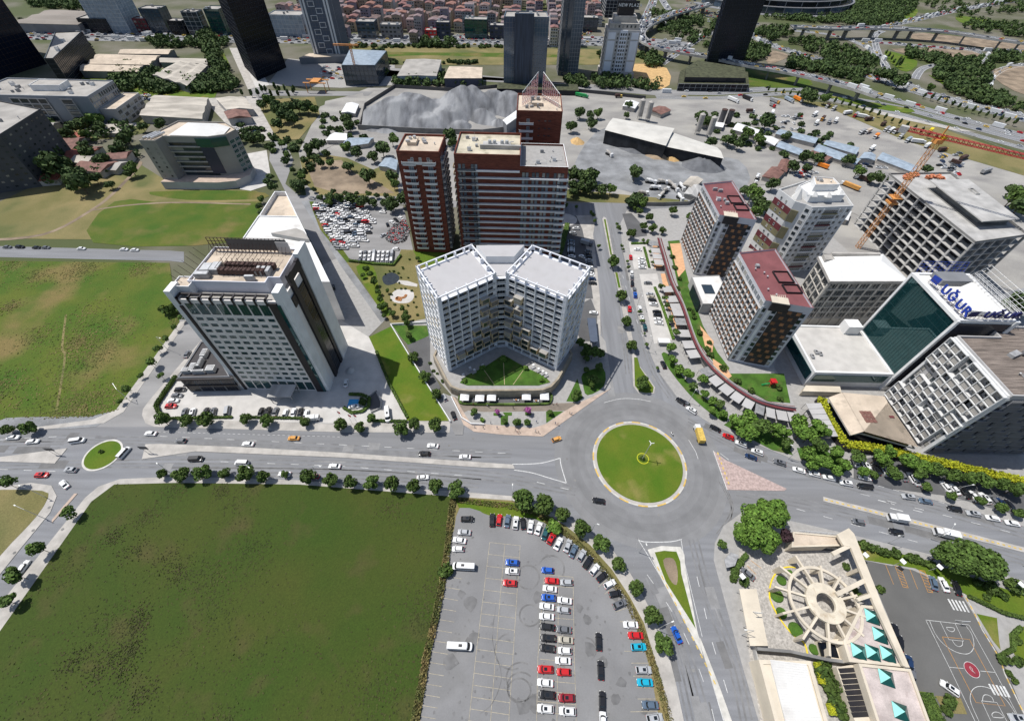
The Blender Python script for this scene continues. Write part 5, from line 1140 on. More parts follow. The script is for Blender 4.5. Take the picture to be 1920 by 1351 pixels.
for k in range(12):
    a=math.radians(12+k*30);b=MB();r1=14.0 if 95 < math.degrees(a) % 360 < 290 else 11.2
    ca,sa=math.cos(a),math.sin(a);m0=(C0[0]+(5.6+r1)/2*ca,C0[1]+(5.6+r1)/2*sa)
    b.add([(C0[0]+5.5*ca-.3*sa,C0[1]+5.5*sa+.3*ca,zr+.3),(C0[0]+r1*ca-.3*sa,C0[1]+r1*sa+.3*ca,zr-.6 if r1 > 12 else zr+.1),(C0[0]+r1*ca-.3*sa,C0[1]+r1*sa+.3*ca,.1),(C0[0]+(r1-1.2)*ca-.3*sa,C0[1]+(r1-1.2)*sa+.3*ca,.1),(C0[0]+(r1-2)*ca-.3*sa,C0[1]+(r1-2)*sa+.3*ca,zr-1.4),(C0[0]+5.5*ca-.3*sa,C0[1]+5.5*sa+.3*ca,zr-.7)]+
          [(C0[0]+5.5*ca+.3*sa,C0[1]+5.5*sa-.3*ca,zr+.3),(C0[0]+r1*ca+.3*sa,C0[1]+r1*sa-.3*ca,zr-.6 if r1 > 12 else zr+.1),(C0[0]+r1*ca+.3*sa,C0[1]+r1*sa-.3*ca,.1),(C0[0]+(r1-1.2)*ca+.3*sa,C0[1]+(r1-1.2)*sa-.3*ca,.1),(C0[0]+(r1-2)*ca+.3*sa,C0[1]+(r1-2)*sa-.3*ca,zr-1.4),(C0[0]+5.5*ca+.3*sa,C0[1]+5.5*sa-.3*ca,zr-.7)],
          [(0,1,2,3,4,5),(11,10,9,8,7,6)]+[(i,(i+1) % 6+0 if False else (i+1) % 6,(i+1) % 6+6,i+6) for i in range(6)])
    t.part('spoke',b,'cream')
b=MB();b.cyl((C0[0]-2.5,C0[1]-.5),6.2,.18,.2,40,0);setting('sunken_court',b,'asphalt_dark')
t=Thing('school_building','cream school wings with pinkish flat roofs and pyramid skylights behind the wheel pergola','building',(110,15));z=6.0
qa=pxl([(900,905),(1003,700),(1125,712),(1275,1052),(935,1020)],1280,900,3,z);b=MB();b.shell(qa,0,z-.3,.5,.8,0,1);t.part('wall',b,'cream','pink_roof')
qb=pxl([(985,1028),(1278,1060),(1410,1420),(1110,1420)],1280,900,3,z);b=MB();b.shell(qb,0,z-.2,.5,.7,0,1);t.part('wall',b,'cream','pink_roof')
qc=pxl([(865,1050),(975,1032),(1108,1420),(1000,1420),(960,1330)],1280,900,3,z-2.4);b=MB();b.prism(qc,0,z-2.4,0,0)
for k in range(9):
    a_=lerp((880,1070),(955,1318),k/8);p0,p1=G(1280+a_[0]/3,900+a_[1]/3,z-2.3),G(1280+(a_[0]+95+k*1.5)/3,900+(a_[1]-6)/3,z-2.3);mx=lerp(p0,p1,.5);b.box((mx[0],mx[1],z-2.36),(math.dist(p0,p1)/2,.55,.06),math.atan2(p1[1]-p0[1],p1[0]-p0[0]),1)
t.part('louvred_wall',b,'cream','black')
for (x,y) in ((1068,765),(1113,870),(993,962),(1073,970),(1158,978),(1150,1110),(1230,1300)):
    c_=G(1280+x/3,900+y/3,z+.3);s_=2.0;a=-.3;b=MB();q=[(c_[0]+s_*(math.cos(a+math.pi/4+k*math.pi/2))*1.3,c_[1]+s_*math.sin(a+math.pi/4+k*math.pi/2)*1.3,z+.1) for k in range(4)];b.add(q+[(c_[0],c_[1],z+1.7)],[(0,1,4),(1,2,4),(2,3,4),(3,0,4)],[1,0,1,1]);t.part('skylight',b,'aqua_lit',mat('glass_teal_shaded',(.01,.07,.06),.15,.05,1))  # west face coloured pale as if sunlit, other faces dark as if shaded
b=MB();qd=pxl([(770,900),(885,890),(935,1020),(800,1000)],1280,900,3,3.0);b.shell(qd,0,2.7,.4,.5,0,1);c_=G(1553,1218,3);b.box((c_[0],c_[1],3.0),(2.4,1.7,.15),-.1,2);t.part('porch',b,'cream','cream','glass_dark')
t2=t
be=MB();z=8.5
q=pxl([(868,303),(935,268),(965,300),(1128,712),(1262,1052),(1240,1040),(1075,690),(945,372),(905,365)],1280,900,3,7.5)
be.prism(q,6.6,7.5,0,0,bottom=True)
for a_,b_,w_ in (((945,365),(845,412),1.2),((1030,560),(868,640),1.2),((1060,645),(985,670),1.0)):
    p0,p1=G(1280+a_[0]/3,900+a_[1]/3,7.4),G(1280+b_[0]/3,900+b_[1]/3,7.4);mx=lerp(p0,p1,.5);be.box((mx[0],mx[1],7.0),(math.dist(p0,p1)/2,w_/2,.38),math.atan2(p1[1]-p0[1],p1[0]-p0[0]),0)
for (x,y) in ((905,330),(950,330),(1000,500),(1060,640),(1110,700)):c_=G(1280+x/3,900+y/3,6.6);be.box((c_[0],c_[1],3.35),(.5,.5,3.3),0,0)
t.part('overhead_beam',be,'cream');t.finish()
t=Thing('gatehouse','cream gatehouse with a white roof rail at the school entrance by the boulevard','building',(88,50));z=4.6
q=pxl([(560,175),(1100,225),(1060,300),(545,315)],1370,960,4.8,z);b=MB();b.shell(q,0,z-.2,.4,.5,0,1);t.part('wall',b,'cream','beige_roof')
b=MB();p0,p1=G(1495,996,z),G(1580,1004,z)
for k in range(9):p=lerp(p0,p1,k/8);b.bar((*p,z),(*p,z+1.4),.06)
b.bar((*p0,z+1.4),(*p1,z+1.4),.08);b.bar((*p0,z+.8),(*p1,z+.8),.06);t.part('rail',b,'frame_white')
b=MB();p0,p1=G(1500,1030,2),G(1575,1034,2);mx=lerp(p0,p1,.5);b.box((mx[0],mx[1]+.9,1.9),(math.dist(p0,p1)/2,.15,1.6),-.02,0);t.part('door',b,'glass_dark')
t=Thing('sports_hall','hall with a white ribbed roof and cream rim, lower right','building',(88,5));z=6.5
q=pxl([(120,190),(640,205),(830,870),(300,870)],1400,1200,5.333,z);b=MB();b.shell(q,0,z-.4,.4,1.0,0,1);t.part('wall',b,'cream','cream')
q=pxl([(230,190),(595,235),(765,860),(400,860)],1400,1200,5.333,z);b=MB();mid0=lerp(q[0],q[1],.55) if True else 0
c2=ccw(q);b.prism(q,z-.38,z+.1,0,0)
ang=math.atan2(q[1][1]-q[0][1],q[1][0]-q[0][0])
for k in range(24):p0,p1=lerp(q[0],q[3],(k+.5)/24),lerp(q[1],q[2],(k+.5)/24);mx=lerp(p0,p1,.5);b.box((mx[0],mx[1],z+.13),(math.dist(p0,p1)/2-.05,.1,.05),math.atan2(p1[1]-p0[1],p1[0]-p0[0]),0)
t.part('roof',b,'white_roof')
t=Thing('carport','long flat cream shelter roof beside the road in the school court','shelter',G(1412,1155));q=pxl([(318,610),(415,610),(480,930),(380,930)],1280,900,3,3.4);b=MB();b.prism(q,3.2,3.45,0,0,bottom=True);t.part('roof',b,'cream');b=MB()
for k in (0,.33,.66,1):
    for s_ in (0,1):p=lerp(lerp(inset(q,.4)[0],inset(q,.4)[3],k),lerp(inset(q,.4)[1],inset(q,.4)[2],k),s_);b.bar((*p,.15),(*p,3.2),.1)
t.part('posts',b,'steel')
b=MB();b.wallstrip([G(x,y) for x,y in ((1395,1105),(1412,1225),(1440,1351),(1460,1430))],.3,.1,2.2,0);single('boundary_wall',b,['concrete'],'low grey wall between the lower right road and the school','wall')
b=MB();b.wallstrip([G(1410+x,1218+y) for x,y in ((0,0),(60,5),(130,20),(185,27))],.8,.1,3.6,0);single('boundary_wall',b,['concrete_dark'],'dark grey wall crossing the school court above the ribbed roof','wall')
b=MB();n_=60;pts=smooth([(1280+x/3,900+y/3) for x,y in ((632,492),(590,488),(540,505),(500,560),(485,640),(505,710),(560,800),(620,870),(680,915),(700,980))],6);b.wallstrip([G(*p) for p in pts],.4,.1,.4,0);setting('kerb',b,mat('kerb_bright_yellow',(.72,.55,.03),.8,.06,1))
b=MB()
for (q,r) in (((603,517),.9),((557,562),1.6),((530,645),2.2),((557,745),1.7),((637,840),2.2),((740,950),1.5)):
    c_=G(1280+q[0]/3,900+q[1]/3,.4);s_=MB();s_.cyl(c_,r,.16,.7,20,0,r*.85);single('clipped_shrub',s_,['lawn'],'%s clipped green shrub bed from the top along the yellow kerb' % ordinal([603,557,530,557,637,740].index(q[0])+1 if q[1] != 745 else 4),'shrub','clipped shrub beds along the yellow kerb')
# court markings
cw_=MB();co=MB()
Z_=0.24
def cl(pts,mb=None,wd=.12,z=Z_,sm=0):line(pts,wd,z,None,1700,1100,5.382,sm,mb or cw_)
cl([(185,332),(620,382)]);cl([(185,332),(420,805),(680,1351)]);cl([(620,382),(885,860),(1110,1290),(1140,1351)]);cl([(425,808),(565,820)]);cl([(735,845),(885,860)])
cl([(222,336),(280,470),(370,580),(480,650),(580,675),(640,655),(670,590),(650,480),(588,390)],sm=4);cl([(330,350),(418,530),(565,545),(478,365)]);cl([(450,535),(480,580),(520,600),(552,585),(555,545)],sm=4);cl([(390,405),(410,435),(450,450),(470,440),(468,412),(390,405)],sm=3)
cl([(720,1351),(640,1170),(635,1080),(670,1020),(740,1000),(850,1030),(980,1120),(1080,1260),(1120,1351)],sm=4);cl([(745,1145),(840,1351)]);cl([(745,1145),(900,1162),(1000,1351)]);cl([(755,1145),(765,1095),(800,1085),(850,1110),(870,1158)],sm=3);cl([(860,1310),(850,1280),(880,1258),(930,1270),(965,1315),(860,1310)],sm=3)
cl([(350,502),(625,528),(985,1198),(690,1162),(350,502)],co)
for (a0,n_) in (((410,120),5),((820,975),5)):
    for k in range(n_):x,y=a0[0]+k*37,a0[1]+k*6;cl([(x,y),(x+62,y+112)],wd=.55,z=.245)
def dl(pts,wd=.12):line(pts,wd,.235,None,1280,900,3,0,co)
for a_,b_ in (((1138,475),(1182,585)),((1273,500),(1318,612)),((1190,482),(1235,600)),((1222,490),(1265,605)),((1325,505),(1375,628)),((1357,510),(1403,632)),((1235,600),(1265,605)),((1375,628),(1403,632)),((1190,482),(1222,490)),((1325,505),(1357,510)),((380,450),(440,495)),((360,480),(412,530))):dl([a_,b_])
for k in range(7):
    f=k/7;a_,b_=lerp((1190,482),(1235,600),f),lerp((1222,490),(1265,605),f+.08);dl([a_,b_]);a_,b_=lerp((1325,505),(1375,628),f),lerp((1357,510),(1403,632),f+.08);dl([a_,b_])
setting('court_markings',cw_,'paint');setting('court_markings',co,mat('paint_orange',(.6,.3,.08),.8,.1,1))
c_=G(1700+650/5.382,1100+833/5.382);b=MB();b.cyl(c_,1.9,.23,.247,40,0);setting('court_centre',b,mat('court_red',(.25,.03,.045),.8,.1,.5))
b=MB();b.ribbon(disc(*c_,1.9,0),.12,.252,0,closed=True);b.ribbon([(c_[0]-.3,c_[1]+.5),(c_[0],c_[1]+.8),(c_[0]+.3,c_[1]+.3),(c_[0]+.1,c_[1]-.2),(c_[0]+.5,c_[1]-.9),(c_[0]-.1,c_[1]-.3),(c_[0]-.3,c_[1]+.5)],.1,.252);setting('court_markings',b,'paint')
b=MB();pts=[G(*p) for p in ((1806,1113),(1822,1142),(1840,1180),(1874,1235),(1882,1262),(1905,1310),(1925,1351),(1960,1430))]
for i in range(len(pts)-1):
    n_=max(1,int(math.dist(pts[i],pts[i+1])/1.0))
    for k in range(n_):b.wallstrip([lerp(pts[i],pts[i+1],k/n_),lerp(pts[i],pts[i+1],(k+1)/n_)],.25,.1,.36,k % 2)
setting('kerb',b,'kerb','kerb_yellow')
for (px,py,lb) in ((1790,1162,'white basketball hoop at the far end of the school court'),(1402,1150,'small basketball hoop above the cream shelter roof')):
    c_=G(px,py);t=Thing('basketball_hoop',lb,'hoop',c_,z=.15 if px > 1500 else 3.4);zb=.15 if px > 1500 else 3.4;b=MB();b.bar((c_[0],c_[1],zb),(c_[0],c_[1]-.8,zb+3.2),.1,0);t.part('post',b,'frame_white');b=MB();b.box((c_[0],c_[1]-.9,zb+3.4),(.9,.04,.55));t.part('backboard',b,'white')
# roadside sign panels, kiosks
# ---------------------------------------------------------------- middle distance and background
def curtain(b,A,B,z0,z1,nc,nr,mi=1,r=.12,out=.15):
    d=Vector((B[0]-A[0],B[1]-A[1]));L=d.length;u=d/L;n=Vector((u.y,-u.x));ang=math.atan2(u.y,u.x)
    for c in range(nc+1):s_=L*c/nc;b.box((A[0]+u.x*s_+n.x*out/2,A[1]+u.y*s_+n.y*out/2,(z0+z1)/2),(r,out,(z1-z0)/2),ang,mi)
    for k in range(nr+1):b.box((A[0]+u.x*L/2+n.x*out/2,A[1]+u.y*L/2+n.y*out/2,z0+(z1-z0)*k/nr),(L/2,out*.8,r),ang,mi)
def seen(e):
    (a,b_)=e;n=Vector((b_[1]-a[1],a[0]-b_[0]));m=lerp(a,b_,.5);return n.x*-m[0]+n.y*-m[1] > 0
def office(label,P_,h,wall='grey_wall',roof='grey_roof',fl=3.6,bay=4.0,wf=.7,hf=.55,wm=('window','frame_dark'),style='win',name='office_building',cat='building',group=None,clut=4,par=.8,cap=40):
    t=Thing(name,label,cat,lerp(P_[0],P_[2],.5),group);b=MB();b.shell(P_,0,h,par,.4,0,1)
    for A,B in edges(P_):
        L=math.dist(A,B)
        if L < 4:continue
        if style == 'win':
            if seen((A,B)):facade(t,b,A,B,1,h-.4,max(1,int(L/bay)),max(1,int(h/fl)),wf,hf,wm=wm)
        else:curtain(b,A,B,0,h,max(1,int(L/bay)),max(1,int(h/fl)),2)
    t.part('wall',b,wall,roof,'frame_dark' if style != 'band' else 'frame_white')
    if clut:clutter(t,P_,h,clut,int(abs(P_[0][0])),big=1.6)
    t.finish(cap if False else 100);return t
def rect(x0,y0,x1,y1):return [(x0,y0),(x1,y0),(x1,y1),(x0,y1)]
# stepped white-roofed building on the left
SB=[(-244,279),(-233.5,279),(-232.5,286),(-203,287),(-193.5,291),(-190.5,300),(-203,311),(-236,311)]
t=Thing('stepped_office','grey stepped office block with a peaked white roof and green corner glass, upper left','building',(-215,296));h=30;b=MB();b.shell(SB,0,h,.8,.5,0,1)
for r in range(7):
    z=5+r*3.3;k=('w',8.4,1.9,('window','frame_dark'));winmesh(k)
    for c in range(3):t.win(k,(-227+c*7.6-0,286.15+.05*c*4,z+1),math.atan2(1,29.5))
    b.box((-222,286.1,z-.4),(10.5,.7,.3),math.atan2(1,29.5),2)
facade(t,b,SB[0],SB[1],3,27,2,8,.22,.4);
facade(t,b,SB[4],SB[5],5,27,2,7,.8,.7,wm=('glass_green','frame_white'));t.part('wall',b,mat('wall_taupe',(.3,.285,.26),.85,.06,.1),'beige_roof','pave')
b=MB();b.box((-207.5,286.7,15),(4.4,.35,8.6),math.atan2(1,29.5));t.part('blank_panel',b,mat('navy',(.03,.035,.06),.5,.05,1));b=MB();b.box((-207.5,286.7,26.8),(5.2,.35,2.8),math.atan2(1,29.5));b.box((-198.3,288.6,26.8),(5,.35,2.8),math.atan2(4,9.5));t.part('corner_glass',b,'glass_green')
b=MB();e=[(-230,288,h+.6),(-204,288,h+.6),(-195,292,h+.6),(-196,303,h+.6),(-208,309,h+.6),(-228,309,h+.6)];b.add(e+[(-214,298,h+4.5)],[(i,(i+1) % 6,6) for i in range(6)]);t.part('roof',b,'white_roof')
b=MB();b.prism([(-243.5,275),(-205,276),(-194,279),(-188,288),(-190,300),(-206,286),(-232,285),(-233,279),(-243,279)],0,5.2,0,1);t.part('podium',b,'grey_panel','pave_warm');b=MB()
for k in range(3):b.bar((-242+k*2.5,281,h+1.4),(-238+k*2.5,290,h+1.6),.7,0,8)
t.part('duct',b,'steel');t.finish()
# wide office at the far left
t=Thing('long_office','long grey office block with rows of square windows and vents on its roof, far left','building',(-390,385));Wd=[(-440,371),(-345.5,372.5),(-349,411),(-440,411)];b=MB();b.shell(Wd,0,23,.8,.6,0,1)
for x0,x1,n_ in ((-440,-417,3),(-409,-379,4),(-368,-358,1)):facade(t,b,(x0,371.2),(x1,371.2),1,22,n_,5,.8,.6,wm=('window','frame_dark'),depth=.15,pier=.8,band=.6,mi=2,bm=2)
facade(t,b,Wd[1],Wd[2],13.5,22.5,12,2,.7,.75,wm=('window','frame_white'))
t.part('wall',b,mat('wall_blue_grey',(.27,.29,.32),.8,.05,.05),'grey_roof','grey_panel');b=MB();Wl=[(-345.4,376),(-332.5,376.8),(-336,415),(-348.8,414)];b.shell(Wl,0,13,.5,.5,0,1);facade(t,b,Wl[1],Wl[2],1,12,6,3,.8,.75,wm=('window','frame_white'));t.part('wall',b,'wall_blue_grey' if False else 'grey_panel','beige_roof')
b=MB();b.shell([(-398,384),(-374,385),(-376,398),(-400,398)],23,27,.4,.4,0,1);t.part('roof_room',b,'white','grey_roof');clutter(t,rect(-430,375,-352,408),23,22,4,big=1.5);t.finish()
# dark towers
def darktower(name,label,P_,h,wall,bands=None,fl=3.8,bay=3.0):
    t=Thing(name,label,'building',P_[0]);b=MB();b.shell(P_,0,h,1,.5,0,1);t.part('wall',b,wall,'grey_roof');b=MB()
    for A,B in edges(P_):curtain(b,A,B,0,h,max(2,int(math.dist(A,B)/bay)),int(h/fl),0,.1,.12)
    t.part('mullions',b,bands or 'frame_dark');return t
a_,c_=G(88,120),G(-60,168)
darktower('dark_tower','very tall near-black tower leaning in at the top left corner',[c_,a_,(a_[0]-47,a_[1]+44),(c_[0]-47,c_[1]+44)],135,'glass_dark','rust',4,4)
A,B=G(483,152),G(537,127);darktower('dark_tower','tall black glass tower left of the blue and white tower',[A,B,(B[0]-30,B[1]+38),(A[0]-31,A[1]+42)],128,'glass_dark',mat('mull_dark',(.02,.026,.042),.5,.05,1))
A,B=G(1320,134),G(1388,129);darktower('dark_tower','tall black slab tower beside the elevated motorway',[A,B,(B[0]+6,B[1]+34),(A[0]+9,A[1]+33)],132,'glass_dark','mull_dark' if False else MATS['mull_dark'])
q=pxl([(1272,158),(1404,160),(1402,136),(1300,120),(1275,135)],0,0,1,6);t=Thing('tower_podium','dark stepped podium with planted roof under the black slab tower','building',q[0]);b=MB();b.prism(q,0,6.5,0,1);b.prism(inset(q,5),6.5,11,0,1);curtain(b,q[0],q[1],0,6.5,12,2,2,.15,.3);t.part('wall',b,'glass_dark',mat('roof_scrub',(.07,.075,.04),.9,.2,.3,fine=.2),'grey_metal')
t=darktower('blue_white_tower','tall blue-grey tower with white vertical bands and white frames round some windows',[(-234,572),(-206,578),(-203,606),(-231,600)],126,mat('tower_blue',(.1,.125,.17),.4,.06,.05),'grey_wall')
b=MB();ang=math.atan2(6,28)
for f in (.03,.14,.86,.97):p=lerp((-234,572),(-206,578),f);b.box((p[0],p[1]-.6,63),(.9,.5,63),ang)
b.box((-205.5,590,63),(.5,3,63),0,0);t.part('pilaster',b,'white')
rnd=random.Random(9)
for k in range(16):
    p=lerp((-234,572),(-206,578),.38 if k % 2 else .62);z=8+k*6.0;f=MB()
    for dx,dz,hx,hz in ((0,2.2,3.4,.25),(0,-2.2,3.4,.25),(-3.2,0,.25,2.0),(3.2,0,.25,2.0)):f.box((p[0]+dx,p[1]-.8,z+dz),(hx,.35,hz),ang)
    t.part('window_frame',f,'white')
b=MB();b.prism([(-246,556),(-196,566),(-196,574),(-240,574)],0,6,0,1);t.part('podium',b,'grey_wall','beige_roof')
t=darktower('glass_tower','stout blue glass tower of three joined bays, north of the gravel heaps',[(-15.6,496),(26.5,498),(24.5,522),(-14.5,520)],57,'glass_blue','grey_wall',3.4,2.6);b=MB();b.box((3.5,495.3,30.5),(9,1.2,30.3),.05);t.part('centre_bay',b,mat('bay_blue',(.045,.06,.09),.4,.2,.3,stretch=(4,4,.2)))
b=MB();b.prism(rect(-22,478,60,497),0,4.5,0,1);t.part('podium',b,'glass_dark','roof_scrub');clutter(t,rect(-10,500,22,518),57,5,5,big=1.6)
t=darktower('glass_tower','tall slender blue-grey glass tower right of the stout glass tower',[(42.3,540),(64,542),(63,566),(42,564)],130,mat('glass_grey',(.09,.115,.145),.25,.15,.03,island=.1),'grey_panel',3.4,2.6);b=MB();b.box((50,539.4,65),(2.2,.8,65),.09);b.box((44,539.2,65),(1.5,.6,65),.09);t.part('fin',b,'glass_blue')
# white plaza tower with the stepped crown
PA,PB_=G(1126,146),G(1184,147);PL=[PA,PB_,(PB_[0]+1,PB_[1]+27),(PA[0]+1,PA[1]+27)]
t=Thing('plaza_tower','white and grey panelled tower with a stepped cream crown and dark name sign','building',PA);b=MB();hh=42;b.prism(PL,3,hh,0,1);b.prism(inset(PL,2),hh,hh+5,1,1);b.prism(inset(PL,5.5),hh+5,hh+10,1,1);b.prism(inset(PL,9),hh+10,hh+16,2,1);b.prism(inset(PL,-1.5),0,4.5,1,1)
W=math.dist(PA,PB_)
for f0,f1 in ((.04,.26),(.74,.96)):
    for z0,z1 in ((6,15),(16.4,33),(34.4,40)):p=lerp(PA,PB_,(f0+f1)/2);b.box((p[0],p[1]-.2,(z0+z1)/2),(W*(f1-f0)/2,.3,(z1-z0)/2),.02,3)
b.box((*lerp(PA,PB_,.5)[:1],lerp(PA,PB_,.5)[1]-.3,24),(W*.11,.5,18),.02,3)
for f in (.33,.43,.5,.57,.67):
    for r in range(10):k=('w',1.5,2.0,('window','frame_dark'));winmesh(k);p=lerp(PA,PB_,f);t.win(k,(p[0],p[1]-(.85 if .4 < f < .6 else .05),8+r*3.4),.02)
for f in (.15,.3,.45,.6,.75,.9):p=lerp(PA,PB_,f*.8+.1);k=('w',1.8,2.0,('window','frame_dark'));winmesh(k);t.win(k,(p[0],p[1]+2,hh+2.6),.02)
facade(t,b,PL[3],PL[0],5,40,6,10,.5,.4);t.part('wall',b,mat('plaza_wall',(.5,.48,.47),.8,.05,.1),'pave','dark_cladding',mat('plaza_panel',(.72,.74,.8),.7,.04,.1));t.finish()
s=Thing('name_sign','dark roof sign with white letters on the crown of the plaza tower','sign',lerp(PA,PB_,.5),z=hh+16);p=lerp(PA,PB_,.5);b=MB();b.box((p[0]+1,p[1]+8,hh+19),(11,.4,3));s.part('backing',b,'black');letters(s.o,'NEW PLAZA',(-8.6,7.4,1.4),Euler((math.radians(90),0,0)),3.6,'white',.1)
# dark block on the left edge
q=[G(78,346),(G(78,346)[0]-2,G(78,346)[1]+34),(-370,330),(-375,262)]
a_=G(80,350);q=[a_,(a_[0]-6,a_[1]+44),(a_[0]-60,a_[1]+62),(a_[0]-78,a_[1]-34)]
office('dark grey block with small square windows cut off by the left edge',q,33,mat('wall_dark_grey',(.075,.078,.085),.8,.08,.1),'grey_roof',3.4,5,.35,.35,name='grey_block')
office('dark glass building with a pale flat roof beside the top left tower',pxl([(84,111),(100,111),(154,60),(104,62)],0,0,1,24),24,'glass_dark','grey_roof',3.6,4,style='c',name='glass_building')
q=pxl([(640,122),(703,122),(725,95),(655,92)],0,0,1,18)
t=office('dark glass building with a pale grey sloping roof behind a small crane',q,17,'glass_blue','tin_blue',3.6,4,style='c',name='glass_building',clut=0);b=MB();e=[(x,y,17.9) for x,y in inset(q,.5)];c_=lerp(q[0],q[2],.5);b.add(e+[(c_[0],c_[1]+4,21.5)],[(i,(i+1) % 4,4) for i in range(4)]);t.part('roof',b,'tin_blue')
# sheds
def shed(label,pts,z,wall,roof,ridge=0.0,group=None,n=1,name='warehouse',cat='warehouse',hz=None):
    q=pxl(pts,0,0,1,z);t=Thing(name,label,cat,q[0],group);b=MB();b.prism(q,0,z-.3,0,0);t.part('wall',b,wall)
    b=MB();p=inset(q,-.4)
    L1,L2=math.dist(p[0],p[1]),math.dist(p[1],p[2])
    if L1 < L2:p=p[1:]+p[:1]
    for k in range(n):       # n gabled bays side by side
        a0,a1=lerp(p[0],p[3],k/n),lerp(p[1],p[2],k/n);b0,b1=lerp(p[0],p[3],(k+1)/n),lerp(p[1],p[2],(k+1)/n);m0,m1=lerp(a0,b0,.5),lerp(a1,b1,.5)
        v=[(*a0,z-.28),(*a1,z-.28),(*m1,z+ridge),(*m0,z+ridge),(*b1,z-.28),(*b0,z-.28)];b.add(v,[(0,1,2,3),(3,2,4,5),(0,3,5),(1,4,2)])
    t.part('roof',b,roof);return t
G_='old sheds behind the trees upper left'
shed('low shed with a sandy roof, nearest of the stacked long sheds',[(150,132),(258,134),(268,123),(155,120)],7,'grey_wall','beige_roof',1.2,G_)
shed('long double shed with a sandy roof in the middle of the stacked long sheds',[(165,119),(280,121),(300,104),(185,101)],7,'grey_wall','beige_roof',1.2,G_,2)
shed('long shed with a white end, farthest of the stacked long sheds',[(222,100),(315,101),(326,92),(232,92)],7,'grey_wall','beige_roof',1.2,G_)
shed('narrow shed with a pale roof right of the stacked long sheds',[(300,116),(388,119),(387,110),(300,108)],6,'grey_wall','weathered_roof',.8,G_)
shed('weathered multi-gabled shed behind the dark trees',[(285,140),(350,160),(388,122),(330,117)],7,'grey_wall','weathered_roof',1.2,G_,3)
shed('huge low factory hall with a grey roof at the top left',[(25,43),(145,46),(215,23),(95,18)],10,'grey_wall',mat('factory_roof',(.25,.22,.19),.9,.1,.02),1.0,None,3)
shed('broad beige warehouse with three roof bays behind the stepped office',[(262,215),(378,222),(390,183),(290,178)],7,'pave','weathered_roof',.9,None,3)
shed('warehouse with a patched grey roof and brown flank by the side road',[(425,205),(474,204),(458,182),(405,184)],6,'grey_panel','weathered_roof',1.0)
shed('small brown-roofed shed in front of the patched grey warehouse',[(428,222),(470,219),(462,206),(420,209)],6,'grey_panel',mat('brown_roof',(.2,.105,.085),.8,.15,.3),1.5)
shed('large ribbed grey warehouse with rows of roof vents behind the gravel heaps',[(745,142),(818,142),(827,112),(762,111)],8,'tin_blue','grey_roof',.5)
shed('dark-walled warehouse with a pale cream roof behind the gravel heaps',[(833,146),(903,146),(904,126),(843,124)],9,mat('navy_wall',(.04,.05,.08),.6,.05,.2),'beige_roof',.3)
mat('shed_shade',(.03,.032,.036),.9,.2,.2);mat('shed_roof',(.56,.54,.49),.6,.06,.1,fine=.05)  # near-black wall colour stands in for the shade inside the open fronts
t=shed('big open-fronted plant shed with a long white roof, left half',[(1135,243),(1248,272),(1264,240),(1150,221)],11,'shed_shade','shed_roof',1.0,None,1,'plant_shed','shed')
shed('open-fronted plant shed with a white roof, right half',[(1240,272),(1356,296),(1344,276),(1258,247)],9,'shed_shade','shed_roof',1.0,None,1,'plant_shed','shed')
for (pts,lb) in (([(1136,245),(1248,274),(1248,300),(1142,268)],'left'),([(1244,276),(1352,298),(1352,318),(1248,300)],'right')):pass
b=MB();q=pxl([(1142,262),(1250,290),(1350,312),(1350,318),(1246,297),(1140,270)],0,0,1,.3)
shed('conveyor shed with a white roof beside the gravel heaps',[(943,225),(950,233),(985,208),(978,200)],9,'grey_wall','white',.6,None,1,'conveyor_shed','shed')
for k,(px,py) in enumerate(((1213,228),(1198,224),(1306,252),(1327,258))):
    c_=G(px,py);t=Thing('silo',('second','first','third','fourth')[k]+' tall white cement silo from the left at the plant','silo',c_,'cement silos');b=MB();b.cyl(c_,2.3,3,16,18,0);b.cyl(c_,2.3,16,17.2,18,0,.6);t.part('tank',b,'pave');b=MB()
    for a in range(4):b.bar((c_[0]+1.8*math.cos(a*1.57),c_[1]+1.8*math.sin(a*1.57),0),(c_[0]+1.8*math.cos(a*1.57),c_[1]+1.8*math.sin(a*1.57),3.2),.2)
    t.part('legs',b,'grey_metal')
for k,(px,py) in enumerate(((1349,235),(1362,236))):
    c_=G(px,py);t=Thing('silo',('left','right')[k]+' one of the two dark steel silos in the lorry park','silo',c_,'dark silos');b=MB();b.cyl(c_,2.4,2,13,16,0);b.cyl(c_,2.5,12.6,13.2,16,1);t.part('tank',b,'frame_dark','rust');b=MB()
    for a in range(4):b.bar((c_[0]+1.8*math.cos(a*1.57),c_[1]+1.8*math.sin(a*1.57),0),(c_[0]+1.8*math.cos(a*1.57),c_[1]+1.8*math.sin(a*1.57),2.2),.2)
    t.part('legs',b,'rust')
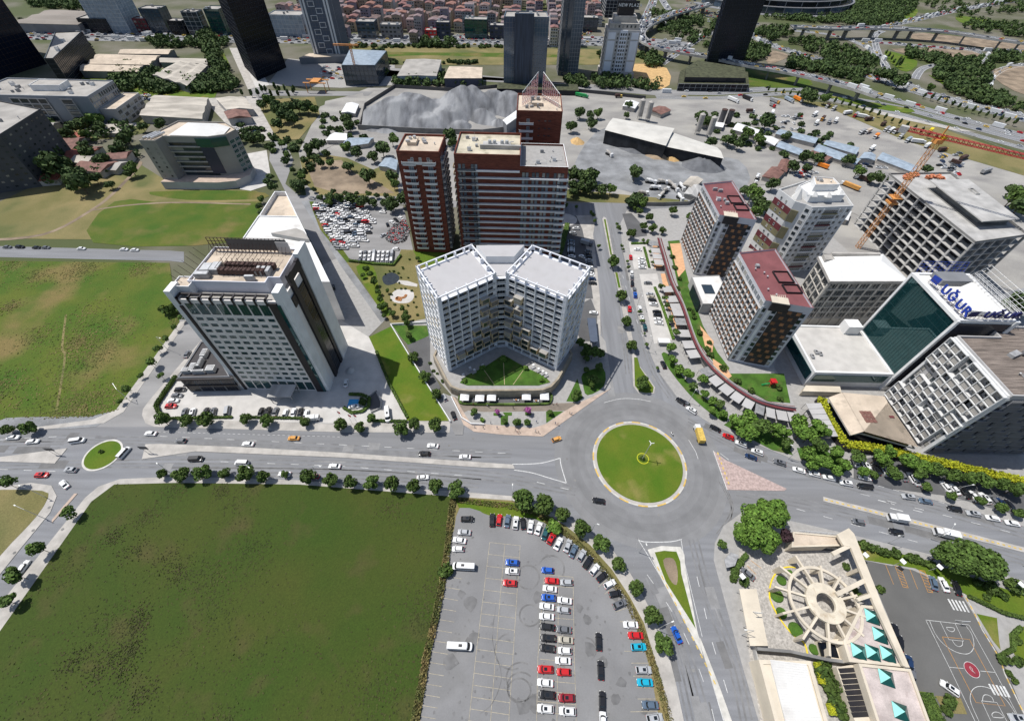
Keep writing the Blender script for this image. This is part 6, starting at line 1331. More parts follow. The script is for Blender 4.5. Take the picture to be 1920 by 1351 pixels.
def heap(name,label,px,py,r,h,m,seed=1,flat=.25,sx=1.0,kind=None):
    c_=G(px,py);rnd=random.Random(seed);b=MB();n,mR=40,10;ph=[rnd.uniform(0,6.28) for _ in range(6)]
    vs=[];
    for i in range(mR+1):
        f=i/mR
        for k in range(n):
            a=2*math.pi*k/n;w_=1+.1*math.sin(2*a+ph[0])+.07*math.sin(3*a+ph[1])+.035*math.sin(7*a+ph[2]);rr=r*w_*f
            zz=h*min(1,(1-f)/(1-flat))*(1-.05*math.sin(5*a+ph[3])) + rnd.uniform(-1,1)*h*.018*(1 if 0 < i < mR else 0)
            vs.append((c_[0]+rr*sx*math.cos(a),c_[1]+rr*math.sin(a),max(zz,.05) if i < mR else 0))
    fs=[(i*n+k,(i+1)*n+k,(i+1)*n+(k+1) % n,i*n+(k+1) % n) for i in range(mR) for k in range(n)]
    b.add(vs,fs,0);return single(name,b,[m],label,'heap',at=(c_[0],c_[1],0),kind=kind,smooth_=True)
gm=mat('gravel_heap',(.2,.205,.215),.95,.2,.12,fine=.16,bump=.8,stretch=(1.5,.5,.5),big=(.04,(.3,.305,.31),.5,.62))
from mathutils import noise as NZ
CON=[(742,222,30,15,14),(775,214,26,15,16),(708,228,22,11,8),(868,203,22,18,5),(890,200,18,17,6),(840,222,26,8,14),(800,232,22,7,16),(930,196,22,12,10),(960,200,22,11,12),(905,222,16,7,6),(820,205,22,7,14),(860,238,14,4,8)]
CW2=[(*G(px,py),r,h,fl) for px,py,r,h,fl in CON];x0,x1,y0,y1=-135,30,318,470;NXg,NYg=150,120;mb=MB();vs=[]
for j in range(NYg+1):
    for i in range(NXg+1):
        x,y=x0+(x1-x0)*i/NXg,y0+(y1-y0)*j/NYg;wx=x+6*NZ.noise((x*.03,y*.03,1));wy=y+6*NZ.noise((x*.03,y*.03,7));z=-2.0
        for cx,cy,r,h,fl in CW2:
            d=math.hypot(wx-cx,wy-cy);z=max(z,h-max(0,d-fl*.55)*.62)
        if z > -1.9:z+=1.5*NZ.noise((x*.07,y*.07,3))+.5*abs(NZ.noise((x*.3,y*.05,5)))+.15*NZ.noise((x*.5,y*.3,9))
        vs.append((x,y,max(z,-.3)))
fs=[(j*(NXg+1)+i,j*(NXg+1)+i+1,(j+1)*(NXg+1)+i+1,(j+1)*(NXg+1)+i) for j in range(NYg) for i in range(NXg) if max(vs[k][2] for k in (j*(NXg+1)+i,j*(NXg+1)+i+1,(j+1)*(NXg+1)+i+1,(j+1)*(NXg+1)+i)) > -.29]
mb.add(vs,fs);single('gravel_heap',mb,[gm],'broad rolling grey gravel mound with several peaks behind the red towers','heap',smooth_=True)
heap('gravel_heap','small round gravel heap at the foot of the conveyor shed',935,232,9,4,gm,5,.05)
heap('gravel_heap','grey sand heap inside the plant shed',1195,276,12,7,mat('heap_dark',(.15,.155,.165),.95,.12,.2,fine=.1),6,.2,1.4)
heap('sand_heap','brown sand heap under the plant shed roof',1237,292,8,4,mat('sand_brown',(.33,.25,.17),.95,.12,.2,fine=.1),7,.2,1.4)
heap('sand_heap','orange sand heap under the plant shed roof',1262,298,5.5,3,'sand',8,.1,1.2)
heap('sand_heap','orange sand heap by the plant wall right of the red towers',1082,266,7,3.5,'sand',9,.1,.8)
heap('gravel_heap','dark gravel heap at the right end of the plant shed',1316,310,13,6,MATS['heap_dark'],10,.3,1.3)
b=MB();b.wallstrip([G(*p) for p in ((672,243),(800,250),(905,252),(960,245))],.5,0,4,0);single('retaining_wall',b,['concrete_dark'],'long concrete wall holding back the gravel heaps','wall')
b=MB();b.wallstrip([G(*p) for p in ((675,243),(685,200),(740,165),(860,172),(960,162),(1060,170),(1210,186))],.3,0,3,0);single('site_fence',b,['frame_dark'],'dark hoarding round the back of the plant yard','fence')
b=MB();b.wallstrip([G(*p) for p in ((1178,385),(1240,386),(1290,384),(1330,360))],.3,0,2.6,0);single('boundary_wall',b,['concrete_dark'],'grey wall between the plant and the road behind the red towers','wall')
# site huts
for k,(pts,m) in enumerate([([(1375,242),(1418,254),(1424,243),(1384,230)],'white'),([(1425,262),(1452,272),(1460,262),(1432,254)],'white'),([(1456,274),(1500,290),(1506,280),(1464,264)],'tin_blue'),([(1455,250),(1528,268),(1534,258),(1464,242)],'tin_blue'),([(1516,290),(1548,302),(1562,294),(1526,281)],'brown_roof'),([(1525,283),(1604,308),(1614,298),(1536,270)],'tin_blue'),([(1545,270),(1605,288),(1611,276),(1552,262)],'tin_blue'),([(1612,296),(1640,300),(1642,290),(1622,285)],'tin_blue'),([(1646,297),(1712,322),(1722,312),(1656,285)],'tin_blue'),([(1430,330),(1455,338),(1474,318),(1448,312)],'brown_roof'),([(1456,318),(1474,322),(1484,302),(1466,298)],'brown_roof'),([(1318,232),(1355,238),(1358,230),(1325,226)],'white'),([(1215,205),(1240,214),(1258,206),(1236,198)],'brown_roof'),([(1168,198),(1190,203),(1198,192),(1174,188)],'white'),([(1280,345),(1300,352),(1318,336),(1296,330)],'weathered_roof'),([(1284,362),(1308,370),(1318,350),(1296,346)],'metal_roof'),([(612,262),(650,262),(650,250),(628,248)],'white'),([(640,275),(690,268),(700,258),(655,258)],'tin_blue'),([(710,310),(742,318),(745,300),(722,296)],'tin_blue'),([(640,210),(665,212),(672,195),(650,193)],'white'),([(1560,408),(1590,412),(1596,396),(1566,394)],'white')]):
    shed('%s low site hut with a %s roof, hut group beside the works yards' % (ordinal(k+1),{'white':'white','tin_blue':'grey-blue','brown_roof':'red-brown','weathered_roof':'weathered','metal_roof':'ribbed'}[m]),pts,3.6,'pave',m,.9,'site huts',1,'site_hut','hut')
# old houses at the left
rnd=random.Random(21);OH=[(60,302,9,7,'b'),(128,290,10,8,'b'),(112,278,9,7,'w'),(158,302,9,8,'r'),(188,322,11,8,'b'),(214,318,9,7,'g'),(25,252,8,6,'w'),(45,262,8,6,'w'),(75,262,9,6,'w'),(95,250,8,6,'g'),(18,270,8,6,'g'),(215,248,12,9,'w'),(40,277,7,6,'u'),(76,240,9,6,'w'),(10,286,8,6,'w'),(85,342,12,6,'r'),(178,292,6,5,'b'),(118,262,7,5,'g'),(60,246,7,5,'w'),(30,240,7,5,'g'),(52,292,8,6,'g'),(5,262,8,6,'w'),(140,278,8,6,'b'),(100,268,7,6,'g'),(30,300,8,6,'b'),(170,312,7,6,'w'),(232,306,7,6,'b'),(8,245,8,5,'b'),(150,265,6,5,'r')]
for k,(px,py,sx,sy,m) in enumerate(OH):
    c_=G(px,py);h=rnd.uniform(3.5,6);P_=[(c_[0]-sx,c_[1]-sy),(c_[0]+sx,c_[1]-sy),(c_[0]+sx,c_[1]+sy),(c_[0]-sx,c_[1]+sy)];a=rnd.uniform(-.3,.3);ca,sa=math.cos(a),math.sin(a);P_=[(c_[0]+(x-c_[0])*ca-(y-c_[1])*sa,c_[1]+(x-c_[0])*sa+(y-c_[1])*ca) for x,y in P_]
    nm={'b':'brown','w':'pale','r':'red','g':'grey','u':'blue'}[m];t=Thing('old_house','low old house with a %s roof, %s house from the left at the upper left' % (nm,nth_left(OH,k)),'house',c_,'old houses at the left');b=MB();b.prism(P_,0,h,0);t.part('wall',b,'pave');b=MB();p=inset(P_,-.5);m0,m1=lerp(p[0],p[3],.5),lerp(p[1],p[2],.5);b.add([(*p[0],h),(*p[1],h),(*p[2],h),(*p[3],h),(m0[0],m0[1],h+1.8),(m1[0],m1[1],h+1.8)],[(0,1,5,4),(2,3,4,5),(3,0,4),(1,2,5)]);t.part('roof',b,{'b':'brown_roof','w':'weathered_roof','r':mat('tile_red',(.3,.09,.06),.85,.15,.3),'g':'grey_roof','u':mat('tarp_blue',(.2,.32,.5),.7,.1,.4)}[m])
for nm_ in ('tile_red','tarp_blue','brown_roof','gravel_heap','heap_dark'):M[nm_]=MATS[nm_]
# big motorway along the top
hwl=[(-90,62),(0,66),(200,70),(640,76),(1000,78),(1200,80),(1290,90)]
HW=[G(*p) for p in hwl];b=MB();b.ribbon([(x,y+6) for x,y in HW],46,.05);setting('motorway',b,'asphalt')
b=MB()
for o_ in (-14,-9.5,-1,4,12,16,24):b.ribbon([(x,y+o_) for x,y in HW],.5,.09)
setting('road_markings',b,'paint')
b=MB();b.wallstrip([(x,y+1.5) for x,y in HW],.8,0,1.1,0);setting('motorway_barrier',b,'concrete')
zone('verge',[(640,86),(960,90),(1250,96),(1240,118),(1100,122),(900,122),(700,122),(640,118)],'grass_dry',.06)
zone('verge',[(640,97),(800,99),(950,100),(1100,106),(960,108),(800,104),(700,107)],'grass_wild',.07,sm=3)
zone('road',[(470,170),(700,172),(690,180),(470,180)],'asphalt_worn',.06);zone('road',[(600,135),(640,150),(700,130),(740,140),(1000,160),(1240,180),(1290,180),(1290,172),(1230,168),(1100,158),(1000,150),(740,128),(640,140)],'asphalt_worn',.055)
zone('road',[(430,90),(445,90),(480,165),(465,168)],'pave',.06);zone('plaza',[(540,110),(640,120),(740,120),(740,160),(640,165),(500,160)],'pave_grey',.03);zone('plaza',[(440,98),(470,98),(505,160),(480,165)],'plaza',.05)
zone('verge',[(480,188),(590,182),(600,215),(560,262),(520,262)],'grass_dry',.07);zone('yard',[(380,185),(480,180),(530,262),(480,265),(440,250)],'pave',.04);zone('yard',[(455,290),(500,282),(510,345),(470,358),(450,355)],'plaza',.08)
zone('verge',[(60,235),(260,215),(270,250),(160,262)],'grass_dry',.04,sm=2);zone('road',[(-60,232),(60,238),(260,230),(262,236),(100,246),(-60,242)],'pave',.06);zone('yard',[(0,240),(110,240),(120,300),(0,310)],'pave_grey',.03)
zone('building_site',[(610,190),(680,175),(690,200),(650,260),(590,290),(570,285),(600,235)],'dust',.09)
zone('yard',[(140,135),(260,140),(420,100),(430,120),(400,190),(280,180),(140,150)],'grass_park',.03);zone('yard',[(380,118),(410,112),(420,150),(380,150)],'pave',.05)
zone('building_site',[(1190,120),(1250,128),(1255,160),(1225,168),(1190,150)],'sand',.08,sm=2)
# motorways and ramps at the upper right
def road_line(pts,wd,z,m='asphalt',name='motorway',piers=None,label=None,sm=5,edge=True):
    q=smooth(pts,sm);L=[G(x,y,z) for x,y in q]
    if z < 1:
        b=MB();b.ribbon(L,wd,z);setting(name,b,m)
        b=MB();
        for o_ in (-wd/2+.6,0,wd/2-.6):
            lo=[];
            for i in range(len(L)):
                a=Vector(L[max(i-1,0)]);c=Vector(L[min(i+1,len(L)-1)]);d=(c-a).normalized();lo.append((L[i][0]-d.y*o_,L[i][1]+d.x*o_))
            b.ribbon(lo,.35,z+.03,0)
        setting('road_markings',b,'paint');return L
    t=Thing('viaduct',label,'viaduct',L[0]);b=MB();b.ribbon(L,wd,z)
    for s_ in (-1,1):
        lo=[]
        for i in range(len(L)):
            a=Vector(L[max(i-1,0)]);c=Vector(L[min(i+1,len(L)-1)]);d=(c-a).normalized();lo.append((L[i][0]-d.y*s_*wd/2,L[i][1]+d.x*s_*wd/2))
        b.wallstrip(lo,.4,z-1.3,z+.9,1)
    b.ribbon(L,.4,z+.03,1);b.ribbon(L,wd-.3,z-1.2,1);t.part('deck',b,m,'concrete')
    T=0;nxt=15
    for i in range(1,len(L)):
        T+=math.dist(L[i],L[i-1])
        if T > nxt:
            nxt+=30;b=MB();a=math.atan2(L[i][1]-L[i-1][1],L[i][0]-L[i-1][0]);b.box((L[i][0],L[i][1],(z-1.3)/2),(.9,wd*.22,(z-1.3)/2),a);b.box((L[i][0],L[i][1],z-1.9),(1.1,wd*.42,.6),a);t.part('pier',b,'concrete_dark')
    return L
LN={}
LN['v1']=road_line([(1330,8),(1262,26),(1216,46),(1200,64),(1214,80),(1250,92),(1330,106),(1395,120),(1480,135),(1580,158),(1650,180)],13,10,label='curving elevated motorway packed with cars, passing behind the black slab tower')
LN['v2']=road_line([(1485,50),(1560,53),(1640,52),(1760,58),(1850,70),(2000,92)],14,12,label='straight high viaduct on slanting piers near the top right corner')
LN['m1']=road_line([(1240,172),(1340,174),(1440,167),(1500,168),(1600,186),(1700,205),(1800,232),(2000,285)],13,.06)
LN['m1b']=road_line([(1230,182),(1340,184),(1440,177),(1500,178),(1590,194),(1680,212),(1780,240),(2000,300)],9,.07)
LN['m2']=road_line([(1650,181),(1720,200),(1820,228),(2000,275)],13,.08)
LN['m3']=road_line([(1400,60),(1440,82),(1500,102),(1580,125),(1650,150),(1750,182),(1850,207),(2000,245)],16,.09)
LN['m4']=road_line([(1490,58),(1560,66),(1620,86),(1655,115),(1668,135),(1720,165),(1800,188),(2000,235)],10,.1)
LN['m5']=road_line([(1655,58),(1640,68),(1645,95),(1662,128)],9,.11)
LN['m6']=road_line([(1620,78),(1700,84),(1800,92),(2000,100)],15,.1)
LN['m7']=road_line([(1640,52),(1700,40),(1780,22),(1860,8),(1960,-8)],18,.1)
LN['m8']=road_line([(1190,90),(1198,60),(1215,25),(1225,0),(1225,-20)],14,.12)
LN['m9']=road_line([(1240,50),(1255,25),(1245,5),(1230,-20)],12,.12)
LN['m10']=road_line([(1850,165),(1858,145),(1885,128),(1940,118)],9,.12)
LN['m11']=road_line([(1715,148),(1728,130),(1755,122),(1800,118)],9,.12)
LN['m12']=road_line([(1800,92),(1850,104),(1840,118),(1800,112)],7,.13)
LN['m13']=road_line([(1240,120),(1300,80),(1340,60),(1420,45)],10,.12)
zone('verge',[(1440,180),(1600,200),(1720,225),(1990,320),(1990,350),(1700,265),(1560,205)],'grass_dry',.05);zone('embankment',[(1590,195),(1720,225),(1830,248),(1790,245),(1650,215)],'pave',.1)
zone('verge',[(1540,178),(1620,190),(1710,205),(1700,212),(1620,200)],'grass_park',.13,sm=2);zone('verge',[(1400,130),(1520,150),(1500,165),(1400,160)],'grass_wild',.05,sm=2)
for q in ([(1660,95),(1720,115),(1700,135),(1672,120)],[(1680,12),(1720,18),(1710,35),(1685,42)],[(1800,30),(1890,45),(1860,55),(1800,42)],[(1740,140),(1800,165),(1880,190),(1800,175)]):zone('verge',q,'grass_park',.06,sm=3)
for q in ([(1670,92),(1820,95),(1830,115),(1750,110)],[(1860,130),(1990,130),(1990,190),(1900,170)],[(1730,62),(1990,92),(1990,98),(1740,80)],[(1440,95),(1480,105),(1440,120)]):zone('verge',q,'soil',.065,sm=3)
# stadium bowl at the top right
t=Thing('stadium','dark tiered stadium rim behind the trees at the top right','stadium',G(1520,25));c_=(G(1490,28)[0],G(1490,28)[1]+95);R0=95
for k,(r0,z0,z1,m) in enumerate(((R0,0,9,'glass_blue'),(R0-5,9,16,'glass_dark'),(R0-10,16,24,'grey_wall'))):
    b=MB();pts=[(c_[0]+1.35*r0*math.cos(a*math.pi/30+math.pi*1.05),c_[1]+r0*math.sin(a*math.pi/30+math.pi*1.05)) for a in range(28)];b.wallstrip(pts,4,z0,z1-.8,0);b.wallstrip(pts,5.5,z1-.8,z1,1)
    for q in pts[::2]:b.box((q[0],q[1]-2.4,(z0+z1)/2),(.5,.6,(z1-z0)/2-.5),0,1)
    t.part('tier',b,m,'grey_wall')
b=MB();b.ribbon([(c_[0]+1.35*(R0+9)*math.cos(a*math.pi/30+math.pi*1.05),c_[1]+(R0+9)*math.sin(a*math.pi/30+math.pi*1.05)) for a in range(28)],12,.14);setting('road',b,'asphalt')
# office blocks beyond the motorway
offs=[((215,62),22,16,52,'tin_blue','tall striped glass tower with white floor lines beyond the motorway, upper left','band'),((185,62),18,14,14,'glass_dark','low dark glass wing beside the striped glass tower','c'),((272,62),8.1,6,14,'maroon','small dark red block right of the striped glass tower','win'),((300,62),12.8,9,24,'glass_blue','blue glass block right of the dark red block','c'),((338,66),9.3,7,14,'glass_dark','dark glass block with a curved white roof edge','c'),((372,66),9.9,7,23,'glass_blue','banded dark block with four white ledges by the street gap','band'),((415,67),9.3,10,26,'glass_green','green glass block on the right of the street gap','c'),((545,70),20.9,12,22,'tin_blue','grey-blue block with a red hipped roof between the two tall towers','band'),((575,70),8.1,7,10,'pave','small pale block right of the grey-blue block','win'),((690,73),11.6,8,17,'glass_blue','dark block with a white roof and red roof markings','win'),((735,73),12.8,7,14,'grey_wall','dark block with a cream roof terrace beyond the motorway','win'),((893,74),14.5,8,20,'glass_green','pale framed block with a big dark glass front beyond the motorway','c'),((935,74),11.6,7,14,'navy_wall','dark blue block left of the stout glass tower','win'),((809,74),7.5,6,9,'red','small bright red fronted block beyond the motorway','win'),((832,74),8.7,6,17,'navy_wall','navy block right of the bright red front','win'),((1100,60),13.9,8,15,'glass_blue','blue glass block between the slender tower and the plaza tower','c'),((1160,34),22,22,36,'glass_dark','dark drum-topped block behind the plaza tower','band'),((1140,22),14,14,46,'white','white slab behind the plaza tower','win')]
M['navy_wall']=MATS['navy_wall']
for (px,py),sx,sy,h,m,lb,stl in offs:
    c_=G(px,py);q=rect(c_[0]-sx,c_[1],c_[0]+sx,c_[1]+2*sy);office(lb,q,h,m,'grey_roof',4,5,.6,.5,style=stl,clut=2)
# close rows of houses
rnd=random.Random(31);walls=[('pale pink',(.42,.31,.29)),('cream',(.46,.41,.33)),('grey',(.33,.32,.32)),('white',(.55,.54,.52)),('mauve',(.3,.26,.3)),('tan',(.36,.28,.2))]
HWm=[mat('house_'+n.replace(' ','_'),c,.85,.08,.1) for n,c in walls];RFm=[('red-tiled',mat('rt1',(.22,.11,.1),.85,.15,.2)),('brown-tiled',mat('rt2',(.17,.12,.11),.85,.15,.2)),('pink-grey',mat('rt3',(.23,.17,.17),.85,.1,.2)),('orange-tiled',mat('rt4',(.26,.13,.1),.85,.1,.2))]
houses=[];col=0;x=-330.0
while x < 190:
    wd=rnd.uniform(9.5,13.5);y=642+rnd.uniform(0,6)+(x+330)*.02;row=0;off_=0
    while y < 1130:
        dp=rnd.uniform(13,21)
        p=P2=None
        sx_=x+(y-640)*.02
        ok=not any(abs(sx_-G(q[0][0],q[0][1])[0]) < q[1]+wd/2+1 and y < G(q[0][0],q[0][1])[1]+2*q[2]+8 for q in offs) and rnd.random() > .04
        if ok:houses.append((y+abs(x)*.12,sx_,y,wd-.4,min(dp-2.5,12),rnd.choice((11,13,14,17,20,23))+rnd.uniform(-1,1),rnd.randrange(6),rnd.randrange(4),col,row))
        row+=1;y+=dp
        if row % 9 == 8:y+=8
    col+=1;x+=wd+(7.5 if col % 2 == 0 else .3)
houses.sort();far=MB();nH=0
for i,(d_,x,y,w_,dp,h,wi,ri,cc,rr) in enumerate(houses):
    P_=rect(x-w_/2,y,x+w_/2,y+dp);mb=MB() if nH < 296 else far;rv=MB() if nH < 296 else far;base=0 if nH < 296 else wi;rb=0 if nH < 296 else 6+ri
    mb.prism(P_,0,h,base)
    for fl_ in range(int(h/3.1)):
        for f in (.2,.5,.8):mb.box((x-w_/2+w_*f,y-.06,2+fl_*3.1),(w_*.08,.08,.7),0,1 if nH < 296 else 10)
        if fl_ and (i+fl_) % 2 == 0:mb.box((x,y-.5,.6+fl_*3.1),(w_*.4,.5,.3),0,base)
    if (i*7) % 5 == 0:rv.prism(inset(P_,.3),h,h+.3,rb);
    else:
        p=[(*q,h+.02) for q in inset(P_,-.4)];rv.add(p+[(x,y,h+1.4),(x,y+dp,h+1.4)],[(0,4,5,3),(4,1,2,5),(0,1,4),(2,3,5)],rb)
    if nH < 296:
        t=Thing('terraced_house','%s %s house, %s back in the %s street row from the left' % (walls[wi][0],RFm[ri][0],ordinal(rr+1),ordinal(cc+1)),'house',(x,y),'close rows of houses beyond the motorway');t.part('wall',mb,HWm[wi],'window');t.part('roof',rv,RFm[ri][1])
    nH+=1
o=setting('city_houses',far,*HWm,*[r[1] for r in RFm],'window',kind='stuff');tag(o,'mass of far red-roofed houses along the top edge','houses')
# ---------------------------------------------------------------- trees and shrubs
def crown_mesh(seed,rx,rz,n,size,m,lumps=9,core=.55):
    rnd=random.Random(seed);mb=MB();cl=[]
    for _ in range(lumps):
        a=rnd.uniform(0,6.28);z=rnd.uniform(-.5,.9);r=math.sqrt(max(0,1-z*z))*rnd.uniform(.45,.72);cl.append((r*math.cos(a),r*math.sin(a),z*.62,rnd.uniform(.34,.52)))
    cl.append((0,0,0,.6))
    for _ in range(n):
        c=rnd.choice(cl);d=Vector((rnd.gauss(0,1),rnd.gauss(0,1),rnd.gauss(0,1))).normalized();k=c[3]*rnd.uniform(.8,1.06)
        p=Vector((c[0],c[1],c[2]))+d*k
        leaf(mb,(p.x*rx,p.y*rx,p.z*rz),size*rnd.uniform(.7,1.3),rnd,d)
    return mb.mesh('crown',ms(m))
def trunk_mesh(h,r,spread,seed):
    rnd=random.Random(seed);mb=MB();mb.bar((0,0,0),(rnd.uniform(-.1,.1),0,h*.55),r,0,7,r*.75)
    for k in range(5):
        a=k*1.256+rnd.uniform(-.3,.3);mb.bar((0,0,h*.5),(math.cos(a)*spread,math.sin(a)*spread,h*rnd.uniform(.8,1.0)),r*.6,0,5,r*.2)
    mb.bar((0,0,h*.5),(0,0,h*1.05),r*.65,0,5,r*.2)
    return mb.mesh('trunk',ms('bark'))
KIND={}   # name -> (crown variants, trunk, crown centre height, radius)
def kind(nm,rx,rz,hc,n,size,m,var=3,tr=.16,lumps=9):KIND[nm]=([crown_mesh(hash_(nm)+k,rx,rz,n,size,m,lumps) for k in range(var)],trunk_mesh(hc,tr,rx*.5,3),hc,rx)
def hash_(s):return sum(ord(c)*(i+3) for i,c in enumerate(s))
kind('round',2.7,2.5,3.9,1300,.55,'leaf_dark',3,.14,14)
kind('plane',3.0,2.8,5.2,1300,.6,'leaf_mid',3,.2,11)
kind('bright',3.2,2.6,5.0,1200,.62,'leaf_bright',4,.2,9)
kind('big',5.6,4.6,7.5,3600,.75,'leaf_mid',2,.4,16)
kind('bigbright',5.8,4.8,8.0,4200,.72,'leaf_bright',2,.4,16)
kind('sapling',1.75,1.4,3.2,400,.48,'leaf_mid',3,.06,6)
kind('bush',1.6,1.1,.9,420,.45,'leaf_dark',3,.1,8)
kind('bushb',1.5,1.1,.9,400,.45,'leaf_bright',2,.1,8)
kind('pink',1.5,1.4,2.6,380,.4,'leaf_pink',1,.08,8)
kind('purple',2.6,2.4,4.0,800,.55,'leaf_purple',1,.12,9)
kind('far',5.3,4.6,6.2,620,1.3,'leaf_far',4,.3,9)
kind('cypress',1.5,3.8,4.4,260,.95,'leaf_far',2,.2,9)
KIND['round'][0].append(crown_mesh(91,2.9,2.8,1100,.6,'leaf_mid',7));KIND['far'][0].append(crown_mesh(92,5.6,4.2,620,1.3,'leaf_mid',6));KIND['bright'][0].append(crown_mesh(93,3.1,2.7,1000,.62,'leaf_mid',6));TREE_N=[0]
def tree(kd,px,py,label,group=None,s=1.0,z0=.12,cat='tree',name=None,world=None):
    TREE_N[0]+=1;k=TREE_N[0];cr,tr,hc,rx=KIND[kd];rnd=random.Random(k*7)
    x,y=world or G(px,py,z0+hc*s)
    root=bpy.data.objects.new(name or {'round':'street_tree','cypress':'cypress','bush':'shrub','bushb':'shrub','sapling':'young_tree'}.get(kd,'tree'),None);root.location=(x,y,z0);root.rotation_euler=(0,0,rnd.uniform(0,6.28));sc=s*rnd.uniform(.84,1.1);root.scale=(sc*rnd.uniform(.9,1.12),sc*rnd.uniform(.9,1.12),sc*rnd.uniform(.88,1.12));L_(root);tag(root,label,cat,group)
    if kd not in ('bush','bushb'):o=bpy.data.objects.new('trunk',tr);L_(o,root)
    o=bpy.data.objects.new('crown',cr[k % len(cr)]);o.location=(0,0,hc);L_(o,root)
    return root
def row(kd,pts,desc,group,s=1.0,z0=.12,ox=0,oy=0,sc=1.0,mul=1.0,**kw):
    for i,p in enumerate(pts):
        ss=(p[2] if len(p) > 2 else s)*mul
        tree(kd,ox+p[0]/sc,oy+p[1]/sc,'%s %s' % (ordinal(i+1),desc),group,ss,z0,**kw)
row('round',[(302,886,.75),(337,888),(379,884),(419,885,.85),(458,887,1.05),(493,892),(534,888,.5),(577,893),(617,897),(657,902),(696,903),(735,908),(776,909),(816,912),(856,916,1.05)],'round tree from the left along the south edge of the boulevard','round trees along the south edge of the boulevard')
row('round',[(1019,946,1.25),(1056,964,1.0),(1092,990,1.05),(1127,1018,.98),(1161,1056,.98),(1193,1102,.95),(1222,1154,.92),(1243,1207,.95)],'round tree along the curve between car park and road, from the top','round trees round the car park curve')
tree('plane',980,932,'biggest round tree, at the top left corner of the front car park',None,1.35);tree('bushb',1040,985,'light green feathery tree over the parked cars',None,2.2,cat='tree')
tree('bush',835,1068,'dark shrub on the boundary strip beside the white minibus',None,1.8,cat='shrub')
row('round',[(305,787,.95),(347,787,.85),(387,786,1.05),(459,785,.85),(499,787,1.0),(571,789,.85),(640,797,.8),(674,798,.95),(752,803,1.0),(776,793,1.0),(817,795,1.0)],'round tree from the left in front of the hotel forecourt','round trees in front of the hotel forecourt')
row('round',[(12,803,.8),(53,801,.9)],'round tree from the left beside the far left road','round trees beside the far left road')
row('sapling',[(341,594,1.0),(327,612,1.0),(311,633,1.1),(295,653,1.0),(281,679,1.25),(262,702,.8),(301,703,.9),(235,726,1.3),(225,752,.7)],'small tree down the pavement beside the left grass field','small trees along the left side street')
row('sapling',[(128,960,1.3),(69,1026,1.4),(27,1077,1.6),(3,1125,1.6),(13,905,1.5)],'small tree down the street left of the big field','small trees left of the big field')
tree('bush',317,580,'large dark bush at the right edge of the left grass field',None,2.6,cat='shrub')
row('round',[(1151,491),(1165,554),(1176,601),(1186,646),(1206,718,1.02)],'round tree down the median of the avenue','round trees on the avenue median',s=1.05)
row('bright',[(1259,652,.75),(1262,672,.75),(1274,690,.8),(1291,702,.75),(1300,722,.75),(1318,711,.7),(1321,738,.75),(1337,750,.7),(1334,770,.6),(1353,758,.7),(1356,776,.6)],'leafy tree from the north on the green strip by the curved shops','leafy trees before the curved shops')
row('bright',[(1382,787),(1405,780),(1410,806),(1430,795,1.1),(1396,815,.8),(1462,805,1.1),(1497,792,.9),(1503,810),(1477,832,.7),(1520,815),(1538,800,1.1),(1515,850,.9),(1545,862,1.1),(1538,835,.9),(1528,868,.8),(1567,845,.9),(1585,868,.9),(1568,883,.7),(1610,850),(1623,883,.7),(1650,855),(1668,845,.8),(1700,866,.9),(1716,860,.9),(1735,872,.9)],'bright green tree from the left between the right boulevard and the pavilions','bright trees north of the right boulevard',s=1.0,mul=1.12)
row('plane',[(1640,890,.6),(1680,885,.8),(1760,880,.9),(1790,890,.85),(1820,893,.9),(1850,900,.9),(1880,905,.9),(1905,915,.9),(1740,912,.55),(1788,927,.6),(1838,938,.55),(1880,952,.6),(1915,960,.6),(1660,870,.7),(1725,885,.7)],'tree from the left under the yellow hedge by the parked cars','trees under the yellow hedge',mul=1.05)
row('bigbright',[(1452,958,.95),(1415,975,.85),(1425,1005,.95),(1393,1000,.6),(1440,1010,.6)],'crown of the bright tree clump at the corner of the school','bright tree clump at the school corner')
tree('purple',1472,1005,'dark purple-leaved tree beside the school gatehouse',None,1.0)
row('big',[(1795,1045,1.0),(1840,1050,1.05),(1770,1040,.7),(1858,1062,.7)],'crown of the great spreading tree on the lawn above the court','spreading trees above the court')
row('bush',[(1618,1020),(1634,1027),(1650,1030),(1662,1034),(1678,1036),(1704,1043),(1720,1050),(1730,1052),(1745,1058)],'clipped round shrub along the lawn above the court','clipped shrubs above the court',s=1.1,cat='shrub')
row('bush',[(1863,1105,1.6),(1905,1100,1.8),(1886,1118,1.0),(1853,1120,.8),(1830,1090,1.0)],'dark shrub from the top on the lawn right of the court','dark shrubs right of the court',cat='shrub');row('bush',[(1886,1238,1.1),(1893,1260,.8),(1902,1275,.8),(1778,1312,1.2),(1776,1328,1.1),(1907,1200,.8),(1912,1240,1.0)],'shrub beside the lower part of the school court','shrubs beside the lower court',cat='shrub')
row('bush',[(1548,1258,1.6),(1552,1275,1.2),(1562,1290,1.5),(1572,1300,1.0),(1566,1318,1.3),(1582,1332,1.4),(1545,1243,1.0)],'planted shrub in the bed between the ribbed hall and the louvred wall','shrubs in the courtyard bed',cat='shrub')
row('bush',[(1396,1091,1.2),(1378,1070,.9),(1377,1085,.9),(1390,1055,.8)],'shrub beside the parked car in the school corner','shrubs in the school corner',cat='shrub');tree('sapling',1355,1020,'tiny tree on the pavement at the school corner',None,.9)
row('bush',[(1588,1060,.9),(1600,1105,.8),(1612,1118,.9),(1650,1103,.9)],'shrub under the overhead beam of the school','shrubs under the overhead beam',cat='shrub')
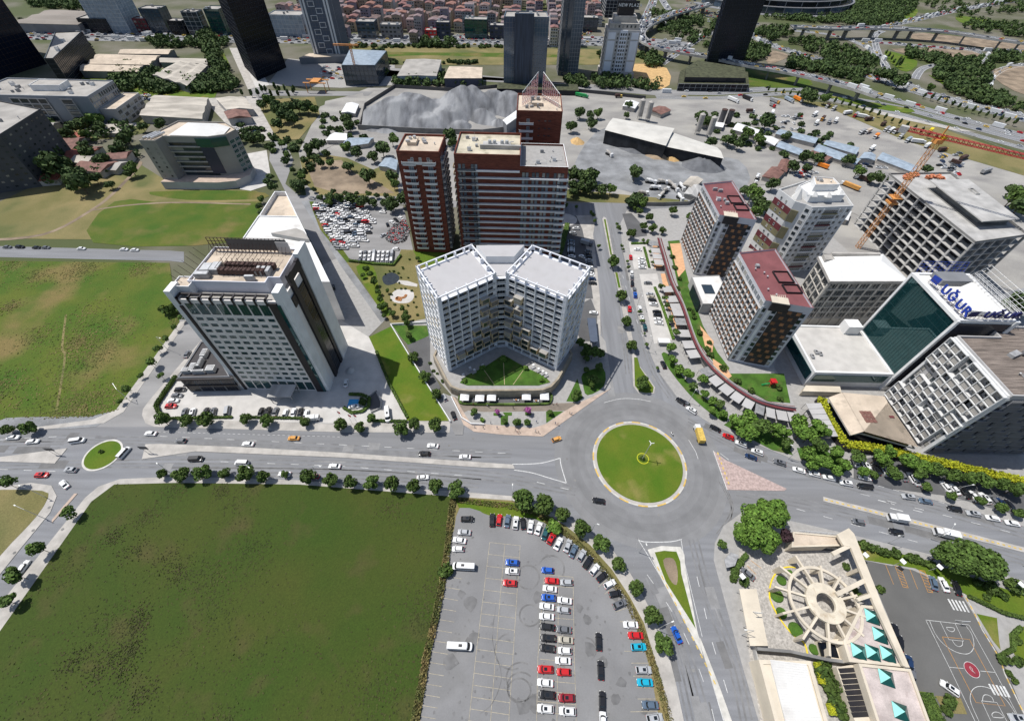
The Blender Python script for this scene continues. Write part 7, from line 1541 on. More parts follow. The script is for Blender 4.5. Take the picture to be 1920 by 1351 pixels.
# central plot
row('round',[(775,668,.95),(797,702,1.0),(817,736,1.0)],'dark tree down the grass slope left of the white block','dark trees left of the white block',s=1.0)
row('plane',[(760,585,.55),(762,605,.6),(765,627,.65)],'tree in the clump on the lawn behind the white block on the left','tree clump on the small lawn',s=.7)
row('plane',[(888,771,.55),(1032,773,.4)],'tree on the plaza before the café terrace','plaza trees');row('plane',[(945,788,.5),(969,790,.55),(988,789,.5)],'leafy tree in the plaza planting beds','plaza bed trees')
tree('pink',932.5,771.5,'pink blossom tree on the left of the plaza',None,.9);tree('pink',989.5,769.5,'pink blossom tree on the right of the plaza',None,1.0);tree('bushb',904,787,'round light shrub on the plaza',None,.9,cat='shrub')
row('plane',[(1100,650,.9),(1112,660,.95),(1095,660,.7),(1125,660,.8),(1088,640,.7),(1100,672,.6)],'dark tree in the clump right of the white block','tree clump right of the white block');row('plane',[(1123,686,.6),(1112,710,.8),(1110,722,.5),(1083,735,.6),(1078,742,.6),(1100,693,.45)],'pale green tree on the lawns right of the white block','trees on the corner lawns')
row('bushb',[(871,713,.8),(905,689,.9),(943,672,1.3),(986,689,.9),(1016,712,.9)],'green shrub on the podium lawn of the white block','shrubs on the podium lawn',z0=4.6,cat='shrub')
rnd=random.Random(17)
row('bush',[(806,680,.6),(812,694,.6),(829,714,.6),(820,700,.5)],'hedge plant beside the left drive of the white block','hedge plants by the left drive',cat='shrub')
# garden behind
row('plane',[(686,502,.7),(695,512,.6),(700,527,.7),(680,515,.5),(708,545,.6),(712,560,.6),(722,570,.6),(735,585,.6),(713,575,.7),(727,545,.4),(720,590,.5),(755,578,.5),(760,595,.7),(783,484,.4),(762,595,.6)],'tree along the left edge of the pond garden','pond garden trees')
rg=[(722,513),(730,508),(738,508),(747,512),(752,520),(748,530),(741,541),(735,552),(733,562),(740,570),(752,573),(765,572),(776,566),(779,556),(772,545),(760,541),(752,541),(765,520),(755,500),(783,590),(780,575),(774,600),(768,486),(756,503)]
row('bush',rg,'small shrub in the pond garden','pond garden shrubs',s=.45,cat='shrub')
b=MB();
for k in range(14):
    a=k/13*4.6;c_=G(752+9*math.cos(a)*(1 if k < 7 else .9),557+ (5 if k < 7 else -3)*math.sin(a)+(-3 if k < 7 else 3));b.cyl(c_,.9,.2,.55,8,0,.6)
single('flower_bed',b,[mat('flowers',(.45,.2,.08),.9,.2,2)],'curling orange flower bed in the pond garden','flower bed')
tree('bush',1204,857,'yellow-edged flower mound in the middle of the roundabout',None,.8,.3,cat='shrub');tree('bush',189,846,'small round shrub on the little roundabout',None,.6,.22,cat='shrub')
b=MB();c_=G(1205,860);b.ribbon(disc(c_[0],c_[1],2.2,0),.35,.42,0,closed=True);single('flower_ring',b,['leaf_yellow'],'ring of yellow flowers in the middle of the big roundabout','flower bed')
# avenue parking trees
row('sapling',[(1240,538,1.0),(1248,558,1.0),(1252,572,1.0),(1257,597,1.1),(1268,622,1.2),(1216,452,.9),(1221,470,.9),(1225,490,.9),(1207,449,.8)],'small tree along the hedge of the avenue parking','small trees in the avenue parking',s=1.0)
row('sapling',[(1108,397),(1112,403),(1116,413),(1123,461,.8),(1062,385,.8),(1080,387,.8),(1166,460,.8),(1169,466,.6),(1176,489,.6),(1179,500,.9),(1160,428,.9),(1157,418,.8),(1200,583,.8),(1205,600,.8),(1209,625,.5),(1213,646,.6),(1233,689,.6)],'thin young tree on the pavements of the avenue','young trees on the avenue pavements',s=.9)
row('round',[(1184,437,1.1),(1207,422,1.0),(1219,405,1.1),(1224,427,1.0),(1243,430,.9),(1262,394,1.0),(1199,395,.9),(1293,405,.7),(1191,390,.7)],'dark tree at the head of the avenue by the small parking','dark trees at the head of the avenue')
row('bush',[(1355,690,1.2),(1383,715,1.0),(1411,732,1.0),(1461,727,1.0),(1463,748,.9),(1313,622,1.2),(1327,654,1.2),(1332,665,1.0),(1330,642,.8),(1302,595,.9),(1300,585,.8),(1292,578,.8)],'rounded bush on the podium garden','bushes on the podium garden',z0=5.1,cat='shrub');row('bush',[(1253,465,.9),(1260,480,1.0),(1266,500,1.0),(1274,522,1.0),(1272,540,.8)],'rounded bush at the north end of the podium garden','bushes at the north end of the podium',z0=5.1,cat='shrub')
def hedge(line,wd,hh,label,m='leaf_dark',n=1200,seed=1,z0=.15):
    L=[G(*p) for p in line];t=Thing('hedge',label,'hedge',L[0]);b=MB();b.wallstrip(L,wd*.8,z0,z0+hh*.85);t.part('core',b,m);t.part('foliage',leafmass(L,wd,z0+hh*.5,z0+hh*1.02,n,.35,seed),m)
hedge([(332,707),(312,735),(295,762),(300,775),(316,784)],1.5,1.6,'tall clipped hedge round the left corner of the hotel forecourt',n=2200);hedge([(318,785),(437,783)],1.0,1.0,'low hedge in front of the left cars of the hotel forecourt',n=900);hedge([(455,783),(570,785)],1.0,1.0,'low hedge in front of the right cars of the hotel forecourt',n=900);hedge([(700,790),(764,791)],1.0,1.2,'low hedge left of the grass slope',n=600)
hedge([(706,660),(730,720),(764,784)],1.2,1.0,'long hedge on the left edge of the grass slope',n=1600)
hedge([(1227,540),(1241,575),(1262,637)],1.4,1.0,'hedge between the avenue parking and the shops, lower part','leaf_bright',1500);hedge([(1207,465),(1217,503)],1.4,1.0,'hedge between the avenue parking and the shops, upper part','leaf_bright',800);hedge([(1183,458),(1215,457)],1.2,1.0,'short hedge across the top of the avenue parking','leaf_bright',500)
hedge([(1380,1085),(1372,1075),(1385,1055),(1398,1040)],1.6,1.5,'hedge at the school corner behind the round canopy','leaf_mid',1000);hedge([(1812,1118),(1880,1150),(1920,1160)],1.2,1.2,'hedge between the lawn and the path right of the court','leaf_dark',900);hedge([(1870,1230),(1896,1215),(1894,1190),(1910,1175)],1.2,1.2,'curved hedge round the lawn at the right edge','leaf_dark',700)
hedge([(1524,1242),(1535,1282)],1.6,1.4,'yellow-green hedge beside the ribbed hall, upper piece','leaf_yellow',500,z0=1.0);hedge([(1548,1318),(1555,1340)],1.6,1.4,'yellow-green hedge beside the ribbed hall, lower piece','leaf_yellow',300,z0=1.0);hedge([(1725,1298),(1762,1380)],4.0,2.2,'dark broad hedge between the school roof and the court','leaf_dark',1600)
hedge([(655,490),(700,496),(738,498),(752,480)],1.4,1.4,'scrubby hedge along the bottom of the packed car lot','leaf_mid',1000);hedge([(1063,425),(1052,470),(1048,480)],3.5,3,'tall hedge along the right wall of the broad brick tower','leaf_dark',1200)
# weeds along the car park boundary and other rough growth, uncountable
wm_=MB();L=[G(*p) for p in ((850,935),(846,960),(842,1000),(838,1040),(826,1113),(812,1180),(800,1230),(790,1290),(778,1351),(765,1420))];leafmass(L,2.2,.2,1.2,5200,.4,3,wm_)
o=setting('weeds',wm_,mat('weed',(.09,.11,.03),.9,.1,.3,col2=(.2,.15,.06),island=.45),kind='stuff')
wm_=MB();leafmass([G(*p) for p in ((860,938),(960,950),(1005,962),(1060,1000),(1107,1040),(1147,1088),(1180,1135),(1205,1190),(1226,1250),(1240,1300),(1255,1351))],2.0,.2,.8,4000,.35,5,wm_);setting('weeds',wm_,'weed',kind='stuff')
def scatter_tufts(poly,n,size,m,seed,z=.15,zz=.35,dens=None):
    rnd=random.Random(seed);xs=[p[0] for p in poly];ys=[p[1] for p in poly];mb=MB();k=0;tr=0
    cs=[(rnd.uniform(min(xs),max(xs)),rnd.uniform(min(ys),max(ys)),rnd.uniform(2,9)) for _ in range(40)] if dens else None
    while k < n and tr < n*20:
        tr+=1
        if cs:c=rnd.choice(cs);p=(rnd.gauss(c[0],c[2]),rnd.gauss(c[1],c[2]))
        else:p=(rnd.uniform(min(xs),max(xs)),rnd.uniform(min(ys),max(ys)))
        if not inside(p,poly):continue
        k+=1;leaf(mb,(p[0],p[1],z+rnd.uniform(0,zz)),size*rnd.uniform(.5,1.4),rnd,(0,0,2))
    return mb
mb=scatter_tufts(gF,7000,.4,0,8,.24,.1,True);setting('grass_tufts',mb,mat('tuft_dark',(.04,.056,.012),.95,.1,.1,col2=(.06,.06,.018),island=.3),kind='stuff')
for i_,(px,py,rr) in enumerate([(215,1005,5),(250,1035,7),(310,1050,8),(335,1075,6),(260,1160,5),(255,1180,5),(190,1250,6),(215,1240,7),(235,1255,6),(250,1215,4),(140,1240,6),(270,1300,6)]):
    rnd=random.Random(i_);c_=G(px,py);mb=MB()
    for _ in range(130):leaf(mb,(rnd.gauss(c_[0],rr*.36),rnd.gauss(c_[1],rr*.36),.24+rnd.uniform(0,.2)),.38,rnd,(0,0,1.2))
    setting('rough_patch',mb,mat('rough',(.042,.05,.014),.95,.1,.3,col2=(.062,.058,.022),island=.35),kind='stuff')
mb=scatter_tufts(gW,8000,.5,0,9,.18,.12,True);setting('grass_tufts',mb,mat('tuft_green',(.075,.1,.02),.95,.1,.1,col2=(.17,.14,.05),island=.3),kind='stuff')
# middle distance trees, each one a thing
row('far',[(690,330,1.0),(717,280,1.0),(652,310,.8),(735,262,.8),(735,380,1.0),(758,372,.9),(700,293,.8),(668,284,.9),(650,275,.8),(610,285,.7),(580,280,.8),(595,275,.9),(572,300,.6),(562,330,.7),(548,318,.5),(566,345,.6),(843,252,1.2),(848,265,.9),(620,302,.7),(600,305,.6),(648,225,.9),(655,235,.9),(735,330,.9),(738,345,.7)],'dark tree on the rough ground left of the red towers','trees left of the red towers')
row('far',[(1070,330,1.1),(1082,325,1.0),(1095,335,1.1),(1105,330,1.1),(1112,325,1.2),(1075,345,.9),(1090,350,.9),(1108,352,.9),(1128,355,.8),(1145,352,.9),(1075,358,.7),(1193,318,1.0),(1190,328,.8),(1195,372,1.0),(1205,378,.8),(1185,378,.8),(1072,235,1.0),(1088,210,1.0),(1108,212,.9),(1122,210,.9),(1110,230,.9),(1180,195,.8),(1175,215,.6)],'dark tree behind and right of the red towers','trees right of the red towers')
row('far',[(1438,228,1.2),(1400,250,1.0),(1368,262,.9),(1385,270,.8),(1395,258,.9),(1360,258,.8),(1420,262,.8),(1488,310,.9),(1515,312,.8),(1512,292,.9),(1535,296,.8),(1610,318,1.0),(1640,330,1.0),(1655,335,.8),(1740,315,.8),(1592,298,.9),(1410,365,1.1),(1425,378,1.0),(1400,355,.9),(1450,345,.9),(1440,390,.9),(1420,400,.8),(1475,255,.7),(1548,258,.7),(1315,222,1.0),(1328,228,1.0),(1900,370,1.3),(1915,385,1.3),(1905,355,1.1),(1910,570,1.4),(1333,265,.9)],'dark tree among the site huts and yards','trees among the yards')
row('far',[(505,190,1.1),(520,200,1.2),(540,205,1.2),(558,198,1.1),(575,200,1.1),(590,205,.9),(530,215,1.1),(548,222,1.0),(520,232,.9),(490,195,.9),(180,228,1.2),(185,238,1.0),(158,232,1.1),(135,235,1.1),(120,248,1.2),(160,250,1.0),(235,255,1.3),(265,235,.9),(300,232,.9),(95,290,1.3),(85,280,1.2),(105,312,1.6),(90,310,1.3),(140,330,1.4),(150,345,1.2),(40,275,1.1),(222,280,1.2),(190,300,1.0),(165,288,1.0),(175,330,.9),(245,315,.9),(240,322,.8),(155,270,.8),(65,305,1.0),(205,345,.6),(130,310,1.0),(445,256,.8),(470,258,.9),(490,262,.8),(508,270,.7),(525,268,.7),(458,245,.6)],'dark tree among the old houses and sheds, upper left','trees at the upper left')
row('far',[(500,340,.6),(505,330,.6),(512,350,.6),(540,290,.6),(535,300,.6),(552,345,.7),(558,350,.8),(485,385,.5),(490,372,.5),(492,398,.5),(600,370,.5),(618,368,.6),(635,370,.6),(615,377,.6),(658,372,.8),(680,377,.8),(700,380,.6),(720,380,.6),(642,374,.4),(588,355,.4),(625,358,.4),(648,362,.4),(668,362,.4),(690,365,.4),(706,366,.4),(724,366,.4)],'small tree beside the roads above the packed car lot','small trees above the packed car lot')
row('cypress',[(440+i*11,168-(i % 2),.8) for i in range(0)]+[(452,172),(470,173),(482,172),(507,174),(520,174),(540,175),(548,168),(515,163),(522,164),(533,164),(550,164),(497,165),(490,166)],'dark clipped tree by the road below the black glass tower','clipped trees below the black tower',s=1.0)
row('cypress',[(1442+i*13.5+(i > 6)*3,166+i*2.4+(max(0,i-8)**1.55)*.55,.75) for i in range(24)],'cypress from the left along the near motorway at the upper right','cypresses along the near motorway')
row('cypress',[(1735+i*13,178+i*3.9,.8) for i in range(14)],'cypress from the left between the far motorway lanes','cypresses between the motorway lanes')
row('cypress',[(1662+i*5,98+i*5.5,.8) for i in range(5)]+[(1690,117,1.2),(1688,112,1.2)],'cypress on the green triangle inside the interchange','cypresses inside the interchange')
row('far',[(1575,137,1.3),(1655,135,1.5),(1670,140,1.4),(1690,150,1.4),(1745,165,.8),(1610,148,1.2),(1500,215,.5),(1510,178,1.2),(1520,182,1.1),(1550,183,1.0),(1225,100,1.0),(1300,130,1.1)],'round tree beside the interchange ramps','round trees beside the ramps')
# far woods, read as masses
def wood(poly,n,seed,r=(3,5),hh=(5,8),m='leaf_far',name='wood',leaves=46,size=1.9):
    P_=[G(*p) for p in poly];rnd=random.Random(seed);xs=[p[0] for p in P_];ys=[p[1] for p in P_];mb=MB();k=tr=0
    while k < n and tr < n*30:
        tr+=1;p=(rnd.uniform(min(xs),max(xs)),rnd.uniform(min(ys),max(ys)))
        if not inside(p,P_):continue
        k+=1;R=rnd.uniform(*r);H=rnd.uniform(*hh)
        for _ in range(leaves):
            d=Vector((rnd.gauss(0,1),rnd.gauss(0,1),rnd.gauss(0,1))).normalized();q=Vector((p[0],p[1],H*.6))+Vector((d.x*R,d.y*R,d.z*H*.42))*rnd.uniform(.75,1.05);leaf(mb,q,size*rnd.uniform(.7,1.3),rnd,d)
    o=setting(name,mb,m,kind='stuff');return o
W_=[([(0,238),(110,236),(125,300),(60,330),(0,300)],34,(3,4.5)),([(130,240),(250,232),(262,300),(215,345),(150,320)],30,(3,4.5)),([(1330,215),(1480,222),(1600,270),(1590,300),(1450,300),(1340,262)],40,(2,3.5)),([(440,225),(560,262),(600,290),(570,350),(540,300),(470,265)],30,(2,3.5)),([(590,210),(660,215),(690,262),(600,280)],24,(2,3.5)),([(1430,35),(1500,42),(1600,48),(1640,52),(1690,40),(1680,15),(1600,0),(1590,30),(1500,36)],420,(4,6)),([(1600,-10),(1700,-10),(1720,10),(1690,40),(1640,50),(1590,40)],330,(4,6)),
      ([(1400,60),(1470,55),(1490,70),(1440,78)],60,(3,5)),([(1395,85),(1440,95),(1435,110),(1400,118),(1380,110)],90,(3,4.5)),([(1220,20),(1320,40),(1300,85),(1230,62)],110,(3,5)),([(1330,40),(1352,40),(1330,90),(1310,90)],20,(3,5)),([(1470,80),(1530,75),(1600,98),(1640,112),(1640,130),(1560,118)],130,(3,5)),([(1480,112),(1560,125),(1640,140),(1600,150),(1500,135),(1470,128)],130,(3,4.5)),
      ([(1775,160),(1850,172),(1920,205),(1900,210),(1800,185),(1770,168)],120,(3,4.5)),([(1750,110),(1860,115),(1850,160),(1800,165),(1740,150)],170,(2.5,4)),([(1820,40),(1920,50),(1990,80),(1900,70),(1800,55)],90,(3,5)),([(1720,-5),(1990,-5),(1990,25),(1800,35),(1730,15)],110,(3,5)),([(1850,104),(1990,104),(1990,120),(1860,118)],60,(3,5)),([(1690,95),(1700,95),(1770,112),(1760,122),(1700,110)],50,(2.5,4)),
      ([(50,0),(215,0),(215,20),(150,22),(60,14)],200,(4,6)),([(40,45),(160,48),(145,60),(50,60)],60,(3,5)),([(200,145),(250,125),(330,150),(345,170),(300,180),(215,170)],160,(3.5,5.5)),([(280,76),(430,78),(430,92),(290,90)],90,(3,5)),([(370,60),(400,60),(415,110),(440,160),(400,170),(395,120)],130,(4,6)),([(345,150),(440,150),(450,172),(360,175)],110,(3.5,5)),([(120,95),(165,85),(180,100),(100,125)],40,(3,5)),
      ([(700,105),(720,100),(725,150),(690,150)],40,(3,5)),([(790,78),(855,80),(855,90),(790,90)],40,(3,4)),([(640,86),(960,88),(960,91),(640,90)],90,(1.5,2.5)),([(1110,145),(1240,160),(1230,172),(1110,165)],60,(3,5)),([(1215,108),(1240,118),(1235,130),(1210,125)],30,(3,5)),([(740,155),(900,158),(900,166),(740,164)],50,(2.5,4)),([(815,142),(850,142),(850,162),(818,162)],18,(4,5.5)),([(1060,150),(1090,150),(1100,165),(1050,165)],24,(2.5,4)),([(0,290),(20,280),(90,330),(110,350),(70,340)],30,(3,5)),([(1120,96),(1240,102),(1232,112),(1120,110)],50,(1.5,3)),([(660,118),(900,116),(900,121),(660,121)],60,(1.5,2.5))]
for i,(poly,n,r) in enumerate(W_):wood(poly,n,i+50,r,(4.5,8.5) if r[0] > 2 else (2,3.5))
# ---------------------------------------------------------------- vehicles
def paint(nm,c,r=.25):return mat('paint_'+nm,c,rough=r,var=.02,scale=.5,spec=.6)
PAINT={'white':paint('white',(.7,.7,.69)),'silver':paint('silver',(.38,.39,.4)),'grey':paint('grey',(.13,.135,.145)),'black':paint('black',(.012,.012,.014)),'red':paint('red',(.5,.012,.015)),'dark red':paint('dark_red',(.25,.01,.02)),'blue':paint('blue',(.01,.09,.42)),'dark blue':paint('dark_blue',(.015,.035,.09)),'cyan':paint('cyan',(.01,.35,.5)),'teal':paint('teal',(.015,.08,.09)),'orange':paint('orange',(.75,.09,.01)),'beige':paint('beige',(.4,.37,.3)),'green':paint('green',(.02,.25,.09)),'yellow':paint('yellow',(.75,.55,.02)),'blue-grey':paint('blue_grey',(.09,.13,.18))}
DIM={'sedan':(4.6,1.82,1.45,-.95,.85,-1.55,1.25),'hatch':(4.1,1.78,1.5,-1.35,.75,-1.9,1.15),'suv':(4.6,1.9,1.7,-1.6,.8,-2.1,1.25),'van':(5.2,1.95,2.05,-2.35,1.4,-2.5,2.0)}
def outline(x0,x1,hw,z,c=.35):
    return [(x0+c*.5,-hw,z),(x1-c,-hw,z),(x1-.12,-hw+c*.6,z),(x1,0-.0-hw*.35,z),(x1,hw*.35,z),(x1-.12,hw-c*.6,z),(x1-c,hw,z),(x0+c*.5,hw,z),(x0,hw-c*.5,z),(x0,-hw+c*.5,z)]
def car_parts(tp):
    L,W,H,r0,r1,g0,g1=DIM[tp];hl,hw=L/2,W/2;belt=.92 if tp != 'suv' else 1.02;belt=1.15 if tp == 'van' else belt
    b=MB();b.loft([outline(-hl+.08,hl-.08,hw-.08,.22),outline(-hl,hl,hw,.42),outline(-hl+.02,hl-.03,hw,belt-.22),outline(-hl+.12,hl-.2,hw-.06,belt-.05),outline(-hl+.3,hl-.5,hw-.16,belt)],0)
    b.loft([outline(r0-.02,r1+.02,hw-.27,H-.06,.2),outline(r0+.02,r1-.02,hw-.29,H,.2)],0)
    for s in (-1,1):
        for x in (r0+.05,r1-.02):b.bar((x,s*(hw-.28),H-.04),((g0 if x < 0 else g1),s*(hw-.17),belt),.045,0,4)
        b.bar(((r0+r1)/2-.1,s*(hw-.28),H-.04),((g0+g1)/2-.1,s*(hw-.16),belt),.04,0,4);b.box((g1-.25,s*(hw+.06),belt+.03),(.12,.1,.07),0,0)
    g=MB();g.loft([outline(g0,g1,hw-.17,belt-.02,.25),outline(r0,r1,hw-.28,H-.05,.2)],0)
    if tp in ('suv',):g.box((0,0,H+.012),(.45,.4,.012),0,0)
    wh=MB();n=12;rr=.34
    vs=[(rr*math.cos(2*math.pi*k/n),y,rr*math.sin(2*math.pi*k/n)) for y in (-.11,.11) for k in range(n)];wh.add(vs,[(k,(k+1) % n,n+(k+1) % n,n+k) for k in range(n)]+[tuple(reversed(range(n))),tuple(range(n,2*n))],[0]*n+[1,1])
    hd=MB();hd.box((0,0,0),(.07,.17,.07),0,0)
    return b,g,wh,hd
CAR={};glassm=MATS['car_glass'] if 'car_glass' in MATS else M['car_glass']
WHEEL=None
for tp in DIM:
    b,g,wh,hd=car_parts(tp);CAR[tp]={'b':{c:b.mesh('body',[m]) for c,m in PAINT.items()},'g':g.mesh('glazing',[M['car_glass']]),'w':wh.mesh('wheel',ms('tyre','steel')),'h':hd.mesh('headlight',ms('lamp')),'t':hd.mesh('tail_light',ms('red'))}
    one=MB();one.v=list(b.v);one.f=list(b.f);one.m=list(b.m);one.add(g.v,g.f,1)
    for x in (-DIM[tp][0]*.3,DIM[tp][0]*.31):
        for y in (-.82,.82):one.box((x,y,.32),(.33,.12,.3),0,2)
    CAR[tp]['one']={c:one.mesh('car',[m,M['car_glass'],M['tyre']]) for c,m in PAINT.items()}
CN=[0];_h=MB();_h.bar((0,-.012,0),(0,.012,0),.2,0,10);HUB=_h.mesh('hubcap',ms('steel'));LZ=.27
def car(px,py,ang,col,tp,label,group=None,near=True,z=.03,name=None,cat='car',s=1.0,glow=False,world=None):
    """ang: heading in degrees in the picture plan (0 = right, 90 = up/away), measured on the ground"""
    CN[0]+=1
    x,y=world or G(px,py,z+.7);L=DIM[tp][0];nm=name or ('minivan' if tp == 'van' else 'car')
    if near:
        r=bpy.data.objects.new(nm,None);COL.objects.link(r)
        def ch(name_,me,loc=(0,0,0)):o=bpy.data.objects.new(name_,me);COL.objects.link(o);o.parent=r;o.location=loc;return o
        ch('body',CAR[tp]['b'][col]);ch('glazing',CAR[tp]['g']);hw=DIM[tp][1]/2
        for wx in (-L*.29,L*.31):
            for wy in (-hw+.1,hw-.1):
                wl_=ch('wheel',CAR[tp]['w'],(wx,wy,.34))
                if near is True and LZ == z:hc_=bpy.data.objects.new('hubcap',HUB);COL.objects.link(hc_);hc_.parent=wl_;hc_.location=(0,.115 if wy > 0 else -.115,0)
        if near != 'mid':
            for wy in (-hw+.3,hw-.3):ch('headlight',CAR[tp]['h'],(L/2-.05,wy,.62));ch('tail_light',CAR[tp]['t'],(-L/2+.04,wy,.72))
    else:
        r=bpy.data.objects.new(nm,CAR[tp]['one'][col]);COL.objects.link(r)
    r.location=(x,y,z);r.rotation_euler=(0,0,math.radians(ang));r.scale=(s,s,s);tag(r,label,'van' if tp == 'van' else cat,group);return r
def gang(px,py,dx,dy):
    a,b_=G(px,py),G(px+dx,py+dy);return math.degrees(math.atan2(b_[1]-a[1],b_[0]-a[0]))
def cars(lst,desc,group,ox,oy,s,z=.03,near=True):
    cnt={}
    for i,c in enumerate(lst):
        x,y,a,col,tp=c[:5];px,py=ox+x/s,oy+y/s;ra=math.radians(a);an=gang(px,py,math.cos(ra)*10,-math.sin(ra)*10)
        kindn={'sedan':'saloon','hatch':'hatchback','suv':'tall car','van':'minibus'}[tp];cnt[(col,tp)]=cnt.get((col,tp),0)+1
        car(px,py,an,col,tp,c[5] if len(c) > 5 else '%s %s, %s of %s' % (col,kindn,ordinal(i+1),desc),group,near,z,s=c[6] if len(c) > 6 else 1.0)
LZ=.27
cars([(709,217,0,'black','suv'),(692,291,175,'silver','sedan'),(665,336,170,'white','sedan'),(657,385,178,'white','hatch')],'the left edge of the front car park','cars on the left edge of the front car park',640,900,3,LZ)
cars([(849,223,88,'black','suv'),(888,222,82,'red','hatch'),(935,228,80,'blue-grey','sedan'),(981,238,84,'white','suv'),(1022,242,95,'black','hatch'),(1065,259,82,'white','sedan'),(1110,270,72,'white','sedan'),(1148,300,70,'teal','sedan'),(1183,325,62,'red','suv'),(1221,355,65,'white','sedan'),(1274,367,70,'silver','sedan'),(1306,397,66,'blue-grey','sedan'),(1352,420,60,'silver','hatch'),(1387,460,57,'black','suv'),(1425,500,50,'white','hatch'),(1466,541,40,'black','hatch'),(1510,582,28,'white','hatch'),(1541,636,12,'black','hatch'),(1566,694,25,'grey','suv'),(1628,811,178,'white','sedan'),(1655,871,178,'red','sedan'),(1672,936,2,'cyan','suv'),(1700,1065,0,'silver','suv'),(1708,1135,178,'cyan','sedan'),(1738,1262,178,'blue-grey','sedan'),(1762,1335,8,'silver','suv')],'the outer curve of the front car park, clockwise','cars round the outer curve of the front car park',640,900,3,LZ)
cars([(962,462,175,'blue','suv'),(962,511,175,'white','suv'),(948,577,175,'red','suv')],'three alone in the left middle bays of the car park','three cars in the left middle bays',640,900,3,LZ)
cars([(1160,505,175,'blue','hatch'),(1184,564,175,'red','sedan'),(1173,609,172,'white','sedan'),(1166,659,175,'blue','suv'),(1156,708,172,'white','sedan'),(1155,765,175,'white','sedan'),(1159,823,172,'black','sedan'),(1164,886,175,'black','suv'),(1160,943,172,'black','suv'),(1148,1062,178,'red','suv'),(1147,1137,174,'white','sedan'),(1158,1205,174,'black','suv'),(1148,1283,174,'white','suv')],'the left column in the double row, front car park','left column of the double row',640,900,3,LZ)
cars([(1267,573,178,'silver','hatch'),(1256,675,172,'white','sedan'),(1250,728,172,'silver','hatch'),(1252,838,174,'grey','sedan'),(1262,897,174,'beige','sedan'),(1257,957,176,'white','hatch'),(1247,1013,176,'white','sedan'),(1251,1077,178,'red','hatch'),(1267,1222,178,'dark red','suv'),(1272,1297,176,'white','suv')],'the right column in the double row, front car park','right column of the double row',640,900,3,LZ)
cars([(1448,906,92,'black','sedan'),(1459,1067,92,'black','sedan'),(1468,1242,90,'black','sedan'),(1472,1352,92,'white','sedan')],'the end to end line in the front car park aisle','cars end to end in the aisle',640,900,3,LZ)
cars([(1886,867,115,'blue','sedan','bright blue saloon driving down the lower right street'),(1448,115,170,'black','suv','black tall car leaving the roundabout at its lower left')],'',None,640,900,3)
cars([(72,1108,3,'white','sedan','white saloon at the left edge of the boulevard, upper carriageway'),(182,1131,5,'white','sedan','white saloon, second from the left edge of the boulevard'),(436,1127,8,'white','van','white van above the little roundabout'),(847,1086,178,'white','sedan','white saloon on the boulevard at the mouth of the side street'),(1017,1127,178,'grey','hatch','dark grey hatchback on the boulevard right of the side street'),(1395,1145,178,'white','sedan','white saloon on the boulevard left of the orange-red one'),(1652,1113,180,'orange','sedan','orange-red saloon on the boulevard before the hotel'),(697,1195,48,'white','van','white van rounding the right side of the little roundabout'),(1103,1230,3,'black','van','black van on the lower carriageway of the boulevard'),(1360,1252,178,'white','van','white van on the lower carriageway of the boulevard'),(1882,1270,178,'white','sedan','white saloon on the lower carriageway before the tree row'),(1600,1313,178,'white','sedan','white saloon half hidden by the south tree row'),(1765,1328,178,'dark red','hatch','dark red hatchback hidden behind a south row tree'),(235,1320,2,'red','suv','red tall car at the lower left of the boulevard'),(397,1290,175,'silver','suv','silver car with dark roof below the little roundabout'),(360,1372,135,'white','sedan','white saloon entering the street left of the big field'),(128,1840,55,'white','sedan','white saloon driving down the street left of the big field')],'',None,0,450,3)
cars([(40,38,0,'grey','sedan'),(112,38,0,'black','suv'),(205,41,0,'black','sedan'),(257,41,0,'grey','sedan'),(457,47,0,'white','sedan'),(697,52,0,'white','sedan'),(757,55,0,'white','sedan')],'the cars from the left between the left fields','cars on the road between the left fields',0,450,3,near='mid')
cars([(1052,640,60,'grey','sedan','dark car parked on the side street beside the hotel annexe'),(1013,840,5,'black','suv'),(995,872,0,'grey','sedan'),(973,902,5,'white','sedan'),(961,933,3,'red','suv')],'the cars beside the tall hedge, top to bottom','cars beside the tall hedge',0,450,3,.15)
cars([(1040,968,75,'grey','suv'),(1083,968,75,'white','suv'),(1158,965,72,'black','sedan'),(1200,965,78,'grey','suv'),(1278,958,80,'silver','van')],'the left group at the forecourt hedge','left forecourt cars',0,450,3,.15)
cars([(1467,965,70,'black','sedan'),(1508,962,75,'black','suv'),(1548,963,70,'grey','sedan'),(1605,970,72,'white','hatch'),(1650,968,75,'white','sedan'),(1690,968,75,'black','suv'),(1722,975,75,'white','hatch')],'the right group at the forecourt hedge','right forecourt cars',0,450,3,.15)
cars([(26,802,80,'white','sedan','white saloon parked by the right side of the hotel'),(70,935,8,'white','sedan','white saloon beside the blue court poster'),(579,884,120,'silver','hatch','silver hatchback on the ramp left of the white block'),(632,985,110,'black','sedan','black saloon coming down the ramp left of the white block'),(515,1155,175,'white','sedan','white saloon below the ramp mouth on the boulevard'),(467,1200,178,'black','suv','black tall car on the boulevard beside the white saloon'),(696,1217,178,'white','sedan','white saloon nearest the painted triangle'),(458,1333,5,'white','sedan','white saloon above the south row trees at centre'),(1211,1118,18,'orange','hatch','orange-red hatchback turning before the roundabout'),(235,1345,5,'dark red','hatch','dark red hatchback among the south trees'),(1820,1345,0,'grey','sedan','grey saloon hidden at the roundabout edge')][:9],'',None,640,450,3)
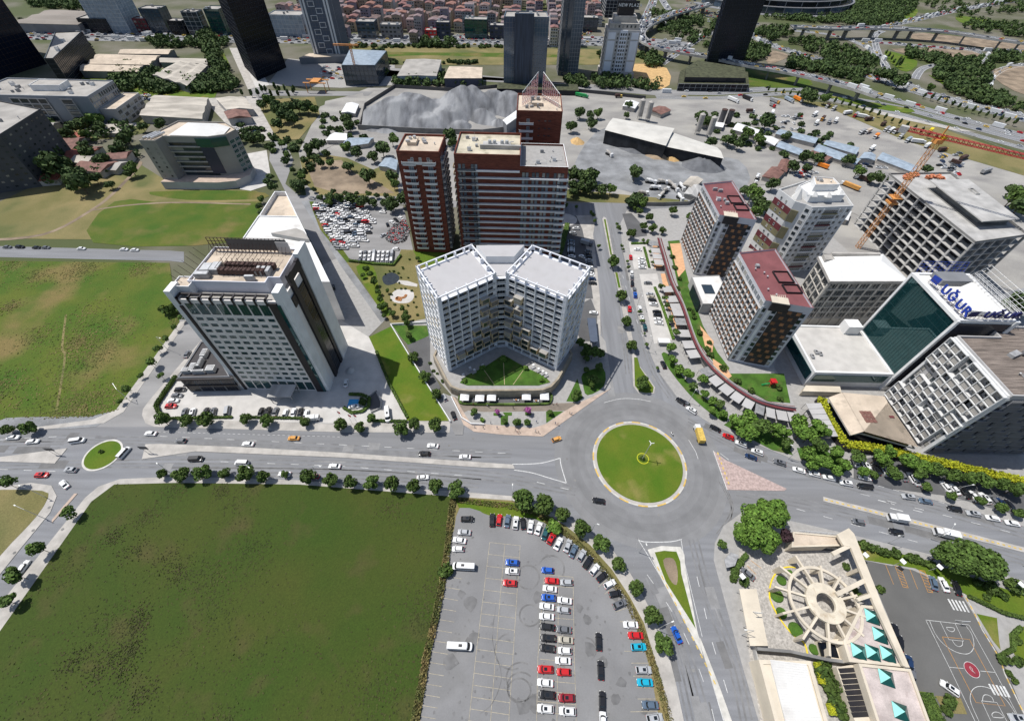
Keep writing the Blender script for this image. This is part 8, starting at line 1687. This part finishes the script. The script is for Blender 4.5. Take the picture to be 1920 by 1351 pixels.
cars([(1628,95,95,'red','sedan'),(1633,185,95,'white','sedan'),(1635,210,92,'grey','sedan'),(1637,245,92,'black','sedan'),(1649,280,92,'grey','sedan'),(1653,308,95,'blue','suv'),(1622,385,92,'red','sedan'),(1680,385,100,'white','sedan'),(1692,440,98,'white','suv'),(1708,492,98,'teal','suv'),(1812,700,115,'black','suv'),(1910,905,145,'black','suv')],'the right avenue kerb line, from the north','cars along the right kerb of the avenue',640,450,3,.17)
cars([(1668,52,172,'white','sedan'),(1690,105,176,'white','sedan'),(1690,120,176,'white','sedan'),(1692,135,176,'white','suv'),(1692,152,176,'white','sedan'),(1725,240,178,'grey','sedan'),(1738,303,170,'silver','sedan'),(1745,320,168,'beige','sedan'),(1750,337,165,'black','sedan'),(1757,360,170,'white','suv'),(1775,402,175,'black','sedan'),(1780,423,172,'black','suv'),(1783,444,172,'white','sedan'),(1787,465,172,'white','sedan')],'the pale bays before the shops, from the north','cars in the bays before the shops',640,450,3,.19)
cars([(1420,407,175,'white','sedan','white saloon alone on the grey court right of the white block')],'',None,640,450,3,.17)
lotc=['white','white','silver','white','grey','black','white','blue-grey','silver']
rnd=random.Random(12)
cars([(115,268+i*12,176,rnd.choice(lotc),'sedan') for i in range(8)]+[(128,212,170,'silver','suv'),(120,375,172,'white','sedan'),(150,180,175,'white','suv')],'the packed column under the broad brick tower','column beside the brick tower',1040,380,3.754,.08,'mid')
cars([(235,340,178,'grey','sedan'),(232,360,178,'black','sedan'),(195,377,160,'white','sedan'),(238,383,178,'black','suv'),(240,403,178,'silver','sedan'),(242,422,178,'grey','sedan'),(246,440,176,'black','sedan'),(248,458,176,'white','suv'),(250,478,178,'grey','suv'),(250,495,174,'white','sedan'),(254,513,174,'white','sedan'),(262,535,176,'dark blue','sedan'),(268,565,174,'black','sedan')],'the right column in the dark car park','right column in the dark car park',1040,380,3.754,.08,'mid')
cars([(12,915,150,'grey','suv'),(50,955,148,'white','suv'),(183,1057,152,'black','sedan'),(257,1105,158,'red','suv'),(330,1145,158,'white','suv'),(420,1190,160,'white','suv'),(547,1250,162,'grey','suv'),(655,1292,164,'white','sedan'),(743,1315,166,'white','hatch'),(825,1335,168,'white','sedan')],'the north kerb line of the right boulevard','cars along the north kerb of the right boulevard',1280,450,3)
cars([(385,1218,160,'dark blue','sedan','dark blue saloon driving beside the parked cars on the right boulevard')],'',None,1280,450,3)
cars([(920,15,170,'white','suv'),(1025,35,172,'black','van'),(1270,92,172,'silver','suv'),(1367,117,170,'blue-grey','sedan'),(1530,160,170,'black','suv'),(1635,187,170,'silver','suv'),(1745,212,170,'white','sedan'),(1855,240,170,'white','sedan')],'the north kerb line towards the right edge','later cars along the north kerb',1280,900,3)
cars([(990,232,170,'grey','hatch','grey hatchback on the lower carriageway right of the school corner'),(1203,290,168,'black','suv','black tall car on the lower carriageway above the gatehouse'),(367,525,140,'grey','sedan','dark saloon parked in the school corner'),(1412,578,105,'blue-grey','sedan','dark blue-grey saloon beside the hatched bays of the court'),(1470,585,115,'white','sedan','white saloon between two dark cars above the court'),(1543,605,110,'black','sedan','black saloon right of the white one above the court'),(1503,1168,145,'white','suv','white tall car at the left edge of the basketball court'),(1885,1335,175,'silver','suv','silver car at the bottom right corner'),(1195,850,95,'black','sedan','black car against the school wall, upper'),(1222,912,95,'black','sedan','black car against the school wall, middle'),(1275,1030,95,'dark blue','sedan','dark blue car against the school wall'),(1290,1090,95,'grey','sedan','dark grey car against the school wall, lowest')],'',None,1280,900,3,.22)
cars([(975,1250,110,'white','sedan'),(1033,1270,120,'white','suv'),(1090,1290,118,'black','suv'),(1142,1297,120,'white','sedan'),(1200,1312,122,'black','sedan'),(1240,1325,122,'grey','sedan'),(1290,1335,122,'white','suv'),(1025,1335,170,'white','sedan'),(1480,1385,130,'white','sedan'),(1530,1400,130,'white','sedan'),(1590,1420,130,'black','suv'),(1640,1440,130,'white','sedan'),(1700,1450,130,'white','suv'),(1790,1480,130,'dark blue','suv'),(1840,1490,130,'black','sedan'),(1310,1350,122,'silver','sedan'),(1750,1462,130,'grey','sedan')],'the shaded car park under the yellow hedge','cars under the yellow hedge',1280,450,3,.2)
# packed dealer's lot: rows of mixed cars
rnd=random.Random(44);rows=[]
for r in range(20):     # in the 460,340 /4.503 crop
    y=190+r*22;x0=600+max(0,(r-2))*12.5;x1=960+min(r,6)*25 if r < 8 else 1085-(r-8)*12
    if r > 14:x1=960-(r-14)*14
    rows.append((y,x0,x1))
n_=0
for r,(y,x0,x1) in enumerate(rows):
    x=x0;c=0
    while x < x1 and n_ < 128:
        col=rnd.choice(['white']*11+['silver']*4+['grey','grey','black','black','red','blue-grey']);tp=rnd.choice(['sedan','sedan','hatch','suv','suv','van']);c+=1;n_+=1
        px,py=460+x/4.503,340+(y+rnd.uniform(-2,2))/4.503;car(px,py,gang(px,py,10,rnd.uniform(-1.5,1.0)),col,tp,'%s %s, %s from the left in the %s row of the packed lot' % (col,{'sedan':'saloon','hatch':'hatchback','suv':'tall car','van':'minibus'}[tp],ordinal(c),ordinal(r+1)),'cars in the packed dealer lot',False,.12)
        x+=(50 if tp != 'van' else 60)+rnd.uniform(-2,3)
k_=0
for r in range(3):
    for c in range(8):
        px,py=460+(975+c*38-r*4)/4.503,340+(600+r*32)/4.503;k_+=1;car(px,py,gang(px,py,1,-10),rnd.choice(['white','white','white','silver','grey']),'hatch' if k_ % 4 else 'van','car parked nose-up, %s from the left in the %s nose-up row' % (ordinal(c+1),ordinal(r+1)),'cars parked nose-up in the packed lot',False,.12)
cars([(562,140,175,'grey','sedan'),(675,152,178,'black','sedan'),(735,157,178,'black','sedan'),(800,163,178,'silver','sedan'),(865,170,178,'grey','sedan'),(1018,243,175,'silver','hatch'),(1160,257,175,'white','suv'),(1237,342,150,'white','sedan'),(1270,322,140,'black','sedan'),(1312,308,150,'white','sedan'),(1200,363,110,'black','hatch'),(1165,452,30,'silver','sedan'),(1270,568,175,'white','hatch'),(740,890,105,'black','suv')],'the loose cars round the packed lot','loose cars round the packed lot',460,340,4.503,.12,near='mid')
# scrap motorcycles: an uncountable heap
mb=MB();rnd=random.Random(6)
P_=[G(460+x/4.503,340+y/4.503) for x,y in ((1190,500),(1200,430),(1260,370),(1351,330),(1390,420),(1351,510),(1260,530))];xs=[p[0] for p in P_];ys=[p[1] for p in P_]
for _ in range(1500):
    p=(rnd.uniform(min(xs),max(xs)),rnd.uniform(min(ys),max(ys)))
    if inside(p,P_):mb.box((p[0],p[1],rnd.uniform(.3,.8)),(rnd.uniform(.2,.7),.15,rnd.uniform(.1,.4)),rnd.uniform(0,3),rnd.choice((0,0,0,1,1,1,0,1,2)))
setting('scrap_motorcycles',mb,'black','grey_metal','red',kind='stuff')
# trucks, buses
def boxtruck(px,py,dx,dy,L,cabc,boxc,label,group=None,z=.05,near=True,w_=1.15,hb=3.2,text=None,cabL=2.0):
    a,b_=G(px,py,z+1.5),G(px+dx,py+dy,z+1.5);ang=math.atan2(b_[1]-a[1],b_[0]-a[0]);t=Thing('lorry',label,'lorry',a,group,z)
    ca,sa=math.cos(ang),math.sin(ang);R_=lambda x,y:(a[0]+x*ca-y*sa,a[1]+x*sa+y*ca)
    hl=L/2
    m=MB();m.box((*R_(hl-cabL/2,0),z+1.5),(cabL/2-.05,w_-.05,1.05),ang,0,.93);t.part('cab',m,PAINT[cabc]);m=MB();m.box((*R_(hl-.35,0),z+1.95),(.36,w_-.12,.38),ang,0);t.part('windscreen',m,'car_glass')
    m=MB();m.box((*R_(-cabL/2-.05,0),z+.95+(hb-.95)/2),(hl-cabL/2-.1,w_,(hb-.95)/2),ang,0);t.part('cargo_box',m,boxc)
    m=MB();m.box((*R_(0,0),z+.75),(hl-.2,.5,.12),ang,0);t.part('chassis',m,'frame_dark')
    for f in ((-.62,-.75,.72) if L > 9 else (-.6,.7)):
        for s in (-1,1):m=MB();m.bar((*R_(f*hl,s*(w_-.32)),z+.5),(*R_(f*hl,s*(w_-.02)),z+.5),.5,0,10);t.part('wheel',m,'tyre')
    return t
boxtruck(1311,813,-5,-17,8.2,'white',PAINT['yellow'],'white cab lorry with a bright yellow box at the roundabout exit');boxtruck(1683,971,-12,-2,6.0,'white','white','smaller white box lorry on the right boulevard median side');boxtruck(1774,1000,-12,-3,7.0,'white','white','bigger white box lorry on the right boulevard')
boxtruck(1594,348,-20,-8,13.5,'white',PAINT['orange'],'long orange-red trailer lorry behind the striped tower',z=.2);boxtruck(586,783,10,-1,5.5,'white','white','small white box lorry at the right end of the forecourt hedge',z=.15,w_=1.0,hb=2.6,cabL=1.6)
def bus(px,py,dx,dy,L,label,z=.05,roof=True,group=None):
    a,b_=G(px,py,z+1.5),G(px+dx,py+dy,z+1.5);ang=math.atan2(b_[1]-a[1],b_[0]-a[0]);t=Thing('minibus',label,'minibus',a,group,z);ca,sa=math.cos(ang),math.sin(ang);R_=lambda x,y:(a[0]+x*ca-y*sa,a[1]+x*sa+y*ca)
    m=MB();tr=lambda ps:[(*R_(p[0],p[1]),z+p[2]) for p in ps]
    m.loft([tr(outline(-L/2,L/2,1.0,.35)),tr(outline(-L/2,L/2,1.05,1.35)),tr(outline(-L/2,L/2-.5,1.0,1.4))],0);m.loft([tr(outline(-L/2+.05,L/2-1.3,.92,2.3,.2)),tr(outline(-L/2+.15,L/2-1.5,.85,2.5,.2))],0);t.part('body',m,PAINT['white'])
    m=MB();m.loft([tr(outline(-L/2+.02,L/2-.55,1.0,1.38)),tr(outline(-L/2+.06,L/2-1.3,.93,2.3,.2))],0,cap=False);t.part('glazing',m,'car_glass')
    m=MB();m.box((*R_(.3,0),z+2.56),(.5,.35,.06),ang);t.part('roof_hatch',m,'black')
    for x in (-L*.3,L*.32):
        for s in (-1,1):m=MB();m.bar((*R_(x,s*.75),z+.38),(*R_(x,s*1.03),z+.38),.38,0,10);t.part('wheel',m,'tyre')
bus(869.5,1060.5,-10,-.5,7.3,'white minibus parked near the left edge of the front car park',.27);bus(861.5,1210,10,.5,7.4,'white minibus standing apart in the empty left bays of the front car park',.27);bus(726,775,1,10,7.2,'white minibus parked on the plaza left of the grass slope',.15)
boxtruck(1100,455,8,2,7.5,'grey',PAINT['silver'],'grey box lorry parked in the dark car park north of the white block',z=.06)
# lorries in the yards
rnd=random.Random(15);YL=[(1375,187,20,8,13,'white','white'),(1402,184,20,8,12,'white','black'),(1453,189,20,8,11,'orange','grey_metal'),(1480,187,20,10,12,'silver','tin_blue'),(1497,186,20,10,12,'white','orange'),(1449,197,12,6,7,'red','grey_metal'),(1448,212,-5,14,10,'white','white'),(1407,208,18,0,8,'white','rust'),(1491,219,-8,12,9,'silver','grey_metal'),(1528,214,-12,8,9,'white','white'),(1543,222,-10,9,8,'orange','rust'),(1531,230,-10,10,8,'white','white'),(1555,228,-8,12,9,'silver','grey_metal'),(1567,226,-8,12,9,'white','white'),(1552,198,-8,6,8,'white','rust'),(1564,203,-8,5,8,'white','grey_metal'),(1590,211,14,-2,10,'white','white'),(1605,215,-12,8,9,'red','grey_metal'),(1618,218,16,3,10,'white','white'),(1630,223,12,-1,9,'white','rust'),(1617,247,-12,5,9,'white','grey_metal'),(1628,246,-12,5,9,'white','beige_roof'),(1643,255,-12,8,8,'white','orange'),(1657,232,8,-4,8,'black','rust'),(1663,242,-10,5,9,'white','grey_metal'),(1671,244,-10,5,9,'white','white'),(1680,246,-10,5,9,'white','rust'),(1690,255,-10,8,9,'white','grey_metal'),(1703,262,-10,6,9,'white','tin_blue'),(1722,265,16,2,11,'white','white'),(1740,272,12,-6,9,'white','white'),(1768,280,14,-2,9,'orange','rust'),(1541,310,-14,-5,10,'white','orange'),(1620,335,-18,-6,11,'white','rust'),(1745,245,-6,5,8,'orange','yellow'),(1808,295,12,-4,10,'silver','rust'),(1850,320,12,-4,12,'silver','grey_metal'),(1795,305,10,3,9,'silver','rust'),(1635,278,-8,6,9,'white','white'),(1086,178,10,2,8,'green','green'),(1096,180,10,2,8,'green','green'),(1160,180,8,0,7,'yellow','rust')]
for i,(px,py,dx,dy,L,cc,bc) in enumerate(YL):boxtruck(px,py,dx,dy,L,cc,bc,'%s-cab lorry, %s lorry from the left in the dusty yards' % (cc,nth_left(YL,i)),'lorries in the dusty yards',.1)
for i,(px,py,dx,dy) in enumerate([(1220,340,12,2),(1242,341,12,1),(1258,345,10,6),(1228,352,12,0),(1248,357,8,-6),(1265,352,10,8),(1278,350,8,8),(1240,366,-8,6),(1300,345,2,10),(1420,332,4,-9),(1415,345,5,-10),(1142,288,8,5),(1275,370,6,6),(1205,362,8,0)]):
    a,b_=G(px,py,1.5),G(px+dx,py+dy,1.5);ang=math.atan2(b_[1]-a[1],b_[0]-a[0]);ca,sa=math.cos(ang),math.sin(ang);t=Thing('mixer_lorry','white concrete mixer lorry, %s from the left parked below the plant shed' % ordinal(i+1),'mixer lorry',a,'concrete mixer lorries');R_=lambda x,y:(a[0]+x*ca-y*sa,a[1]+x*sa+y*ca)
    m=MB();m.box((*R_(3.2,0),1.6),(.95,1.15,1.2),ang,0,.92);t.part('cab',m,PAINT['white']);m=MB();m.bar((*R_(-3.4,0),3.0),(*R_(-1.0,0),2.5),.6,0,12,1.25);m.bar((*R_(-1.0,0),2.5),(*R_(1.8,0),2.1),1.25,0,12,.8);t.part('drum',m,'pave' if i % 3 else 'white');m=MB();m.box((*R_(-.3,0),.8),(3.6,.6,.2),ang,0)
    for x in (-2.6,-1.4,2.6):m.box((*R_(x,0),.5),(.48,1.15,.45),ang,0)
    t.part('chassis',m,'tyre')
# far traffic, past counting
tm_=MB();rnd=random.Random(99);cols=['white','white','white','silver','silver','grey','black','red','dark blue','yellow'];cm=[PAINT[c] for c in cols]+[M['car_glass']]
def traffic(L,offs_,gap,z):
    for o_ in offs_:
        s_=rnd.uniform(0,gap);i=0
        segs=[(math.dist(L[k],L[k+1]),k) for k in range(len(L)-1)]
        T=sum(q[0] for q in segs)
        while s_ < T:
            u=s_
            for Ls,k in segs:
                if u <= Ls:break
                u -= Ls
            p=lerp(L[k],L[k+1],u/Ls);d=Vector((L[k+1][0]-L[k][0],L[k+1][1]-L[k][1])).normalized();x,y=p[0]-d.y*o_,p[1]+d.x*o_;ang=math.atan2(d.y,d.x);ci=rnd.randrange(10);big=rnd.random() < .09
            if big:tm_.box((x,y,z+1.9),(4.5,1.2,1.6),ang,0)
            else:tm_.box((x,y,z+.6),(2.2,.9,.4),ang,ci,.95);tm_.box((x,y,z+1.15),(1.2,.8,.22),ang,10,.8);tm_.box((x,y,z+1.4),(.85,.62,.03),ang,ci)
            s_+=gap*rnd.uniform(.6,1.5)+(7 if big else 0)
traffic(HW,(-17,-12,-6,-2,6,10,15,20,27),13,.1)
for nm,of,gp,z in (('v1',(-3.5,0,3.5),8.5,10.1),('v2',(-4,0,4),22,12.1),('m1',(-3,3),38,.1),('m1b',(-1.5,2),50,.1),('m2',(-4,0,4),16,.12),('m3',(-6,-2,2,6),8.5,.14),('m4',(-3,3),16,.14),('m5',(-2,2),30,.14),('m6',(-5,-1,3),12,.14),('m7',(-6,-2,2,6),10,.14),('m8',(-4,0,4),10,.16),('m9',(-3,1),30,.16),('m10',(-2,2),24,.16),('m11',(0,),30,.16),('m12',(0,),14,.16),('m13',(-2,2),12,.16)):traffic(LN[nm],of,gp,z)
for (x0,y0,x1,y1,n) in ((1285,0,1350,45,90),(540,68,640,78,50),(860,72,945,76,50),(1080,58,1110,66,30),(290,72,330,75,20),(600,125,640,150,24),(1490,320,1530,335,18),(1420,218,1500,245,30),(1760,288,1800,330,22),(1600,300,1660,316,16),(440,240,500,258,16),(262,178,285,190,12),(1600,220,1620,235,0)):
    for _ in range(n):p=G(rnd.uniform(x0,x1),rnd.uniform(y0,y1));ci=rnd.randrange(10);a=rnd.choice((0,1.57,-.4));tm_.box((p[0],p[1],.7),(2.2,.9,.45),a,ci,.95);tm_.box((p[0],p[1],1.3),(1.2,.78,.25),a,10,.8);tm_.box((p[0],p[1],1.56),(.85,.6,.03),a,ci)
me=tm_.mesh('far_traffic',cm);o=bpy.data.objects.new('far_traffic',me);L_(o);tag(o,'dense far traffic on the motorways and ramps','traffic',kind='stuff')
# ---------------------------------------------------------------- street lamps, posters, signs, people
def lamp(base,head,label,group='street lamps',h=9.5,z0=.13):
    b0=G(*base,z0);hd=G(*head,h);t=Thing('street_lamp',label,'street lamp',b0,group,z0);d=Vector((hd[0]-b0[0],hd[1]-b0[1]));d=d.normalized()*min(d.length,3.0) if d.length > .01 else Vector((1,0))
    m=MB();m.bar((b0[0],b0[1],z0),(b0[0],b0[1],h-.8),.11,0,8,.06);m.bar((b0[0],b0[1],h-.8),(b0[0]+d.x,b0[1]+d.y,h),.06,0,6);t.part('pole',m,'steel');m=MB();m.box((b0[0]+d.x*1.1,b0[1]+d.y*1.1,h),(.4,.16,.07),math.atan2(d.y,d.x));t.part('lamp_head',m,'lamp')
LMP=[((1231,1180),(1260,1165)),((1108,998),(1121,982)),((960,938),(961,909)),((322,888),(294,868)),((480,890),(466,875)),((600,893),(628,878)),((85,972),(28,947)),((86,932),(37,910)),((245,752),(212,720)),((314,655),(303,635)),((1215,660),(1221,630)),((1195,572),(1205,555)),((1478,860),(1480,833)),((1290,755),(1305,730)),((1745,1010),(1790,983)),((1770,930),(1850,905)),((1665,1017),(1680,1005)),((1918,1060),(1912,1048)),((1198,1035),(1212,1020)),((1390,1190),(1400,1180))]
for i,(bs,hd) in enumerate(LMP):
    lamp(bs,hd,'grey street lamp, %s from the left of all the street lamps' % nth_left(LMP,i,lambda q:q[0][0]))
for i,(px,py) in enumerate(((1623,1040),(1693,1052),(1762,1062),(1478,1008),(1392,1080),(1915,1095))):
    c_=G(px,py,5);t=Thing('floodlight','%s white square floodlight on a pole round the school, from the left' % ordinal(i+1),'floodlight',c_,'school floodlights');m=MB();m.bar((c_[0],c_[1],.2),(c_[0],c_[1],5),.08,0,6);t.part('pole',m,'steel');m=MB();m.box((c_[0],c_[1],5.1),(.75,.75,.08),.5);t.part('head',m,'white')
c_=G(1203,862);t=Thing('light_mast','mast with three white floodlights in the roundabout centre','light mast',c_,z=.3);hd=G(1217,838,9);m=MB();m.bar((c_[0],c_[1],.3),(hd[0],hd[1],12),.14,0,8);t.part('pole',m,'steel')
for a in (0,2.1,4.2):m=MB();m.bar((hd[0],hd[1],12),(hd[0]+1.1*math.cos(a),hd[1]+1.1*math.sin(a),12.2),.14,0,4);t.part('lamp_head',m,'white')
for i,((px,py),(bx_,by_)) in enumerate((((89,845),(108,852)),((269,846),(281,849)))):
    c_=G(px,py,5);d=G(bx_,by_);t=Thing('direction_sign','%s blue-grey direction sign beside the little roundabout' % ('left','right')[i],'road sign',d,'direction signs',.15);m=MB()
    for s in (-.8,.8):m.bar((d[0]+s,d[1],.15),(d[0]+s,d[1],4.5),.08)
    t.part('posts',m,'steel');m=MB();m.box((d[0],d[1],4.2),(1.6,.08,1.0));t.part('panel',m,'frame_dark')
# court poster mat and flags on the hotel forecourt
q=[G(x,y,.2) for x,y in ((655,748),(673,748),(670,765),(650,765))];m=MB();m.sheet(q,.22);single('ground_poster',m,[mat('poster_blue',(.03,.3,.6),.6,.05,.5)],'bright blue square mat on the hotel forecourt','mat')
m=MB();m.prism([G(x,y) for x,y in ((688,746),(705,735),(713,752),(715,764),(696,772),(690,760))],.1,.13,0);m.wallstrip([G(x,y) for x,y in ((689,747),(707,733),(716,752),(714,766),(696,774))],.3,.1,1.1,1);single('ramp_mouth',m,['asphalt_dark','concrete'],'dark underground ramp mouth with a low wall on the hotel forecourt','ramp')
hedge([(645,765),(660,775),(680,772),(692,762),(693,748),(680,741),(655,740)],1.4,1.0,'oval hedge round the blue mat on the forecourt','leaf_mid',1400);tree('bush',681,751,'dark fir at the right of the blue mat',None,1.3,cat='tree');tree('plane',695,783,'conifer-like dark tree between the blue mat and the minibus',None,.6)
for i,(px,py) in enumerate(((634,775),(654,781),(664,781))):
    c_=G(px,py,6);t=Thing('flagpole','%s red flag from the left on the hotel forecourt' % ordinal(i+1),'flag',c_,'red flags on the forecourt');m=MB();m.bar((c_[0],c_[1],.1),(c_[0],c_[1],8),.05,0,6);t.part('pole',m,'steel');m=MB();m.add([(c_[0],c_[1],7.9),(c_[0]+1.3,c_[1]-.4,7.5),(c_[0]+1.1,c_[1]-.5,6.2),(c_[0],c_[1],6.6)],[(0,1,2,3)]);t.part('flag',m,'flags')
c_=G(656,695,.2);m=MB();m.cyl(c_,2.1,.15,.3,20,0);m.cyl(c_,2.0,.3,1.6,12,0,.2);single('round_canopy',m,['metal_roof'],'small round ribbed canopy by the right side of the hotel','canopy')
c_=G(1244,641,1.5);t=Thing('kiosk','small white guard kiosk at the foot of the avenue parking','kiosk',c_,z=.17);m=MB();m.box((c_[0],c_[1],1.3),(2.4,1.1,1.15));t.part('wall',m,'grey_panel');m=MB();m.box((c_[0],c_[1],2.55),(2.8,1.5,.1));t.part('roof',m,'white');m=MB();m.box((c_[0],c_[1]-1.12,1.6),(2.0,.04,.6));t.part('window',m,'window')
c_=G(1107,607,4);m=MB();m.prism([G(x,y,3.6) for x,y in ((1101,596),(1117,596),(1121,640),(1107,642))],3.4,3.65,0,bottom=True)
for x,y in [G(x,y,3.4) for x,y in ((1103,600),(1115,600),(1119,636),(1109,638))]:m.bar((x,y,.12),(x,y,3.4),.12,0)
single('canopy',m,[mat('slate_blue',(.08,.1,.14),.6,.05,.3)],'long dark blue flat canopy right of the white block','canopy')
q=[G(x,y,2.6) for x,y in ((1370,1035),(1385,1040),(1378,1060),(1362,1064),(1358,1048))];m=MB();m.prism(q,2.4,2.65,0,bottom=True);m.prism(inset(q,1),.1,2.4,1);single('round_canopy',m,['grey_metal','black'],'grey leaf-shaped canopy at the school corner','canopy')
# walls round the central plot
for k,(pts,lb) in enumerate([([(733,610),(775,680),(800,720),(845,792)],'low white wall along the grass slope left of the white block'),([(846,745),(866,785),(884,796),(908,797)],'white ramp wall at the lower left of the plaza'),([(733,610),(800,606)],'low white wall behind the small lawn')]):
    m=MB();m.wallstrip([G(*p) for p in pts],.35,.1,1.3,0);single('low_wall',m,['white'],lb,'wall')
# people on the plaza
def person_mesh(seed,shirt,trousers,stride):
    me=bpy.data.meshes.new('person');s=stride
    V=[(0,0,.95),(0,0,1.2),(0,0,1.42),(0,0,1.53),(0,0.02,1.66),(.1,0,.92),(.11,-s*.5,.5),(.11,-s,.08),(.12,-s-.16,.05),(-.1,0,.92),(-.11,s*.3,.5),(-.11,s*.9,.1),(-.12,s*.9-.16,.05),(.19,0,1.4),(.25,s*.4,1.14),(.25,s*.4-.1,.9),(.25,s*.4-.16,.82),(-.19,0,1.4),(-.25,-s*.4,1.14),(-.25,-s*.4-.14,.92),(-.25,-s*.4-.2,.84)]
    E_=[(0,1),(1,2),(2,3),(3,4),(0,5),(5,6),(6,7),(7,8),(0,9),(9,10),(10,11),(11,12),(2,13),(13,14),(14,15),(15,16),(2,17),(17,18),(18,19),(19,20)]
    R=[.14,.13,.14,.05,.11,.09,.065,.045,.04,.09,.065,.045,.04,.06,.045,.035,.03,.06,.045,.035,.03]
    me.from_pydata(V,E_,[]);o=bpy.data.objects.new('tmp',me);COL.objects.link(o);md=o.modifiers.new('skin','SKIN');
    for i,r in enumerate(R):me.skin_vertices[0].data[i].radius=(r,r*.8);
    me.skin_vertices[0].data[0].use_root=True
    o.modifiers.new('sub','SUBSURF').levels=1;dg=bpy.context.evaluated_depsgraph_get();dg.update();res=bpy.data.meshes.new_from_object(o.evaluated_get(dg));bpy.data.objects.remove(o)
    res.materials.clear()
    for m in (M['skin'],shirt,trousers,M['black']):res.materials.append(m)
    for p in res.polygons:
        z=p.center.z;x=abs(p.center.x);p.material_index=3 if z < .1 else 2 if z < .97 and x < .2 else 0 if z > 1.49 or z < .9 else 1;p.use_smooth=True
    return res
SH=[('white',(.6,.6,.6)),('dark',(.04,.04,.05)),('blue',(.05,.12,.3)),('tan',(.4,.3,.2)),('red',(.4,.05,.04))]
PM=[person_mesh(i,mat('cloth_%s' % n,c,.9,.05,1),mat('cloth_trousers%d' % (i % 2),((.05,.06,.1),(.12,.11,.1))[i % 2],.9,.05,1),.2+.05*(i % 3)) for i,(n,c) in enumerate(SH)]
hair=MB();hair.loft([[(.115*math.cos(a*.785),.02+.125*math.sin(a*.785),z) for a in range(8)] for z in (1.66,1.74)]+[[(.05*math.cos(a*.785),.03+.05*math.sin(a*.785),1.8) for a in range(8)]],0);HM=hair.mesh('hair',ms('black'))
pp_=[(890,800),(906,801),(932,801),(966,806),(970,810),(1004,808),(1010,810),(1041,793),(1068,774),(888,758),(914,760),(917,762),(1012,757),(1036,756),(1044,757),(920,792),(962,764),(1006,790),(973,808),(1046,795),(1072,775),(930,768)]
for i,(px,py) in enumerate(pp_):
    n,c=SH[i % 5];x,y=G(px,py,.95);r=bpy.data.objects.new('person',PM[i % 5]);COL.objects.link(r);r.location=(x,y,.18);r.rotation_euler=(0,0,random.Random(i).uniform(0,6.28));r.scale=(1.0,1.0,1.0);tag(r,'person in a %s top, %s from the left before the white block' % (n,nth_left(pp_,i)),'person','people before the white block');h_=bpy.data.objects.new('hair',HM);COL.objects.link(h_);h_.parent=r
def moto(px,py,dx,dy,label):
    a,b_=G(px,py,.6),G(px+dx,py+dy,.6);ang=math.atan2(b_[1]-a[1],b_[0]-a[0]);ca,sa=math.cos(ang),math.sin(ang);R_=lambda x,y:(a[0]+x*ca-y*sa,a[1]+x*sa+y*ca);t=Thing('motorcycle',label,'motorcycle',a,z=.03);m=MB();m.bar((*R_(-.7,0),.65),(*R_(.5,0),.8),.2,0,6);m.bar((*R_(.5,0),.8),(*R_(.75,0),.35),.05);m.bar((*R_(.45,-.35),1.05),(*R_(.45,.35),1.05),.03);t.part('body',m,'white')
    for x in (-.65,.7):m=MB();m.bar((*R_(x,-.06),.35),(*R_(x,.06),.35),.31,0,12);t.part('wheel',m,'tyre')
    r=bpy.data.objects.new('person',PM[1]);COL.objects.link(r);r.location=(*R_(-.1,0),.2);r.rotation_euler=(0,0,ang+math.pi/2);tag(r,'person in dark clothes riding the motorcycle on the roundabout','person')
moto(1260,813,5,6,'white motorcycle circling the upper right of the roundabout')
b=MB();lattice(b,(*G(673,160),0),(*G(673,160),34),1.6,2.2,.12);x,y=G(673,160);lattice(b,(x-16,y,34),(x+8,y,34),1.2,2,.1);single('small_crane',b,['crane_orange'],'slim orange tower crane before the grey-roofed glass building','crane')
b=MB();x,y=G(598,172)
for dx in (-9,9):
    for dy in (-5,5):b.bar((x+dx,y+dy,0),(x+dx,y+dy,9),.4)
for dy in (-5,5):b.bar((x-11,y+dy,9),(x+11,y+dy,9),.6)
b.box((x,y,9.4),(4,6,.7));single('gantry',b,['crane_orange'],'orange gantry frame beside the street below the black tower','gantry')
